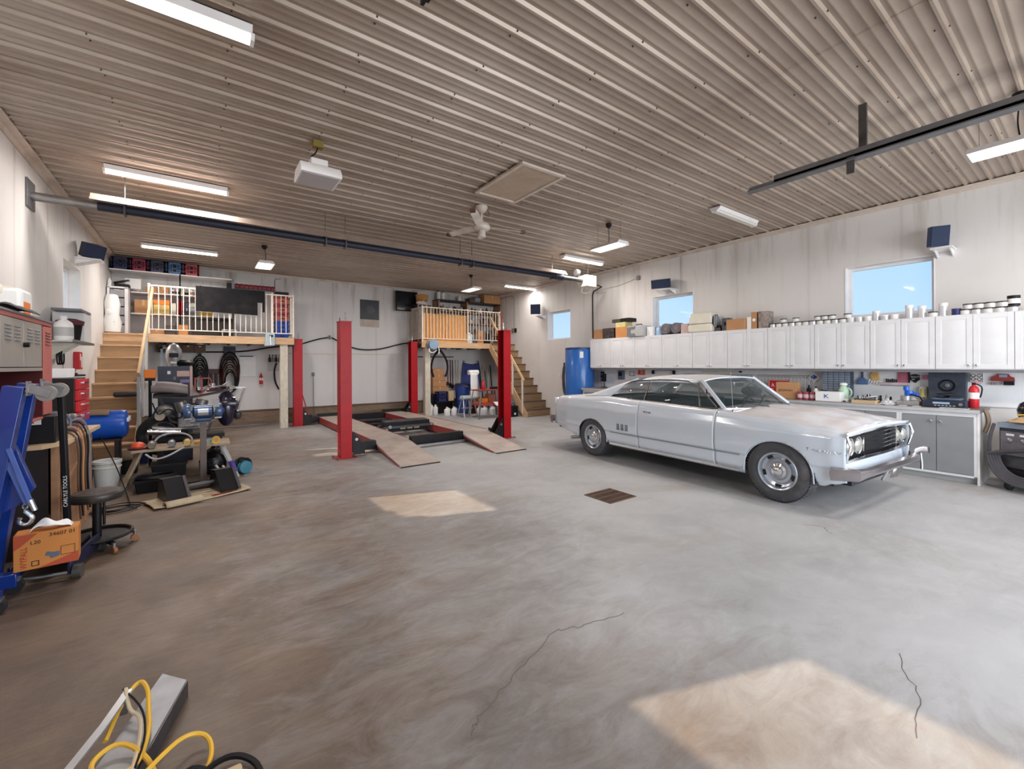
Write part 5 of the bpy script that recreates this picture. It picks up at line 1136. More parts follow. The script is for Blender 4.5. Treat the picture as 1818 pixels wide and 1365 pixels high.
t = thing('scanner', 'black angled tray machine lying on the drawer tower top', 'machine', (-1.36, 12.22, 3.192)); obj('machine_body', MB().box(-.08, .16, -.1, .1, 0, .06), blk, t, bevel=.01); obj('lid', MB().beam((-.1, 0, .08), (.15, 0, .16), .18, .015), blkm, t)
bottle('small white bottle at the left end of the drawer tower top', -1.52, 12.2, 3.192, .035, .18, paperw)
t = thing('cake_dish', 'white footed dish at the left end of the middle loft shelf', 'dish', (-1.1, 12.52, 3.14)); obj('dish', MB().lathe([(.04, 0), (.02, .01), (.02, .04), (.09, .05), (.095, .06)], seg=14), trimw, t)
carton('small brown carton left on the middle loft shelf', -.87, 12.55, 3.14, .2, .2, .14, card)
carton('open brown carton with raised flap on the middle loft shelf', -.66, 12.55, 3.14, .18, .2, .17, card)
random.seed(3)
for k in range(7):
    bottle(['clear jar with dark band', 'white tub with brown label', 'pale yellow canister', 'white bottle with dark cap', 'brown-labelled white jug', 'white jar with red label', 'white jug with dark label'][k] + ' on the middle loft shelf, %s jar from the left' % ['first', 'second', 'third', 'fourth', 'fifth', 'sixth', 'seventh'][k], -.5 + k * .085, 12.5 + .04 * (k % 2), 3.14, .036, .15 + .02 * (k % 3), (paperw, cream, mat('pale_can', H('cfc9a8'), .5), smoke)[k % 4], (brownm, trimw, blk)[k % 3], 'jars on the middle loft shelf', lab=(brownm, dkred, None, blk, card, redd, grey_m)[k])
carton('wide plain carton at the left end of the lower loft shelf', -1.0, 12.55, 2.68, .3, .3, .3, card)
carton('orange and yellow long carton on the lower loft shelf', -.69, 12.53, 2.68, .28, .3, .215, mat('yellow_card', H('d9b869'), .6))
tag(obj('carton_lid', MB().box(-.832, -.548, 12.375, 12.683, 2.90, 3.0), orange, bevel=.004), 'orange lid over the yellow long carton on the lower loft shelf', 'box lid')
carton('narrow cream carton right of the orange-lidded carton', -.48, 12.55, 2.68, .09, .25, .27, cream, tape_on=False)
carton('upright red box on the lower loft shelf', -.37, 12.55, 2.68, .1, .25, .33, redb, tape_on=False)
t = thing('dark_binder', 'dark rounded case beside the upright red box', 'case', (-.24, 12.5, 2.68)); obj('case_body', MB().box(-.05, .05, -.12, .12, 0, .3), mat('case_violet', H('33303f'), .5), t, bevel=.025); obj('clasp', MB().box(-.01, .01, -.13, -.12, .1, .16), steel, t)
for k in range(3): carton(['lowest grey patterned box in the stack left of the black sheet', 'middle pale box in the stack left of the black sheet', 'top grey box in the stack left of the black sheet'][k], -.12, 12.52, 2.68 + k * .1, .13, .2, .095, (grey_m, smoke, grey_l)[k], tape_on=False)
carton('yellow case just below the black sheet on the lower shelf', .12, 12.5, 2.68, .26, .2, .1, yellow, tape_on=False)
carton('white case right of the yellow case on the lower shelf', .44, 12.5, 2.68, .22, .2, .1, paperw, tape_on=False)
carton('flat brown carton on the left loft floor', -.76, 12.3, 2.2, .26, .3, .12, card)
t = thing('wire_basket', 'dark wire basket standing on the left loft floor', 'basket', (-.52, 12.2, 2.2))
for k in range(6): obj('hoop', MB().box(-.1, .1, -.1, -.094, .04 * k, .04 * k + .008).box(-.1, .1, .094, .1, .04 * k, .04 * k + .008).box(-.1, -.094, -.094, .094, .04 * k, .04 * k + .008), blkm, t)
obj('basket_post', MB().box(-.1, -.09, -.1, -.09, 0, .3).box(.09, .1, -.1, -.09, 0, .3), blkm, t)
carton('upright brown carton on the left loft floor behind the rail', -.3, 12.25, 2.2, .17, .2, .24, card2)
t = thing('storage_chest', 'long dark trunk on the left loft floor below the black sheet', 'trunk', (.25, 12.4, 2.2)); obj('trunk_body', MB().box(-.38, .38, -.2, .2, 0, .38), mat('trunk_brown', H('2f2620'), .5), t, bevel=.01); obj('trunk_lid', MB().box(-.39, .39, -.21, .21, .385, .43), MATS['trunk_brown'], t, bevel=.01)
t = thing('step_stool', 'small white metal step stool behind the left loft railing', 'stool', (.55, 11.95, 2.2)); obj('seat', MB().box(-.14, .14, -.1, .1, .14, .155), trimw, t)
for a in (-1, 1):
    for b2 in (-1, 1): obj('leg', MB().cyl((a * .13, b2 * .09, 0), (a * .13, b2 * .09, .14), .009, seg=6), trimw, t)
t = thing('stereo_speaker_cube', 'small black cube on the bracket right of the high shelf', 'speaker', (.6, 12.5, 3.35)); obj('cube', MB().box(-.07, .07, -.07, .07, 0, .17), blk, t, bevel=.005); obj('shelf_arm', MB().box(-.1, .16, -.08, .35, -.02, 0), grey_m, t)
# red organiser bins on the wall
t = thing('bin_rail', 'grey rail on the back wall carrying the small red bins', 'rail', (0, YB - .02, 3.47)); obj('rail', MB().box(.68, 1.62, -.02, .019, -.02, .0), grey_m, t)
for k in range(9):
    b3 = thing('parts_bin', 'small dark red bin on the wall rail above the black sheet, %s from the left' % nth(k), 'bin', (.76 + k * .098, YB - .08, 3.472), 0, 'red bins on the wall rail')
    obj('bin_shell', MB().prism([(-.055, 0), (.05, 0), (.05, .10), (-.02, .10), (-.055, .06)], 'x', -.042, .042), mat('bin_red', H('8d2032'), .4), b3); obj('bin_opening', MB().quad((-.035, -.018, .1005), (.035, -.018, .1005), (.035, .045, .1005), (-.035, .045, .1005)), blk, b3)
# stacked totes at the right end of the left loft: six red over four blue
for k in range(10):
    m = mat('tote_blue', H('1c4fb4'), .4) if k < 4 else (mat('tote_red', H('a83438'), .45) if k % 2 else mat('tote_pink', H('cf6a5a'), .45))
    nm = ['bottom', 'second', 'third', 'fourth', 'fifth', 'sixth', 'seventh', 'eighth', 'ninth', 'top'][k]
    b3 = thing('storage_tote', '%s tote, %s of the stack at the right end of the left loft' % ('blue' if k < 4 else 'red', nm), 'tote', (1.66, 12.25, 2.202 + k * .108), 0, 'totes stacked on the left loft')
    obj('tote_shell', MB().rings([[(-.13, -.2, 0), (.13, -.2, 0), (.13, .2, 0), (-.13, .2, 0)], [(-.15, -.22, .09), (.15, -.22, .09), (.15, .22, .09), (-.15, .22, .09)]]), m, b3); obj('tote_rim', MB().box(-.16, .16, -.23, .23, .088, .104), m, b3, bevel=.003); obj('grip', MB().box(-.05, .05, -.215, -.2, .04, .065), blk, b3)
carton('flat black lid box on top of the tote stack', 1.66, 12.25, 3.29, .3, .4, .06, blk, tape_on=False)
tag(obj('conduit', MB().tube([(1.74, YB - .01, HC - .12), (1.62, YB - .01, HC - .13), (1.6, YB - .01, HC - .18), (1.6, YB - .01, 3.3)], .008, 5), dsteel), 'dark conduit on the back wall above the tote stack', 'conduit')
# cloth-wrapped clamp lamp at the left loft corner
t = thing('work_light', 'pale blue-grey clamp fixture hooked on the left loft beam', 'work light', (1.35, 11.70, 1.98)); lgm = mat('pale_blue_grey', H('a9b8bd'), .5, var=.1)
obj('shell', MB().prism([(-.12, 0), (.1, .02), (.1, .30), (-.08, .34)], 'y', -.06, .045), lgm, t, bevel=.012); obj('grip_hole', MB().box(-.02, .06, -.066, -.06, .22, .27), blk, t); obj('hook', MB().tube([(0, -.07, .25), (0, -.09, .15), (.01, -.09, .03)], .012, 6), trimw, t)
# ---- right loft shelving and goods
t = thing('shelving', 'brown wooden shelving at the back of the right loft', 'shelf', (0, 0, 0))
for z in (2.55, 2.89, 3.25, 3.60): obj('shelf_board', MB().box(6.1, 8.49, 12.4, YB - .01, z - .03, z), wood_dk if z > 3.5 else plywood, t)
for x in (6.12, 7.15, 8.47): obj('upright', MB().box(x - .02, x + .02, 12.4, YB - .01, 2.2, 3.57), plywood, t)
t = thing('television', 'large black flat screen standing at the left end of the right loft', 'television', (5.12, 12.62, 3.17)); obj('screen_shell', MB().box(-.33, .36, -.04, .04, 0, .6), blk, t, bevel=.02); obj('screen', MB().box(-.30, .33, -.043, -.04, .03, .57), mat('screen_dark', H('141a22'), .12), t)
obj('stand', MB().box(.2, .3, -.05, .15, -.95, .0), blkm, t)
carton('brown carton stack base under the wicker basket on the right loft', 5.6, 12.32, 2.2, .35, .36, .62, card)
carton('second carton under the wicker basket on the right loft', 5.62, 12.35, 2.822, .33, .35, .48, card3)
t = thing('wicker_basket', 'tan wicker basket on the carton pile at the right loft', 'basket', (5.5, 12.3, 3.45))
obj('basket_wall', MB().lathe([(.12, 0), (.17, .02), (.2, .2), (.19, .2), (.16, .03), (.11, .02)], seg=20, caps=False), mat('wicker', H('b9854c'), .8, var=.3, scale=40), t)
for k in range(4): obj('weave_band', MB().lathe([(.172 + .006 * k, .03 + k * .045), (.18 + .006 * k, .045 + k * .045), (.175 + .006 * k, .06 + k * .045)], seg=20, caps=False), MATS['wicker'], t)
t = thing('crumpled_bag', 'pale pinkish crumpled bag below the wicker basket', 'bag', (5.4, 12.1, 3.304)); obj('bag_body', MB().ball((0, 0, .07), .1, 12, (1.8, .8, .7)), mat('pale_bag', H('d3bfb4'), .7, var=.1), t, bevel=0); obj('knot', MB().ball((.05, 0, .14), .025, 8), MATS['pale_bag'], t)
t.location.z = 3.31
carton('tall dark brown carton under the crumpled bag', 5.46, 11.99, 2.2, .3, .18, 1.1, mat('card_dark', H('5f4636'), .7))
for k, (a, h2, m, nm) in enumerate(((6.2, .3, paperw, 'white jug at the left end of the top right-loft shelf'), (6.36, .28, paperw, 'second white jug beside the first on the top right-loft shelf'), (6.95, .2, cream, 'short cream jug alone on the top right-loft shelf'))):
    bottle(nm, a, 12.6, 3.602, .06, h2, m, blk if k < 2 else trimw, handle=True, name='jug', cat='jug')
t = thing('glass_cylinder', 'grey shiny drum on the top right-loft shelf', 'drum', (7.6, 12.6, 3.602)); obj('drum_body', MB().cyl((-.1, 0, .11), (.1, 0, .11), .11, seg=18), mat('lilac_grey', H('8f8ea0'), .3), t); obj('ring', MB().lathe([(.115, -.01), (.115, .01)], (.04, 0, .11), 'x', 18, caps=False), grey_m, t)
carton('dark flat carton left of the shiny drum on the top shelf', 7.38, 12.6, 3.602, .2, .25, .14, brownm, tape_on=False)
carton('large long brown carton in the corner on the top right-loft shelf', 8.13, 12.58, 3.602, .66, .36, .29, card)
random.seed(21); kk = 0
cn = ['cream jar', 'brown tin', 'white bottle', 'grey canister', 'dark red tin', 'black bottle']
cm3 = [cream, brownm, paperw, smoke, dkred, blk]
for (z, x0, x1, st) in ((3.25, 6.25, 7.1, .12), (2.89, 7.25, 8.4, .115), (2.55, 7.25, 8.4, .13), (3.25, 7.25, 8.4, .15)):
    x = x0; q = 0
    while x < x1:
        i = random.randrange(6); hh = random.uniform(.12, .22)
        row = {3.25: 'third shelf up', 2.89: 'second shelf up', 2.55: 'lowest shelf'}[z] + (' left bay' if x1 < 7.2 else ' right bay')
        bottle('%s on the right loft, %s, %s from its left' % (cn[i], row, ['first', 'second', 'third', 'fourth', 'fifth', 'sixth', 'seventh', 'eighth', 'ninth', 'tenth', 'eleventh'][q]), x, 12.55 + random.uniform(-.05, .05), z, .053, hh, cm3[i], random.choice((trimw, blk, redd)), 'containers on the right loft shelves'); x += st; q += 1
carton('orange carton on the right loft floor behind the railing', 7.45, 12.2, 2.2, .24, .24, .42, card2)
carton('blue-grey tote box beside the orange carton on the right loft', 7.18, 12.2, 2.2, .2, .24, .3, grey_b, tape_on=False)
carton('black carton near the stair end of the right loft', 7.72, 12.2, 2.2, .22, .24, .35, blk, tape_on=False)
bottle('white oil jug with black cap standing at the rail, right of the orange boards', 6.92, 11.93, 2.2, .11, .34, paperw, trimw, handle=True, name='jug', cat='jug', lab=None)
tag(obj('red_rope', MB().tube([(8.0, 11.75, 3.2), (8.02, 11.6, 2.9), (8.0, 11.65, 2.3)], .012, 5, smooth=1), redb), 'red rope tied at the stair end of the right railing', 'rope')
# hose reel on right beam
t = thing('hose_reel', 'pale blue-grey round hose reel on the right loft beam', 'hose reel', (5.52, 11.60, 2.12))
obj('reel_drum', MB().lathe([(.04, -.09), (.15, -.09), (.15, -.07), (.12, -.06), (.12, .06), (.15, .07), (.15, .09), (.04, .09)], (0, 0, 0), 'y', 22), mat('reel_blue', H('8499ad'), .45, var=.1), t); obj('reel_arm', MB().box(-.03, .03, .09, .15, -.06, .12), blkm, t)
obj('hose', MB().tube([(-.1, -.02, -.1), (-.16, -.05, -.2), (-.02, -.05, -.26), (.1, -.02, -.17)], .014, 6, smooth=2), trimw, t); obj('hose_end', MB().tube([(.13, -.05, -.05), (.17, -.06, -.15), (.16, -.06, -.28)], .016, 6), trimw, t)
# ---- stairs
def stair(label, dirx, x0, x1, y0, run, rise, n, m_t, m_r, right=False):
    t = thing('staircase', label, 'stairs', (0, 0, 0))
    for k in range(n):
        y = y0 + k * run; z = (k + 1) * rise
        obj('tread', MB().box(x0, x1, y - .025, y + run, z - .035, z), m_t, t, bevel=.003)
        obj('riser', MB().box(x0, x1, y, y + .018, z - rise, z - .035), m_r, t)
    return t
s1 = stair('steep pine stairs climbing to the left loft along the left wall', 0, XL + .002, -.90, 9.57, .273, .2447, 9, wood, woodx)
# open the top tread end at the deck
obj('stringer', MB().prism([(9.5, 0), (9.75, 0), (11.95, 1.95), (11.95, 2.16), (11.73, 2.16), (9.5, .18)], 'x', -.90, -.87), woodx, s1)
t = thing('stair_handrail', 'white-painted handrail boards climbing beside the left stairs', 'handrail', (0, 0, 0))
hr = mat('handrail_pine', H('dcb98c'), .5, var=.1)
obj('hand_rail', MB().beam((-.84, 9.55, 1.38), (-.80, 11.75, 3.14), .04, .09), hr, t, bevel=.006)
for yy, zt in ((9.62, 1.36), (10.25, 1.86), (10.95, 2.45)): obj('newel', MB().box(-.865, -.825, yy - .03, yy + .03, zt - 1.25, zt), mat('pale_blue_white', H('cdd5dc'), .5, var=.05), t)
srt = mat('tread_dark', H('6a5442'), .7, var=.2, dirt=H('3a2c22'), dirt_amt=.5)
s2_ = stair('pine stairs with dark treads climbing to the right loft along the right wall', 0, 7.62, XR - .002, 9.86, .197, .2196, 10, srt, woodx, True)
obj('stringer', MB().prism([(9.80, 0), (10.0, 0), (11.8, 2.0), (11.8, 2.19), (11.70, 2.19), (9.80, .1)], 'x', 7.59, 7.62), wood, s2_)
t = thing('stair_handrail', 'pine handrail on cream posts beside the right stairs', 'handrail', (0, 0, 0))
obj('hand_rail', MB().beam((7.6, 9.95, 1.05), (7.6, 11.75, 3.05), .035, .07), hr, t, bevel=.005)
for yy, z0, z1 in ((10.02, .1, 1.12), (10.5, .62, 1.64), (11.0, 1.2, 2.2)): obj('newel', MB().box(7.575, 7.61, yy - .025, yy + .025, z0, z1), railp, t)
# ---- under the left loft, on the back wall
tag(obj('hose_line', MB().tube([(.05, YB - .04, 1.86), (.9, YB - .04, 1.87), (1.5, 12.3, 2.0), (2.1, YB - .05, 2.05), (2.6, YB - .05, 2.24), (2.9, YB - .05, 2.3)] , .018, 6, smooth=2), blk), 'black air hose sagging from the left loft to its hook on the back wall', 'hose')
tag(obj('hose_line', MB().tube([(3.0, YB - .05, 2.3), (3.6, YB - .05, 1.98), (4.3, YB - .05, 1.97), (5.1, YB - .05, 2.2), (5.5, YB - .05, 2.22)], .018, 6, smooth=2), blk), 'black air hose sagging between the front lift post and the right loft', 'hose')
tag(obj('hose_hook', MB().box(2.93, 2.97, YB - .07, YB, 2.26, 2.36), dsteel), 'small hook holding the air hose behind the front left lift post', 'hook')
def wt(name, label, cat, x, z, grp=None): return thing(name, label, cat, (x, YB - .001, z), 0, grp)
t = wt('poster', 'black faded poster with pale lower edge on the back wall', 'poster', 4.08, 3.12); obj('sheet', MB().box(-.28, .28, -.008, 0, -.25, .33), mat('poster_black', H('26272c'), .4, var=.4, scale=5), t); obj('lower_sheet', MB().box(-.28, .28, -.007, 0, -.47, -.25), mat('poster_pale', H('b9aba0'), .6, var=.15), t); obj('print', MB().cyl((.03, -.009, .05), (.03, -.008, .05), .12, seg=20), mat('poster_grey', H('3c3f49'), .4, var=.5, scale=12), t)
t = wt('notice_board', 'blank off-white board on the back wall under the left loft', 'board', .98, 1.5); obj('panel', MB().box(-.18, .18, -.02, 0, -.25, .25), paperw, t); obj('top_edge', MB().box(-.17, .12, -.03, 0, .25, .275), blkm, t)
extinguisher('small dark red fire extinguisher on the back wall right of the blank board', (1.27, YB - .09, 1.05), .75)
t = wt('spray_rack', 'white rack of small bottles on the back wall beside the extinguisher', 'rack', 1.58, 1.5); obj('rack_plate', MB().box(-.15, .15, -.012, 0, -.12, .12), grey_l, t); obj('rack_shelf', MB().box(-.15, .15, -.09, -.012, .1, .115), grey_l, t)
for k in range(4):
    b3 = thing('spray_bottle', ['black', 'green-grey', 'dark', 'brown'][k] + ' small bottle on the wall rack under the left loft', 'bottle', (1.47 + k * .075, YB - .055, 1.617), 0, 'bottles on the wall rack'); obj('bottle_body', MB().lathe([(.026, 0), (.026, .1), (.01, .13), (.01, .17)], seg=10), (blk, grey_m, blkm, brownm)[k], b3); obj('nozzle', MB().box(-.02, .01, -.01, .01, .165, .19), blk, b3)
def hang_loop(label, x, y, z, rx, rz, n, m, mlist, name='cable_coil', cat='cable coil'):
    t = thing(name, label, cat, (x, y, z))
    obj('hook', MB().box(-.03, .03, 0, .06, rz * .98, rz * 1.0 + .06), blkm, t)
    for k in range(n):
        f = 1 - .06 * k; obj('cable_loop', MB().tube([(rx * f * math.cos(q) + .01 * math.sin(k * 3 + q * 2), -.02 * k + .0, rz * f * math.sin(q) - .03 * k) for q in [2 * math.pi * w / 20 for w in range(20)]], .016, 5, True), mlist[k % len(mlist)], t)
    return t
hang_loop('large oval coil of black and tan hoses hanging under the left loft', .60, YB - .1, 1.36, .2, .5, 9, blk, (blk, brownm, blkm, blk, dkred))
obj('strap', MB().box(-.12, .12, .02, .05, .3, .64), dkblue, C.objects['cable_coil'])
hang_loop('thick black cable bundle hanging left of the oval hose coil', .0, YB - .1, 1.35, .15, .42, 9, blk, (blk, blk, blkm))
t = wt('tool_organiser', 'dark red rack crowded with black tools between the hanging coils', 'rack', .27, 1.2); obj('rack_plate', MB().box(-.14, .2, -.02, 0, -.3, .25), dkred, t)
for k in range(6): obj('hanging_tool', MB().box(-.12 + k * .05, -.095 + k * .05, -.06, -.02, -.25 + .03 * (k % 3), .12 + .03 * (k % 2)), blkm if k % 2 else dsteel, t)
t = wt('dark_cabinet_row', 'dark brown low cabinet row fixed under the left loft joists', 'cabinet', -.35, 1.84)
for k in range(4): dd = obj('door', MB().box(-.42 + k * .22, -.205 + k * .22, -.33, -.31, 0, .18), brownm, t, bevel=.003); obj('pull', MB().box(-.33 + k * .22, -.29 + k * .22, -.34, -.33, .13, .15), steel, dd)
obj('cabinet_body', MB().box(-.42, .46, -.31, 0, 0, .185), mat('cab_brown', H('3c2a24'), .5), t)
t = wt('window_frame_leaning', 'pale blue empty frame propped behind the clutter under the left loft', 'frame', -.55, 1.45); obj('frame', MB().box(-.16, -.12, -.5, -.46, -.05, .5).box(-.16, .12, -.5, -.46, .46, .5).box(.08, .12, -.5, -.46, -.05, .46), mat('pale_blue_frame', H('a9bccb'), .5), t)
for k, xx in enumerate((.0, .62)): tag(obj('puck_light', MB().lathe([(.07, 2.028), (.07, 2.01), (.05, 2.0)], (xx, 11.95, 0), 'z', 14), lamp_off), ('left' if k == 0 else 'right') + ' round white puck light under the left loft joists', 'light', 'puck lights under the left loft')
for k, xx in enumerate((5.6, 6.2, 6.75, 7.3)): tag(obj('puck_light', MB().lathe([(.07, 2.028), (.07, 2.01), (.05, 2.0)], (xx, 11.95, 0), 'z', 14), lamp_off), ['leftmost', 'second', 'third', 'rightmost'][k] + ' round white puck light under the right loft joists', 'light', 'puck lights under the right loft')
t = wt('wall_outlet', 'small outlet with dropping cord on the back wall beside the rear left red post', 'outlet', 2.52, 1.28); obj('plate', MB().box(-.035, .035, -.03, 0, -.05, .05), grey_m, t); obj('cord', MB().tube([(0, -.035, 0), (.0, -.035, -.6), (.02, -.035, -1.1)], .007, 5), dsteel, t)
t = wt('dark_hose_loop', 'long dark strap hanging on the back wall left of the white loft post', 'strap', 1.72 - .1, 1.3)
obj('strap', MB().tube([(.02, -.03, .33), (-.05, -.03, .1), (-.03, -.03, -.2), (.06, -.03, -.4)], .02, 6, smooth=2), blk, t)
# broom + dustpan near rear left post
t = thing('floor_broom', 'red-handled broom leaning behind the rear left lift post', 'broom', (2.28, 12.45, 0)); obj('handle', MB().cyl((-.16, .2, 1.1), (.05, 0, .18), .014), redb, t); obj('bristles', MB().prism([(-.12, 0), (.22, 0), (.12, .2), (.0, .2)], 'y', -.04, .04), blk, t)
# ---- under the right loft
t = thing('stacked_cartons', 'brown', 'box', (0, 0, 0)); bpy.data.objects.remove(t)
for k, (z, w, nm) in enumerate(((.62, .5, 'bottom'), (.84, .46, 'second'), (1.03, .44, 'third'), (1.21, .36, 'top'))): carton('%s brown carton of the pile under the hanging hose, right loft' % nm, 6.12 - .02 * k, 12.5, z, w, .3, .215 - .0 * k if k == 0 else .185, card)
t = thing('low_cabinet', 'low black cabinet standing under the carton pile below the right loft', 'cabinet', (6.3, 12.5, 0)); obj('cabinet_body', MB().box(-.55, .2, -.2, .2, 0, .58), mat('cab_black', H('1f2024'), .5), t, bevel=.004); obj('cabinet_top', MB().box(-.56, .21, -.21, .21, .58, .618), blkm, t)
for k in range(4): obj('door_slat', MB().box(-.54 + k * .185, -.37 + k * .185, -.206, -.2, .03, .55), blkm, t)
crate('dark blue crate on the low black cabinet under the right loft', 6.05, 12.15, .40, .34, .2, .3, navy, None)
C.objects[[o.name for o in bpy.data.objects if o.get('label', '').startswith('dark blue crate on the low')][0]]['label'] = 'dark blue crate in front of the low black cabinet under the right loft'
tag(obj('crate_stand', MB().box(5.86, 6.5, 12.04, 12.27, .36, .4).box(5.87, 5.9, 12.05, 12.08, 0, .36).box(6.46, 6.49, 12.05, 12.08, 0, .36).box(5.87, 5.9, 12.23, 12.26, 0, .36).box(6.46, 6.49, 12.23, 12.26, 0, .36), blkm), 'low black stand carrying the blue crate under the right loft', 'stand')
carton('tan carton right of the dark blue crate under the right loft', 6.35, 12.15, .402, .18, .2, .3, card3)
for k, xx in enumerate((5.66, 5.82)): bottle(('left' if k == 0 else 'right') + ' white jug on the floor beside the right loft post', xx, 12.1 - .02 * k, 0, .075, .36 - .05 * k, paperw, trimw, 'jugs by the loft post', name='jug', cat='jug', handle=True)
for k in range(2):
    t = thing('vacuum_hose', ('left' if k == 0 else 'right') + ' thick black hose curving down from the reel under the right loft', 'hose', (5.85 + .4 * k, 12.25, 1.2), 0, 'thick hoses under the reel'); sgk = -1 if k == 0 else 1
    obj('hose', MB().tube([(-sgk * .18, 0, .78), (sgk * .02, 0, .55), (sgk * .10, 0, .2), (sgk * .0, 0, -.05)], .032, 8, smooth=2), blk, t); obj('cuff', MB().cyl((-sgk * .18, 0, .75), (-sgk * .18, 0, .81), .04), blkm, t)
t = wt('tool_rail', 'dark horizontal rail on the back wall under the right loft', 'rail', 6.1, 1.78); obj('rail', MB().box(-.6, .75, -.03, 0, -.015, .015), blkm, t)
for k, xx in enumerate((6.62, 6.72, 6.8, 6.92, 7.02)):
    t = wt('hanging_tool', ['red handled', 'dark red', 'black', 'grey', 'pale handled'][k] + ' long tool hanging from the rail under the right loft', 'hand tool', xx, 1.7, 'long tools on the rail'); obj('shaft', MB().cyl((0, -.05, -.02), (.01, -.05, -.75 - .05 * k), .014, seg=6), (redd, dkred, blkm, grey_l, cream)[k], t); obj('head', MB().box(-.04, .04, -.07, -.03, -.85 - .05 * k, -.74 - .05 * k), (dkred, blkm, blk, dsteel, cream)[k], t)
t = thing('blue_bin', 'dark blue lidded rubbish bin under the right loft', 'bin', (6.78, 12.1, 0)); obj('bin_body', MB().lathe([(.2, 0), (.24, .86)], seg=20), mat('bin_navy', H('26418a'), .4), t); obj('lid', MB().lathe([(.26, .86), (.26, .9), (.2, .93), (.02, .94)], seg=20), mat('lid_dark', H('23284a'), .4), t); obj('handle', MB().box(-.05, .05, -.27, -.25, .82, .86), grey_m, t)
t = wt('blue_jacket', 'violet-blue jacket hanging on two hooks under the right loft', 'jacket', 7.5, 1.6); obj('jacket', MB().grid(lambda u, v: ((u - .5) * (.62 + .25 * v), -.06 - .05 * math.sin(math.pi * u) - .012 * math.sin(22 * u), .0 - .95 * v + .06 * math.sin(math.pi * u) * (1 - v) * -1), 24, 10), mat('jacket_violet', H('3f4a86'), .9, var=.2), t, thick=.02)
for a in (-.28, .28): obj('hook', MB().box(a - .02, a + .02, -.08, 0, .0, .06), steel, t)
t = thing('paper_roll_stand', 'white paper roll with a hanging sheet under the right loft', 'paper roll', (6.88, 11.6, 0)); obj('roll', MB().cyl((-.17, 0, 1.28), (.17, 0, 1.28), .075, seg=18), paperw, t); obj('sheet', MB().grid(lambda u, v: (-.14 + .26 * u, -.078 + .01 * math.sin(6 * v), 1.26 - .78 * v), 3, 10), paperw, t, thick=.003); obj('stand_pole', MB().box(-.02, .02, .08, .12, 0, 1.3).box(-.2, .2, .0, .2, 0, .03).box(-.2, .2, -.01, .01, 1.27, 1.29).box(-.01, .01, 0, .1, 1.27, 1.29), blkm, t)
t = thing('step_ladder', 'two-step aluminium folding stool under the right loft', 'step ladder', (6.35, 11.16, 0)); obj('top_step', MB().box(-.16, .2, -.1, .14, .5, .53), alu, t); obj('lower_step', MB().box(-.2, .1, -.24, -.1, .25, .275), alu, t)
for a in (-.22, .0, .22): obj('leg', MB().beam((a + .02, -.28, 0), (a * .8 + .08, -.04, .51), .03, .025).beam((a + .12, .3, 0), (a * .8 + .1, .1, .51), .025, .02), alu, t)
carton('pale folded cloth-like box on top of the folding stool', 6.38, 11.18, .532, .3, .2, .07, mat('pale_cloth_blue', H('c3d3d6'), .8), tape_on=False)
t = thing('red_table', 'red parts-washer table with splayed grey legs and a lower tray', 'table', (6.75, 10.55, 0)); obj('table_top', MB().box(-.42, .42, -.25, .25, .78, .81), redd, t, bevel=.005); obj('lower_tray', MB().box(-.40, .40, -.24, .24, .36, .44), mat('tray_red', H('b04a45'), .4), t, bevel=.005)
for a in (-1, 1):
    for b2 in (-1, 1): obj('leg', MB().beam((a * .50, b2 * .30, 0), (a * .36, b2 * .22, .78), .04, .03), galv, t)
bottle('red squeeze bottle standing on the red table', 6.55, 10.5, .812, .05, .27, redb, redd)
t = thing('white_rag', 'white rag draped over the lower tray of the red table', 'rag', (6.9, 10.3, .44)); obj('cloth', MB().grid(lambda u, v: ((u - .5) * .34, -.02 - .08 * v + .02 * math.sin(9 * u), .02 - .13 * v * (1 - abs(2 * u - 1) ** 2)), 12, 6), paperw, t, thick=.006)
t = thing('sander', 'small power tool lying on the red table', 'power tool', (6.95, 10.55, .812)); obj('tool_body', MB().box(-.12, .12, -.04, .04, 0, .06), blkm, t, bevel=.01); obj('tool_plate', MB().box(-.13, .1, -.05, .05, .06, .075), steel, t)
carton('orange box inside the lower tray of the red table', 6.55, 10.5, .442, .2, .2, .12, orange, tape_on=False)
carton('red-brown box inside the lower tray behind the rag', 6.85, 10.6, .442, .24, .2, .22, mat('redbrown_card', H('a5604c'), .6), tape_on=False)
for k, (a, b2) in enumerate(((5.98, 11.62), (6.2, 11.6), (6.85, 11.2), (7.0, 11.15), (7.25, 11.1))): bottle(['leftmost', 'second', 'third', 'fourth', 'rightmost'][k] + ' white jug on the floor behind the folding stool and red table', a, b2, 0, .09, .26, paperw, trimw, 'white jugs on the floor', name='jug', cat='jug', handle=True)
for k in range(6): tag(obj('long_pole', MB().cyl((7.75 + k * .09, 12.5, 0), (7.72 + k * .11, 12.78, 1.3 + .1 * (k % 3)), .014 + .004 * (k % 2), seg=7), (grey_l, blkm, wood, dsteel, cream, blk)[k]), ['pale grey', 'black', 'pine', 'dark steel', 'cream', 'thin black'][k] + ' long pole leaning in the corner under the right loft', 'pole', 'poles in the right back corner')
t = thing('red_toolbox', 'low dark red case on the floor behind the right front post', 'case', (8.05, 11.6, 0)); t.location = (7.3, 12.1, 0); obj('case_body', MB().box(-.3, .25, -.14, .14, 0, .24), dkred, t, bevel=.01); obj('handle', MB().tube([(-.08, 0, .24), (-.08, 0, .29), (.06, 0, .29), (.06, 0, .24)], .01, 5), blk, t)
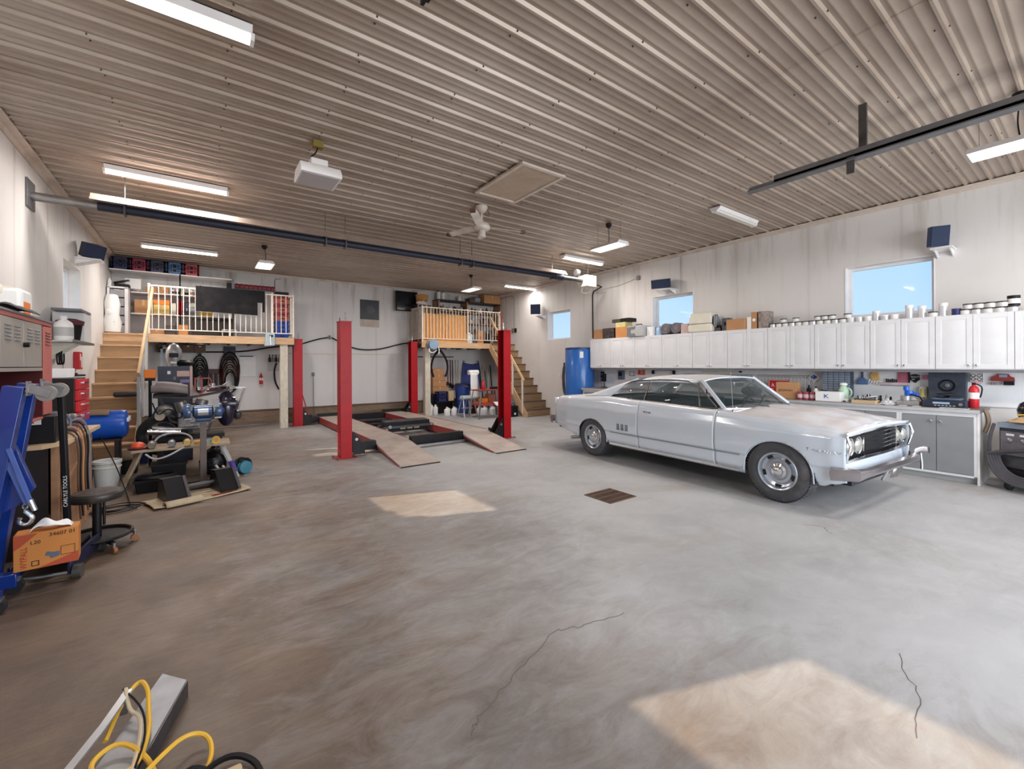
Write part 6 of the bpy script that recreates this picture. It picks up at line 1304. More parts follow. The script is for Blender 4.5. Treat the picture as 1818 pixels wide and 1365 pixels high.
t = thing('black_case', 'small black carrying case with white tag at the foot of the right stairs', 'case', (7.42, 10.25, 0)); obj('case_body', MB().box(-.12, .12, -.1, .12, 0, .32), blk, t, bevel=.02); obj('tag', MB().box(-.03, .03, -.108, -.1, .06, .12), paperw, t); obj('handle', MB().tube([(-.05, 0, .32), (-.05, 0, .38), (.05, 0, .38), (.05, 0, .32)], .01, 5), blk, t)
# ================================================================ left side, front to back
# wall hutch of locker doors above the bench
t = thing('locker_hutch', 'faded red locker hutch with grey louvred double doors on the left wall', 'locker', (XL, 0, 0))
hx = .54
obj('hutch_shell', MB().box(0.002, hx, 3.0, 5.32, 1.86, 1.89).box(0.002, .03, 3.0, 5.32, 1.12, 1.86).box(.03, hx, 5.30, 5.32, 1.1, 1.86).box(.03, hx, 3.0, 5.30, 1.1, 1.12), pinkr, t, bevel=.002)
for a in (4.09, 5.03): obj('divider', MB().box(.03, hx, a, a + .02, 1.12, 1.86), dkred, t)
obj('recess_floor', MB().box(.03, hx - .01, 4.11, 5.03, 1.12, 1.125), dkred, t)
obj('recess_back', MB().box(.03, .06, 4.12, 5.03, 1.12, 1.86), dkred, t)
obj('top_sheet', MB().box(0.002, hx + .012, 3.0, 5.33, 1.89, 1.905), grey_m, t)
lockm = mat('locker_grey', H('a39d96'), .45, metal=.2, var=.06, dirt=H('6f675f'), dirt_amt=.35, dscale=3)
for (a, b2) in ((4.13, 4.575), (4.585, 5.02)):
    dd = obj('door', MB().box(hx - .012, hx + .002, a, b2, 1.52, 1.855), lockm, t, bevel=.003)
    for q in range(2):
        for k in range(5): obj('louver', MB().prism([(hx + .002, 1.70 + k * .024), (hx + .010, 1.704 + k * .024), (hx + .002, 1.71 + k * .024)], 'y', a + .07 + q * .18, a + .19 + q * .18), grey_m, dd)
obj('door_latch', MB().cyl((hx, 4.58, 1.68), (hx + .03, 4.58, 1.68), .018, seg=8), blk, t)
obj('frame_rail', MB().box(hx - .02, hx + .003, 4.11, 5.03, 1.49, 1.515), lockm, t)
for (a, b2, q0) in ((5.06, 5.29, 1.13), (3.55, 4.08, 1.13)):
    dd = obj('door', MB().box(hx - .012, hx + .004, a, b2, q0, 1.85), pinkr, t, bevel=.003)
    for k in range(5): obj('louver', MB().prism([(hx + .004, 1.70 + k * .024), (hx + .012, 1.704 + k * .024), (hx + .004, 1.71 + k * .024)], 'y', a + .05, b2 - .05), dkred, dd)
# things on top of the hutch
ZH = 1.906
bottle('large white plastic jug with black handle on top of the grey locker doors', -1.25, 4.62, ZH, .09, .26, cream, blk, name='jug', cat='jug', handle=True)
t = thing('white_canister', 'wide white canister with orange label on top of the locker hutch', 'canister', (-1.2, 5.0, ZH)); obj('canister_body', MB().box(-.1, .1, -.13, .13, 0, .22), paperw, t, bevel=.03); obj('label', MB().box(.1, .102, -.1, .06, .03, .12), orange, t); obj('grip', MB().box(-.03, .03, -.08, .08, .22, .235), cream, t, bevel=.006)
t = thing('rag_heap', 'dark striped rag heaped along the top edge of the locker hutch', 'rag', (-1.06, 4.55, ZH)); obj('cloth', MB().grid(lambda u, v: ((u - .5) * .14, (v - .5) * .5, .01 + .03 * math.sin(math.pi * u) * (1 + .4 * math.sin(14 * v))), 6, 20), mat('rag_dark', H('4b4448'), .8, var=.5, scale=10), t, thick=.006)
t = thing('round_badge_disc', 'white round disc with dark blue edge at the left end of the hutch top', 'disc', (-1.25, 3.98, ZH + .15)); obj('disc', MB().cyl((-.02, 0, 0), (.02, 0, 0), .14, seg=24), paperw, t); obj('rim', MB().lathe([(.14, -.025), (.15, 0), (.14, .025)], (0, 0, 0), 'x', 24, caps=False), navy, t); obj('foot', MB().box(-.03, .03, -.04, .04, -.15, -.13), navy, t)
bottle('yellow bottle with dark cap at the right end of the hutch top', -1.25, 5.22, ZH, .04, .2, mat('bottle_yellow', H('d8c355'), .5), navy)
# workbench
t = thing('left_workbench', 'dark fronted workbench with pale wooden top against the left wall', 'workbench', (0, 0, 0))
obj('bench_top', MB().prism([(XL + .002, 4.95), (-1.02, 4.95), (-.90, 5.14), (-.87, 6.35), (XL + .002, 6.35)], 'z', .865, .9), mat('bench_top_wood', H('c4a988'), .6, var=.1, dirt=H('7a6048'), dirt_amt=.4), t)
obj('front_panel', MB().box(XL + .01, -1.0, 5.02, 5.04, .0, .865), wood_dk, t); obj('side_panel', MB().box(-.95, -.93, 5.16, 6.3, .0, .865), plywood, t)
obj('diagonal_board', MB().beam((-.925, 5.2, .52), (-.925, 6.25, .78), .012, .05), plywood, t); obj('corner_post', MB().box(-.99, -.95, 5.06, 5.14, 0, .865), plywood, t)
for k in range(3): obj('panel_batten', MB().box(-.93, -.918, 5.3 + k * .32, 5.34 + k * .32, 0, .5), plywood, t)
t = thing('battery_charger', 'black battery charger with white and red printed top on the left bench', 'charger', (-1.16, 5.15, .901)); obj('charger_case', MB().box(-.2, .2, -.1, .13, 0, .22), blk, t, bevel=.008); obj('front_label', MB().box(-.16, -.03, -.104, -.1, .155, .21).box(-.015, .12, -.104, -.1, .155, .21), paperw, t); obj('red_arrow', MB().prism([(.02, .18), (.08, .165), (.08, .2)], 'y', -.106, -.104), redb, t)
obj('dial', MB().lathe([(.035, -.1), (.033, -.115), (.012, -.125)], (-.04, 0, .08), 'y', 16), steel, t); obj('dial_arc', MB().tube([(-.04 + .05 * math.cos(q), -.103, .08 + .05 * math.sin(q)) for q in [math.pi * w / 10 for w in range(9)]], .003, 4), paperw, t); obj('handle', MB().tube([(-.1, .02, .22), (-.08, .02, .26), (.08, .02, .26), (.1, .02, .22)], .008, 5), steel, t)
t = thing('cable_tangle', 'brown and black cords hanging down the plywood side of the left bench', 'cable', (-.9, 5.45, .9))
for k in range(6): obj('cord', MB().tube([(-.2, -.05 + .05 * k, .03), (-.03, -.1 + .09 * k, .06 + .02 * k), (.035, -.12 + .1 * k, -.05), (.02, -.1 + .09 * k, -.4), (.03, -.05 + .1 * k, -.74)], .008, 5, smooth=2), (brownm, blk, card, brownm, blk, grey_m)[k], t)
obj('coil', MB().tube([(-.16 + .1 * math.cos(q * 1.0), .0 + .02 * q, .11 + .1 * math.sin(q)) for q in [w * .5 for w in range(26)]], .012, 5), grey_b, t)
t = thing('parts_bin_clear', 'translucent purple-grey parts bin full of fittings on the left bench', 'bin', (-1.08, 5.95, .901)); obj('bin_shell', MB().rings([[(-.12, -.13, 0), (.12, -.13, 0), (.12, .13, 0), (-.12, .13, 0)], [(-.14, -.15, .12), (.14, -.15, .12), (.14, .15, .12), (-.14, .15, .12)]]), mat('mauve', H('7c5668'), .35, var=.12), t); mb = MB()
for k in range(40): mb.cbox((random.uniform(-.11, .11), random.uniform(-.12, .12), .125 + random.random() * .02), (.03, .02, .02), (random.random() * 3, random.random() * 3, 0))
o = obj('fittings', mb, steel, t, flat=True); o['kind'] = 'stuff'
t = thing('tool_chest', 'black and red tool chest standing beyond the left bench', 'tool chest', (-1.3, 6.72, 0)); obj('chest_shell', MB().box(-.26, .22, -.28, .26, .9, 1.40), mat('chest_black', H('131214'), .4), t, bevel=.006); obj('chest_stand', MB().box(-.26, .2, -.26, .26, 0, .9), blkm, t)
for k in range(4):
    dd = obj('drawer', MB().box(.22, .25, -.27, .27, .92 + k * .118, 1.03 + k * .118), redb, t, bevel=.003); obj('drawer_pull', MB().box(.25, .27, -.12, .12, .985 + k * .118, 1.0 + k * .118), chrome, dd)
carton('white pegged tray of sockets on top of the red tool chest', -1.3, 6.72, 1.402, .3, .3, .1, paperw, tape_on=False)
for k in range(4):
    bottle(['dark', 'white', 'black', 'grey'][k] + ' small container behind the socket tray on the tool chest', -1.49, 6.55 + k * .1, 1.402, .035, .2 + .02 * k, (blkm, paperw, blk, grey_m)[k], blk, 'containers on the tool chest')
t = thing('angle_grinder', 'small black disc tool lying at the far corner of the tool chest', 'power tool', (-1.14, 6.92, 1.402)); obj('disc', MB().cyl((0, 0, .01), (0, 0, .03), .07, seg=18), blk, t); obj('handle', MB().beam((0, 0, .03), (-.12, .02, .03), .035, .035), blkm, t)
# wall shelf with box, bucket, jug
t = thing('wall_shelf', 'grey sheet metal wall shelf holding jug, black bucket and white box', 'shelf', (XL, 7.9, 1.82)); obj('shelf_plate', MB().box(0.002, .34, -.62, .62, 0, .015), grey_l, t); obj('shelf_lip', MB().box(.335, .345, -.62, .62, .0, .03), galv, t); 
for a in (-.2, .1): obj('gusset', MB().prism([(0.002, 0), (.30, 0), (0.002, -.22)], 'y', a, a + .01), cream, t)
carton('white carton with printed side at the back of the left wall shelf', -1.40, 8.25, 1.836, .3, .46, .40, paperw, tape_on=False)
bottle('white jug at the near end of the left wall shelf', -1.36, 7.55, 1.836, .09, .31, paperw, trimw, name='jug', cat='jug', lab=grey_l)
t = thing('black_bucket', 'black bucket with dark red rag over its rim on the left wall shelf', 'bucket', (-1.35, 7.82, 1.836)); obj('bucket_body', MB().lathe([(.09, 0), (.12, .25), (.125, .26)], seg=18), blk, t); obj('rag', MB().lathe([(.13, .22), (.135, .27), (.06, .3), (.01, .29)], seg=14), mat('rag_maroon', H('5f3038'), .9), t)
carton('thin flat dark tray lying on top of the white carton, wall shelf', -1.38, 8.1, 2.24, .28, .6, .03, grey_m, tape_on=False)
t = thing('hanging_cable', 'black cable loops hanging under the left wall shelf', 'cable', (-1.5, 8.05, 1.65)); 
for k in range(3): obj('cable_loop', MB().tube([(.0 + .02 * k, .07 * math.cos(q), .1 * math.sin(q)) for q in [2 * math.pi * w / 14 for w in range(14)]], .009, 5, True), blk, t)
obj('hook', MB().box(-.06, .05, -.01, .01, .09, .11), steel, t)
t = thing('wall_rail_left', 'row of small hand tools hanging on the left wall above the tool chest', 'tool rack', (XL + .001, 7.25, 1.55)); obj('rail', MB().box(0, .02, -.3, .3, .1, .12), grey_m, t)
for k in range(5): obj('hanging_tool', MB().box(.02, .035, -.25 + k * .11, -.225 + k * .11, -.15 + .02 * (k % 3), .1), (redd, blk, dsteel, blkm, dkred)[k], t)
t = thing('red_first_aid', 'red and white printed box on the left wall beside the stairs', 'box', (XL + .001, 9.35, 1.48)); obj('case', MB().box(0, .07, -.08, .12, 0, .27), redb, t, bevel=.004); obj('flame_print', MB().box(.07, .072, -.05, .0, .14, .24).box(.07, .072, .03, .08, .03, .2), paperw, t)
tag(obj('thin_wire', MB().tube([(XL + .01, 8.5, 1.8), (XL + .03, 8.6, 1.3), (XL + .01, 8.7, .9)], .004, 4, smooth=2), grey_m), 'thin cord hanging down the left wall below the shelf', 'cord')
# blue barrel lying, bucket, tyre
t = thing('blue_barrel', 'blue plastic barrel lying on a stand beside the left stairs', 'barrel', (-1.05, 7.75, .76)); obj('barrel_body', MB().lathe([(.13, -.26), (.175, -.24), (.185, -.2), (.18, -.14), (.19, -.05), (.18, 0), (.19, .05), (.18, .14), (.185, .2), (.175, .24), (.13, .26)], (0, 0, 0), 'x', 24), mat('barrel_blue', H('1e55b8'), .3, var=.06), t); obj('bung', MB().cyl((.26, .07, .06), (.28, .07, .06), .035, seg=12).cyl((.26, -.07, .05), (.28, -.07, .05), .03, seg=12), paperw, t)
obj('barrel_stand', MB().box(-.2, -.16, -.14, .14, -.758, -.185).box(.14, .18, -.14, .14, -.758, -.185).box(-.2, .2, -.16, .16, -.205, -.183), wood_dk, t)
tag(obj('brown_mat', MB().grid(lambda u, v: (-1.26 + .30 * u, 7.57 + .36 * v, .955 - .05 * (2 * v - 1) ** 2 - .03 * max(0, u - .7)), 8, 8), mat('mat_brown', H('84694c'), .8), thick=.012), 'brown mat draped over the top of the lying blue barrel', 'mat')
t = thing('dark_pouch', 'long dark pouch resting on a stair tread behind the blue barrel', 'pouch', (-1.02, 10.3, .982)); obj('pouch_body', MB().box(-.22, .14, -.08, .08, 0, .09), mat('pouch', H('2a2228'), .6), t, bevel=.03); obj('zip', MB().box(-.2, .12, -.083, -.078, .05, .056), grey_m, t)
t = thing('white_bucket', 'white plastic bucket on the floor beside the spare tyre', 'bucket', (-.93, 7.22, 0)); obj('bucket_body', MB().lathe([(.105, 0), (.13, .33), (.14, .34), (.14, .37), (.13, .375), (.125, .36), (.10, .02)], seg=22, caps=False), mat('bucket_white', H('ccc9c4'), .45, var=.05), t); obj('inner_fill', MB().lathe([(.118, .2), (.118, .205)], seg=16), grey_m, t); obj('rib', MB().lathe([(.131, .28), (.136, .285), (.136, .3), (.131, .305)], seg=22, caps=False), cream, t)
t = thing('spare_tyre', 'spare black tyre leaning on edge between the bench and the white bucket', 'tyre', (-1.2, 7.3, .31)); obj('tyre_carcass', MB().lathe([(.17, -.09), (.2, -.105), (.28, -.1), (.305, -.07), (.308, 0), (.305, .07), (.28, .1), (.2, .105), (.17, .09)], (0, 0, 0), 'x', 32, caps=False), tyrem, t)
mb = MB()
for k in range(48):
    q = 2 * math.pi * k / 48; mb.cbox((-.04, .309 * math.cos(q), .309 * math.sin(q)), (.05, .02, .01), (q - math.pi / 2, 0, 0)).cbox((.04, .309 * math.cos(q + .06), .309 * math.sin(q + .06)), (.05, .02, .01), (q + .06 - math.pi / 2, 0, 0))
o = obj('tread_blocks', mb, tyrem, t, flat=True); o['kind'] = 'stuff'
t = thing('work_boots', 'pale tan cylinder part on the floor clutter beside the left stairs', 'part', (-.86, 8.25, .14)); obj('drum', MB().cyl((-.08, 0, .12), (.08, 0, .12), .09, seg=14), mat('tan_part', H('a98e70'), .6), t); obj('drum_cap', MB().cyl((.08, 0, .12), (.1, 0, .12), .05, seg=12), steel, t); obj('block', MB().box(-.12, .12, -.1, .1, -.14, .028), blkm, t)
# ---- engine hoist (folded), jack, wipe box, stool
t = thing('engine_hoist', 'blue folded engine hoist with casters on its raised legs, cut by the left edge', 'engine hoist', (0, 0, 0))
def legtube(p0, p1, w, nm='leg'): return obj(nm, MB().beam(p0, p1, w, w * .9, (0, 1, 0)), blue, t, bevel=.004)
legtube((-1.13, 4.02, .12), (-.935, 4.0, 1.40), .095); legtube((-1.12, 4.3, .12), (-.935, 4.25, 1.41), .09)
for (x, y, z, sx2) in ((-.93, 4.0, 1.38, 1), (-.92, 4.25, 1.39, 1)):
    c = obj('caster', MB().cyl((x + .13, y - .016, z - .03), (x + .13, y + .016, z - .03), .05, seg=18), mat('caster_grey', H('8b8781'), .5), t)
    obj('caster_fork', MB().beam((x + .05, y - .025, z + .01), (x + .15, y - .025, z - .035), .006, .05, (0, 0, 1)).beam((x + .05, y + .025, z + .01), (x + .15, y + .025, z - .035), .006, .05, (0, 0, 1)).box(x + .048, x + .056, y - .04, y + .04, z - .04, z + .05), steel, c)
obj('boom_plate', MB().prism([(-1.06, 1.05), (-.95, 1.02), (-.865, .74), (-.94, .64), (-1.06, .58)], 'y', 4.055, 4.10), blue, t, bevel=.004)
obj('brace', MB().beam((-.955, 3.96, 1.02), (-.86, 3.96, .66), .02, .02).beam((-.975, 3.98, .96), (-.885, 3.98, .66), .018, .018), mat('brace_blue', H('4f68b0'), .35), t)
obj('brace_pin', MB().cyl((-.865, 3.96, .69), (-.845, 3.96, .62), .014, seg=8), steel, t)
text('lettering', 'NOLIN', .026, ink_w, t, frame((-.965, 4.053, .90), (.35, 0, -.94), (.94, 0, .35)))
obj('chain', MB().tube([(-.895, 4.0, .72), (-.895, 4.0, .675)], .007, 6), chrome, t)
for k in range(3): obj('chain_link', MB().tube([(-.895 + (.012 * math.cos(q) if k % 2 else 0), 4.0 + (0 if k % 2 else .012 * math.cos(q)), .672 - k * .026 + .018 * math.sin(q)) for q in [2 * math.pi * w / 8 for w in range(8)]], .0045, 5, True), chrome, t)
obj('hook', MB().tube([(-.895, 4.0, .615), (-.875, 4.0, .59), (-.862, 4.0, .565), (-.875, 4.0, .535), (-.905, 4.0, .53), (-.925, 4.0, .55), (-.918, 4.0, .575)], .0125, 8, smooth=1), chrome, t)
obj('base_frame', MB().box(-1.35, -1.0, 3.95, 4.05, .05, .14).box(-1.35, -1.0, 4.28, 4.36, .05, .14).box(-1.3, -1.2, 4.0, 4.3, .08, .8), blue, t, bevel=.005)
obj('mast', MB().box(-1.36, -1.24, 4.1, 4.22, .1, 1.05), blue, t, bevel=.005); obj('ram', MB().cyl((-1.2, 4.15, .2), (-1.12, 4.15, .8), .035), blkm, t)
for (x, y) in ((-1.02, 4.0), (-1.02, 4.32)):
    c = obj('caster', MB().cyl((x, y - .02, .05), (x, y + .02, .05), .048, seg=16), rubber, t); obj('caster_fork', MB().box(x - .03, x + .03, y - .03, y + .03, .085, .1), steel, c)
t = thing('floor_jack', 'low dark floor jack with tall black handle standing under the wiper box', 'jack', (-.9, 4.48, 0), R_(-8))
obj('side_plates', MB().box(-.16, -.14, -.1, .45, .04, .15).box(.14, .16, -.1, .45, .04, .15), mat('jack_blue', H('1d2340'), .4), t, bevel=.004); obj('cylinder', MB().box(-.12, .12, .05, .4, .06, .16), blkm, t, bevel=.01); obj('saddle', MB().cyl((0, -.02, .13), (0, -.02, .175), .06, seg=14), dsteel, t)
obj('front_axle', MB().cyl((-.2, -.08, .045), (.2, -.08, .045), .012, seg=8), steel, t)
for sg in (-1, 1):
    obj('wheel', MB().cyl((sg * .17, -.08, .048), (sg * .215, -.08, .048), .048, seg=18), mat('wheel_grey', H('57534f'), .5, metal=.4), t); obj('rear_caster', MB().cyl((sg * .17, .42, .04), (sg * .2, .42, .04), .04, seg=14), rubber, t)
hdl = obj('jack_handle', MB().beam((.02, .30, .12), (-.0, .24, 1.36), .042, .042), blk, t, bevel=.01)
text('handle_lettering', 'CARLYLE TOOLS', .032, ink_w, hdl, frame((.031, .247, .44), (0, -.03, 1), (-1, 0, 0)))
t = thing('wiper_box', 'orange cardboard wiper box with white tissue sticking out, resting on the floor jack', 'tissue box', (-.845, 4.26, .18), R_(4))
wb = MB(); wb.box(-.15, .15, -.07, .07, 0, .235); o = obj('box_body', wb, mat('wiper_orange', H('c9803c'), .6, var=.05), t, bevel=.002)
obj('dark_panel', MB().prism([(-.15, .235), (-.15, .14), (-.12, .16), (-.04, .235)], 'y', -.0715, -.07).box(-.151, -.15, -.07, .07, 0, .235).prism([(-.05, 0), (.15, 0), (.15, .07), (.10, .05)], 'y', -.0715, -.07), mat('wiper_dark', H('b14a2a'), .6), t)
text('print', 'WYPALL', .044, ink_r, t, frame((-.09, -.0722, .012), (0, 0, 1), (-1, 0, 0)), sx=.85); text('print', '34607 01', .034, ink, t, frame((.01, -.0722, .20), (1, 0, 0), (0, 0, 1))); text('print', 'L20', .032, ink, t, frame((-.075, -.0722, .165), (1, 0, 0), (0, 0, 1)))
obj('print', MB().box(-.07, -.035, -.0722, -.07, .02, .024).box(-.07, -.035, -.0722, -.07, .05, .054).box(-.07, -.066, -.0722, -.07, .024, .05).box(-.039, -.035, -.0722, -.07, .024, .05), ink, t)
obj('glove_print', MB().prism([(.0, .10), (.03, .09), (.06, .09), (.06, .06), (.02, .05), (.01, .07), (-.01, .075)], 'y', -.0722, -.07), grey_b, t); obj('picture_frame', MB().box(.065, .135, -.0722, -.07, .06, .063).box(.065, .135, -.0722, -.07, .118, .121).box(.065, .068, -.0722, -.07, .063, .118).box(.132, .135, -.0722, -.07, .063, .118), brownm, t)
obj('tissue', MB().grid(lambda u, v: ((u - .42) * .2, (v - .5) * .09 + .012 * math.sin(9 * u), .236 + .08 * math.sin(math.pi * u) ** .6 * (1 - .5 * abs(2 * v - 1)) * (.8 + .2 * math.sin(7 * u)) + .006 * math.sin(13 * u + 6 * v)), 18, 8), paperw, t, thick=.003)
t = thing('shop_stool', 'round black padded rolling stool with tool tray base', 'stool', (-.70, 4.94, 0))
seatm = mat('stool_vinyl', H('2b2725'), .35, var=.2, dirt=H('6c5c4c'), dirt_amt=.5, dscale=10)
obj('seat', MB().lathe([(.12, .41), (.165, .42), (.175, .445), (.17, .47), (.15, .485), (.01, .48)], seg=28), seatm, t)
text('seat_lettering', 'ARENNE', .048, mat('emboss', H('5a4d44'), .5), t, frame((-.12, -.04, .4845), (1, .1, 0), (-.1, 1, 0)), .0008)
obj('post', MB().cyl((0, 0, .1), (0, 0, .4), .03, seg=12).cyl((.045, -.01, .2), (.045, -.01, .4), .01, seg=8), blkm, t); obj('chrome_post', MB().cyl((0, 0, .26), (0, 0, .38), .018), chrome, t)
obj('tray_ring', MB().tube([(.22 * math.cos(q), .22 * math.sin(q), .12) for q in [2 * math.pi * w / 28 for w in range(28)]], .014, 6, True).lathe([(.21, .11), (.01, .105)], seg=24), blkm, t)
for k in range(5):
    q = 2 * math.pi * k / 5 + .25; obj('base_arm', MB().beam((0, 0, .1), (.23 * math.cos(q), .23 * math.sin(q), .085), .03, .02), blk, t)
    c = obj('caster', MB().cyl((.24 * math.cos(q) - .012 * math.sin(q), .24 * math.sin(q) + .012 * math.cos(q), .03), (.24 * math.cos(q) + .012 * math.sin(q), .24 * math.sin(q) - .012 * math.cos(q), .03), .03, seg=12), mat('caster_brown', H('8a5a3a'), .4), t); obj('caster_fork', MB().cyl((.24 * math.cos(q), .24 * math.sin(q), .05), (.24 * math.cos(q), .24 * math.sin(q), .09), .012), steel, c)
t = thing('power_cable', 'thin black cord coiled loosely on the floor behind the stool', 'cord', (-.72, 6.15, 0))
random.seed(4)
obj('cord_coil', MB().tube([((.17 + .05 * math.sin(k * .37)) * math.cos(k * .5) + .02 * math.sin(k * 1.7), (.13 + .05 * math.cos(k * .31)) * math.sin(k * .5), .008 + .0005 * k) for k in range(52)] , .006, 5), blk, t)
obj('cord_tail', MB().tube([(.1, .1, .02), (.02, .6, .02), (-.1, .9, .3), (-.25, .9, .7)], .006, 5, smooth=2), blk, t)
# ---- junk corner: plank bench, tools, tubs
t = thing('plank_bench', 'worn plank bench on splayed sawhorse legs cluttered with tools', 'bench', (-.19, 7.2, 0))
pw = mat('worn_plank', H('a8957c'), .7, var=.15, stretch=(1, 6, 1), dirt=H('5c4a3a'), dirt_amt=.55, dscale=5)
for k in range(3): obj('plank', MB().box(-.5, .52, -.2 + k * .15, -.056 + k * .15, .455, .485), pw, t, bevel=.003)
for a in (-1, 1):
    for b2 in (-1, 1): obj('leg', MB().beam((a * .60, b2 * .24 + .03, 0), (a * .42, b2 * .12 + .03, .46), .07, .025), pw if a < 0 else grey_l, t)
obj('tape_wrap', MB().beam((.575, -.222, .08), (.525, -.192, .23), .075, .031), mat('purple_tape', H('4a3f9a'), .4), t)
ZB = .486
t = thing('red_helmet', 'small orange-red domed lamp on the left end of the plank bench', 'lamp', (-.63, 7.12, ZB)); obj('dome', MB().lathe([(.075, .03), (.07, .055), (.045, .08), (.01, .09)], seg=16), mat('orange_dome', H('d9502e'), .35), t); obj('base', MB().lathe([(.1, 0), (.105, .02), (.08, .032)], seg=18), dkred, t)
t = thing('pressure_hose', 'grey braided hose looping over the plank bench', 'hose', (-.45, 7.15, ZB)); obj('hose', MB().tube([(-.05, .1, .02), (.0, .1, .12), (.15, .05, .17), (.32, .0, .14), (.38, -.05, .05), (.25, -.2, -.02), (.1, -.24, -.1), (-.02, -.22, -.12), (-.1, -.18, -.05)], .011, 6, smooth=2), grey_l, t); obj('fitting', MB().cyl((-.06, .1, .0), (-.06, .1, .05), .018, seg=8), steel, t)
for k, (x, y, m1, m2, nm) in enumerate(((-.50, 7.05, mat('brass_grey', H('8b8270'), .4, metal=.5), dsteel, 'grey brass cup-shaped fitting on the plank bench'), (-.30, 7.03, steel, blkm, 'steel barrel-shaped air tool on the plank bench'), (-.14, 7.0, mat('straw', H('c9a75e'), .5), brownm, 'straw coloured spray gun cup on the plank bench'))):
    t = thing('bench_fitting', nm, 'fitting', (x, y, ZB)); obj('cup', MB().cyl((0, -.05, .045), (0, .03, .05), .035, .043, 12), m1, t); obj('collar', MB().cyl((0, .03, .05), (0, .07, .05), .047, seg=12), m2, t); obj('foot', MB().box(-.02, .02, -.03, .04, 0, .015), m2, t)
t = thing('tape_roll', 'roll of yellow tape standing on the plank bench', 'tape', (.17, 7.02, ZB + .045)); obj('tape_ring', MB().lathe([(.02, -.02), (.05, -.02), (.05, .02), (.02, .02)], (0, 0, 0), 'y', 20, caps=False), mat('tape_yellow', H('dba63e'), .5), t); obj('core', MB().lathe([(.021, -.021), (.018, 0), (.021, .021)], (0, 0, 0), 'y', 16, caps=False), card, t)
t = thing('yellow_tool', 'yellow and pale blue hand tool lying beside the tape roll', 'hand tool', (-.01, 7.08, ZB)); obj('grip', MB().cyl((-.06, 0, .03), (.02, 0, .035), .025, seg=10), mat('tool_yellow', H('e0a94a'), .5), t); obj('nose', MB().box(.02, .14, -.025, .025, .015, .05), mat('tool_cyan', H('7fb6c6'), .4), t, bevel=.006)
# grinder on pedestal
t = thing('bench_grinder', 'blue-black bench grinder on a tall square steel pedestal', 'grinder', (.03, 6.8, 0)); gm = mat('grinder_blue', H('4a5f80'), .28, metal=.4, var=.15, dirt=H('1e222c'), dirt_amt=.4)
obj('pedestal', MB().box(-.035, .035, -.035, .035, .02, .80), mat('pedestal_steel', H('6b5f5a'), .5, metal=.4, var=.12), t, bevel=.003); obj('base_plate', MB().box(-.2, .2, -.2, .2, 0, .02), blkm, t)
obj('mount_plate', MB().box(-.13, .13, -.08, .08, .80, .82), dsteel, t); obj('motor_foot', MB().box(-.08, .08, -.05, .05, .82, .86), gm, t, bevel=.01); obj('motor', MB().lathe([(.05, -.11), (.082, -.09), (.085, .09), (.05, .11)], (0, 0, .94), 'x', 22), gm, t)
obj('name_plate', MB().grid(lambda u, v: (-.055 + .11 * u, -.087 * math.cos(.5 - v), .94 + .087 * math.sin(.5 - v)), 1, 5), alu, t)
for sg in (-1, 1):
    gd = obj('wheel_guard', MB().lathe([(.02, sg * .13), (.10, sg * .13), (.105, sg * .15), (.105, sg * .17), (.09, sg * .2), (.02, sg * .205)], (0, 0, .94), 'x', 22), gm, t); obj('guard_cap', MB().lathe([(.045, sg * .203), (.03, sg * .225), (.001, sg * .23)], (0, 0, .94), 'x', 16), navy, gd)
    obj('tool_rest', MB().box(sg * .12, sg * .19, -.15, -.11, .86, .875) if sg > 0 else MB().box(-.19, -.12, -.15, -.11, .86, .875), steel, t)
obj('eye_shield', MB().box(.10, .17, -.13, -.125, 1.0, 1.1), smoke, t); obj('shield_arm', MB().beam((.1, -.05, .99), (.13, -.12, 1.06), .01, .01), steel, t)
# black tubs
for k, (x, y, w, d2, h2, nm) in enumerate(((-.33, 7.25, .36, .26, .26, 'black plastic tub standing under the plank bench'), (-.44, 7.0 - .12, .40, .24, .15, 'flat coiled black drain tub in front of the plank bench'))):
    t = thing('black_tub', nm, 'tub', (x, y, 0)); obj('tub_shell', MB().rings([[(-w * .44, -d2 * .44, 0), (w * .44, -d2 * .44, 0), (w * .44, d2 * .44, 0), (-w * .44, d2 * .44, 0)], [(-w / 2, -d2 / 2, h2), (w / 2, -d2 / 2, h2), (w / 2, d2 / 2, h2), (-w / 2, d2 / 2, h2)]]), blk, t, bevel=.01)
    obj('tub_rim', MB().box(-w / 2 - .012, w / 2 + .012, -d2 / 2 - .012, -d2 / 2, h2 - .02, h2 + .005).box(-w / 2 - .012, w / 2 + .012, d2 / 2, d2 / 2 + .012, h2 - .02, h2 + .005).box(-w / 2 - .012, -w / 2, -d2 / 2, d2 / 2, h2 - .02, h2 + .005).box(w / 2, w / 2 + .012, -d2 / 2, d2 / 2, h2 - .02, h2 + .005), blkm, t)
    if k == 1:
        for q in range(4): obj('hose_coil', MB().tube([((.2 - .006 * q) * math.cos(a), (.13 - .004 * q) * math.sin(a), h2 + .02 + .018 * q * (.3)) for a in [2 * math.pi * w2 / 20 for w2 in range(20)]], .012, 5, True), blk, t)
t = thing('black_bag', 'shiny black rubbish bag slumped under the right end of the plank bench', 'bag', (.15, 7.5, .0)); obj('bag_body', MB().lathe([(.1, 0.0), (.16, .04), (.17, .18), (.12, .3), (.04, .36)], seg=12), mat('bag_black', H('141416'), .25, var=.2, bump=.8, bscale=14), t); obj('knot', MB().ball((0, 0, .38), .03, 8), MATS['bag_black'], t)
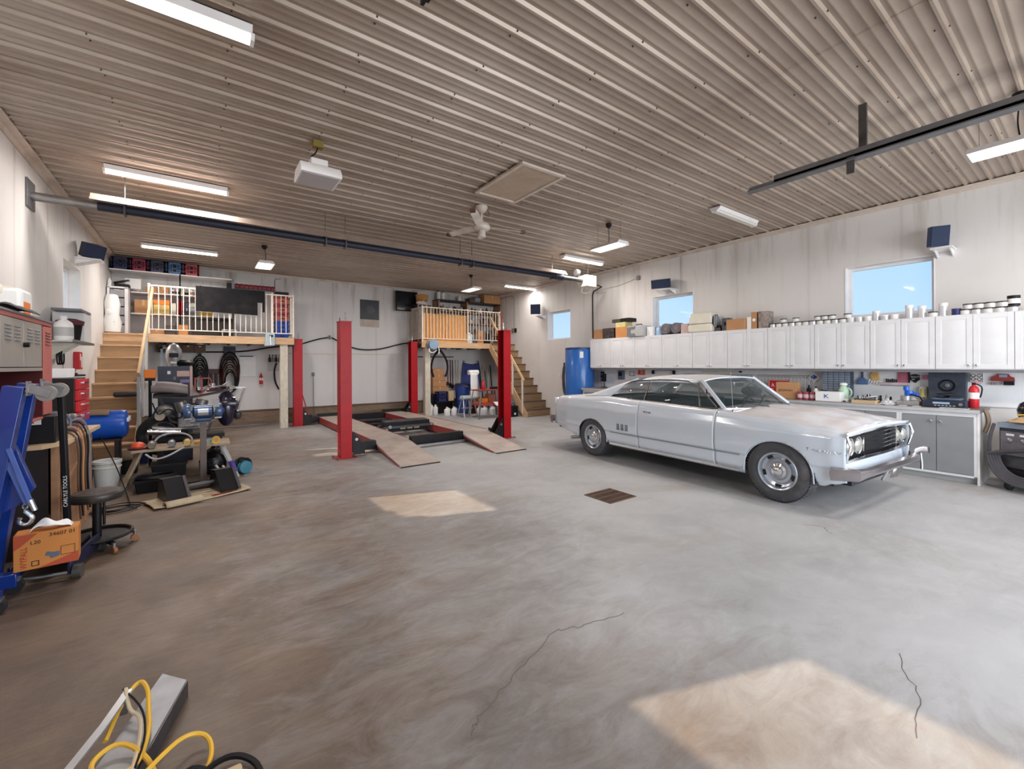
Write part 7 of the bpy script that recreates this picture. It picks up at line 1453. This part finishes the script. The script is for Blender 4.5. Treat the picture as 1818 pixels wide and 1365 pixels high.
# black jack-stand frame on cardboard
t = thing('floor_cardboard', 'creased pale cardboard sheet on the floor under the black ramp frame', 'cardboard', (-.02, 6.25, 0), R_(18)); cbm = mat('dirty_card', H('b3a288'), .8, var=.1, dirt=H('6d5844'), dirt_amt=.5, dscale=6)
obj('sheet', MB().grid(lambda u, v: ((u - .5) * .95, (v - .5) * .48, .008 + .03 * max(0, abs(2 * u - 1) - .75) * 4 * (.5 + .5 * math.sin(5 * v)) + .02 * max(0, .2 - v) * (1 + math.sin(9 * u))), 20, 10), cbm, t, thick=.006); obj('red_print', MB().box(.08, .3, -.19, -.12, .0125, .014), redd, t); obj('curl', MB().grid(lambda u, v: (-.38 + .34 * u, -.22 + .07 * math.cos(math.pi * v), .015 + .05 * math.sin(math.pi * v)), 8, 8), cbm, t, thick=.004)
t = thing('ramp_frame', 'black steel engine cradle frame with two wedge ends on the cardboard', 'frame', (0.0, 6.3, .02), R_(18))
fmm = mat('frame_black', H('262326'), .4, metal=.3, var=.2)
for x in (-.27, .24):
    obj('wedge_plate', MB().prism([(-.18, 0), (-.15, .02), (.0, .21), (.13, .22), (.19, .04), (.19, 0)], 'x', x - .09, x - .082).prism([(-.18, 0), (.0, .21), (.13, .22), (.19, 0)], 'x', x + .082, x + .09), fmm, t)
    obj('wedge_top', MB().beam((x, -.19, .015), (x, .0, .235), .19, .012, (0, 0, 1)).beam((x, .0, .235), (x, .14, .225), .19, .01), blk, t); obj('edge_angle', MB().beam((x + .1, -.2, .02), (x + .1, .0, .24), .03, .03), mat('angle_grey', H('5b5557'), .4, metal=.4), t)
obj('cross_tube', MB().cyl((-.2, .05, .10), (.2, .05, .10), .022, seg=10).cyl((-.2, .16, .05), (.2, .16, .05), .016, seg=8), dsteel, t)
t = thing('circular_saw', 'teal and black circular saw lying beside the bench right leg', 'saw', (.5, 7.15, 0), R_(25)); obj('saw_body', MB().lathe([(.03, -.06), (.085, -.05), (.09, .02), (.06, .05)], (0, 0, .1), 'y', 16), mat('saw_teal', H('3d7f93'), .4), t); obj('blade_guard', MB().lathe([(.1, .05), (.115, .055), (.1, .075)], (-.02, 0, .12), 'y', 20), blk, t); obj('shoe', MB().box(-.06, .2, -.1, .1, .0, .012), steel, t); obj('handle', MB().tube([(-.06, 0, .18), (-.02, 0, .22), (.07, 0, .2), (.1, 0, .1)], .018, 6, smooth=1), blk, t)
t = thing('pry_tools', 'pair of pale metal clamps lying against the bench leg beside the saw', 'clamp', (.33, 7.05, 0)); obj('bar', MB().beam((-.06, -.05, .015), (-.16, .14, .16), .025, .015).beam((.0, -.06, .015), (-.08, .16, .14), .025, .015), cream, t); obj('jaw', MB().box(-.08, .03, -.1, -.04, 0, .04), steel, t)
# motorcycle on the stand behind
t = thing('motorcycle', 'partly dismantled motorcycle with grey seat and dark purple fairing raised behind the bench', 'motorcycle', (-.05, 8.1, 0)); eng = mat('engine_grey', H('8f8c88'), .35, metal=.6, var=.25, scale=20, dirt=H('2e2a28'), dirt_amt=.5); purp = mat('purple_paint', H('221a30'), .25, var=.15, coat=.5)
mb = MB(); rs = []
for k in range(13):
    f = k / 12; x = -.52 + .42 * f; w = .085 + .04 * math.sin(math.pi * min(1, f * 1.2)); h2 = .05 if f > .12 else .02; z = 1.20 - .05 * f + .03 * math.sin(2.6 * f + .4)
    rs.append([(x, w * math.cos(a), z + (h2 * 1.7 if math.sin(a) > 0 else .08) * math.sin(a)) for a in [2 * math.pi * q / 12 for q in range(12)]])
obj('seat', mb.rings(rs), mat('seat_grey', H('8d827e'), .55, var=.08), t); obj('seat_base', MB().box(-.5, -.1, -.07, .07, 1.07, 1.13), blk, t, bevel=.02)
fl = []
obj('frame_tubes', MB().tube([(-.5, -.08, 1.08), (-.1, -.08, 1.05), (.3, -.06, 1.12), (.42, -.03, 1.18)], .018, 6).tube([(-.42, -.08, 1.06), (-.30, -.08, .72), (.15, -.08, .55), (.30, -.06, 1.0)], .018, 6).tube([(-.1, -.08, 1.05), (-.08, -.08, .6)], .016, 6), dsteel, t)
obj('tank_cover', MB().lathe([(.02, -.16), (.10, -.12), (.13, 0), (.11, .12), (.03, .16)], (.38, 0, .93), 'x', 16), purp, t); obj('front_cowl', MB().ball((.38, 0, .86), .16, 18, (.85, .8, 1.75)), purp, t)
obj('engine_block', MB().box(-.22, .14, -.13, .13, .62, .84).cyl((.02, 0, .8), (.08, 0, 1.02), .08, seg=14).cyl((-.14, 0, .8), (-.2, 0, 1.0), .075, seg=14), eng, t, bevel=.015)
for k in range(5): obj('cooling_fin', MB().cyl((.02 + .01 * k, 0, .84 + .035 * k), (.022 + .01 * k, 0, .85 + .035 * k), .095, seg=16), eng, t)
obj('exhaust_pipe', MB().tube([(.08, -.12, .9), (.16, -.17, .75), (.1, -.17, .6), (-.3, -.17, .62), (-.5, -.17, .66)], .022, 8, smooth=1), chrome, t); obj('side_cover', MB().ball((-.36, -.09, .88), .09, 12, (1.1, .4, 1)), eng, t)
obj('air_filter', MB().cyl((-.42, -.12, .8), (-.42, -.02, .8), .06), mat('filter_cream', H('b7aa98'), .6), t)
for q in (-.05, .03): obj('fork_leg', MB().cyl((.62, q, 1.17), (.53, q, .82), .016, seg=8), alu, t)
obj('fork_brace', MB().beam((.625, -.07, 1.16), (.61, .05, 1.18), .03, .02).beam((.53, -.07, .82), (.53, .05, .82), .03, .02).beam((.40, 0, 1.19), (.63, 0, 1.17), .03, .03), steel, t); obj('boot', MB().lathe([(.03, -.06), (.055, -.02), (.055, .04), (.03, .07)], (.53, -.01, .74), 'z', 12), dsteel, t)
obj('handlebar', MB().tube([(.08, -.26, 1.19), (.2, -.22, 1.2), (.34, 0, 1.22), (.5, -.1, 1.19)], .013, 6, smooth=1).tube([(.34, 0, 1.22), (.40, .22, 1.25)], .013, 6), alu, t); obj('lever', MB().tube([(.1, -.24, 1.22), (.22, -.2, 1.24)], .006, 5), chrome, t)
obj('wheel', MB().lathe([(.19, -.06), (.27, -.06), (.3, -.02), (.3, .02), (.27, .06), (.19, .06)], (-.4, .05, .52), 'y', 28, caps=False), rubber, t); obj('wheel_rim', MB().lathe([(.19, -.03), (.17, 0), (.19, .03)], (-.4, .05, .52), 'y', 28, caps=False).cyl((-.4, 0, .52), (-.4, .1, .52), .05), steel, t)
obj('lift_stand', MB().box(-.5, .35, -.2, .2, .45, .5).box(-.45, -.38, -.15, .15, 0, .45).box(.25, .32, -.15, .15, 0, .45), blkm, t)
obj('wiring', MB().tube([(-.5, -.14, 1.0), (-.44, -.17, .8), (-.3, -.16, .95), (-.2, -.17, .7), (-.05, -.16, 1.0), (.1, -.17, .9)], .009, 5, smooth=2), blk, t)
obj('silencer', MB().cyl((-.55, -.19, .60), (-.18, -.19, .56), .045, seg=14), chrome, t); obj('carburettor', MB().box(-.1, .0, -.2, -.1, .86, .95).cyl((-.05, -.2, .9), (-.05, -.26, .9), .04), steel, t, bevel=.01)
obj('brake_line', MB().tube([(.42, -.1, 1.15), (.3, -.2, 1.0), (.36, -.2, .8), (.4, -.08, .7)], .007, 5, smooth=2), blk, t); obj('foot_peg', MB().cyl((.05, -.13, .62), (.05, -.26, .62), .014, seg=8), steel, t)
obj('top_clutter', MB().box(.02, .16, -.1, .02, 1.16, 1.2).cyl((.2, 0, 1.19), (.2, .0, 1.25), .04), alu, t)
t = thing('red_clamp_frame', 'faded red rectangular bracket standing on the motorcycle', 'bracket', (.02, 7.92, 1.14)); obj('frame', MB().beam((-.08, 0, 0), (-.08, 0, .20), .018, .018).beam((0, 0, 0), (0, 0, .20), .018, .018).beam((-.09, 0, .20), (.1, 0, .2), .018, .018).tube([(.1, 0, .2), (.13, 0, .12), (.02, 0, .0), (-.05, 0, -.06)], .01, 6, smooth=1), mat('red_faded2', H('a4483e'), .5), t)
# sticker-covered panel and helmet behind
t = thing('stickered_cabinet', 'dark cabinet covered with stickers behind the motorcycle', 'cabinet', (-.3, 8.75, 0)); obj('cabinet_body', MB().box(-.24, .2, 0, .3, .0, 1.52), mat('cab_slate', H('3a3f4f'), .5, var=.2), t, bevel=.004); obj('pale_edge', MB().box(.165, .2, -.006, 0, 1.0, 1.52), mat('edge_pink', H('cdb2a8'), .5), t)
for k, (x, z, w, h2, m) in enumerate(((-.1, 1.42, .04, .05, paperw), (-.0, 1.22, .12, .06, cream), (.08, 1.40, .16, .09, mat('sticker_pink', H('c9a79a'), .5)), (-.15, 1.1, .07, .07, grey_l), (-.03, 1.33, .03, .05, grey_m), (.1, 1.28, .12, .05, mat('sticker_lilac', H('8b7bb5'), .5)))): obj('sticker', MB().box(x - w / 2, x + w / 2, -.003, 0, z - h2 / 2, z + h2 / 2), m, t)
t = thing('welding_mask', 'silver and black welding mask on top of the stickered cabinet', 'mask', (-.34, 8.85, 1.522)); obj('mask_shell', MB().lathe([(.07, .0), (.09, .08), (.11, .16), (.1, .26), (.06, .34), (.01, .37)], seg=16), mat('mask_silver', H('9a9a9c'), .3, metal=.4, var=.3, scale=9), t); obj('visor', MB().box(-.06, .06, -.115, -.07, .14, .21), blk, t, bevel=.01); obj('chin', MB().box(-.04, .04, -.1, -.05, .04, .07), cream, t, bevel=.008); obj('headband', MB().lathe([(.12, .0), (.16, .06), (.12, .1)], (.1, .06, 0), 'z', 16, caps=False), blk, t)
t = thing('orange_light', 'orange beacon lens beside the stickered cabinet', 'lamp', (-.62, 8.6, 0)); obj('lens', MB().box(-.07, .07, -.06, .06, 1.34, 1.47), orange, t, bevel=.01); obj('beacon_base', MB().box(-.06, .06, -.05, .05, 1.30, 1.34), blk, t); obj('mount_post', MB().box(-.02, .02, -.02, .02, 0, 1.3), blkm, t)
t = thing('blue_sheet', 'bent blue plastic sheet behind the stair rail', 'sheet', (-.72, 8.9, 0)); obj('sheet', MB().grid(lambda u, v: (.0 + .16 * v ** 2 + .02 * u, .1 * u, .25 + .62 * v), 4, 10), mat('sheet_blue', H('2a6ab0'), .4), t, thick=.01); obj('sheet_foot', MB().box(-.05, .05, -.02, .12, 0, .25), navy, t)
# ---- foreground: steel beam, bracket, yellow cord at the bottom edge
t = thing('steel_tow_bar', 'grey steel angle bar pointing up from the bottom left edge', 'steel bar', (0, 0, 0)); fst = mat('painted_steel', H('8f9094'), .4, metal=.4, var=.15, scale=10, dirt=H('6a5f58'), dirt_amt=.35)
obj('bar', MB().hexa([(-.38, 1.95, .0), (-.24, 1.90, .0), (-.055, 2.50, .0), (-.07, 2.55, .0), (-.38, 1.95, .075), (-.24, 1.90, .075), (-.055, 2.50, .075), (-.15, 2.62, .075)]), fst, t, bevel=.002)
obj('bar_side', MB().hexa([(-.238, 1.895, .0), (-.234, 1.893, .0), (-.051, 2.497, .0), (-.055, 2.5, .0), (-.238, 1.895, .072), (-.234, 1.893, .072), (-.051, 2.497, .072), (-.055, 2.5, .072)]), dsteel, t)
t = thing('flat_bracket', 'pale flat steel bracket lying beside the grey bar at the bottom edge', 'bracket', (0, 0, 0)); obj('plate', MB().beam((-.42, 2.05, .10), (-.31, 2.28, .13), .03, .008).beam((-.31, 2.28, .13), (-.25, 2.44, .15), .028, .008), alu, t); obj('plate_foot', MB().box(-.40, -.37, 2.06, 2.09, 0.0, .10).box(-.275, -.25, 2.40, 2.43, 0.076, .148), steel, t)
t = thing('extension_lead', 'yellow extension cord looped over the steel bar at the bottom edge', 'cord', (0, 0, 0))
obj('cord', MB().tube([(-.30, 2.25, .09), (-.27, 2.42, .12), (-.22, 2.50, .15), (-.185, 2.42, .14), (-.18, 2.34, .10), (-.165, 2.2, .10), (-.19, 2.02, .09), (-.3, 2.05, .10), (-.33, 2.15, .10), (-.25, 2.2, .11), (-.15, 2.05, .09), (-.12, 1.95, .03)], .0085, 7, smooth=3), cordy, t)
obj('cord', MB().tube([(-.2, 1.93, .1), (-.12, 2.05, .09), (-.05, 2.14, .07), (.02, 2.12, .05), (.035, 2.03, .03), (.0, 1.93, .02)], .0085, 7, smooth=3), cordy, t)
obj('cord', MB().tube([(-.26, 2.44, .16), (-.24, 2.34, .12), (-.20, 2.30, .11), (-.19, 2.15, .1), (-.21, 1.95, .09)], .007, 7, smooth=2), mat('pale_cord', H('c9b89a'), .5), t)
t = thing('black_cable_loop', 'black cable curling on the floor at the bottom edge', 'cable', (0, 0, 0)); obj('cable', MB().tube([(-.05, 1.9, .02), (.02, 1.97, .03), (.10, 1.98, .03), (.17, 1.9, .02), (.18, 1.8, .015)], .011, 7, smooth=2).tube([(-.1, 1.93, .02), (-.04, 2.0, .04), (.02, 1.96, .02)], .012, 7, smooth=2), blk, t); obj('brown_block', MB().box(.04, .12, 1.78, 1.9, 0, .05), card3, t, bevel=.01)
tag(obj('black_wire', MB().tube([(-.27, 2.46, .15), (-.19, 2.28, .15), (-.17, 2.12, .13), (-.19, 2.0, .12)], .004, 5, smooth=2), blk), 'thin black wire running along the grey steel bar', 'wire')
# stuff outside the frame that the wall continues with: rolled overhead door panel at the front
t = struct(bpy.data.objects.new('door_1', None)); C.objects.link(t)
for k in range(4): obj('door_panel', MB().box(-.85, 4.75, -3.25 + k * .56, -2.71 + k * .56, 3.50, 3.54), trimw, t)
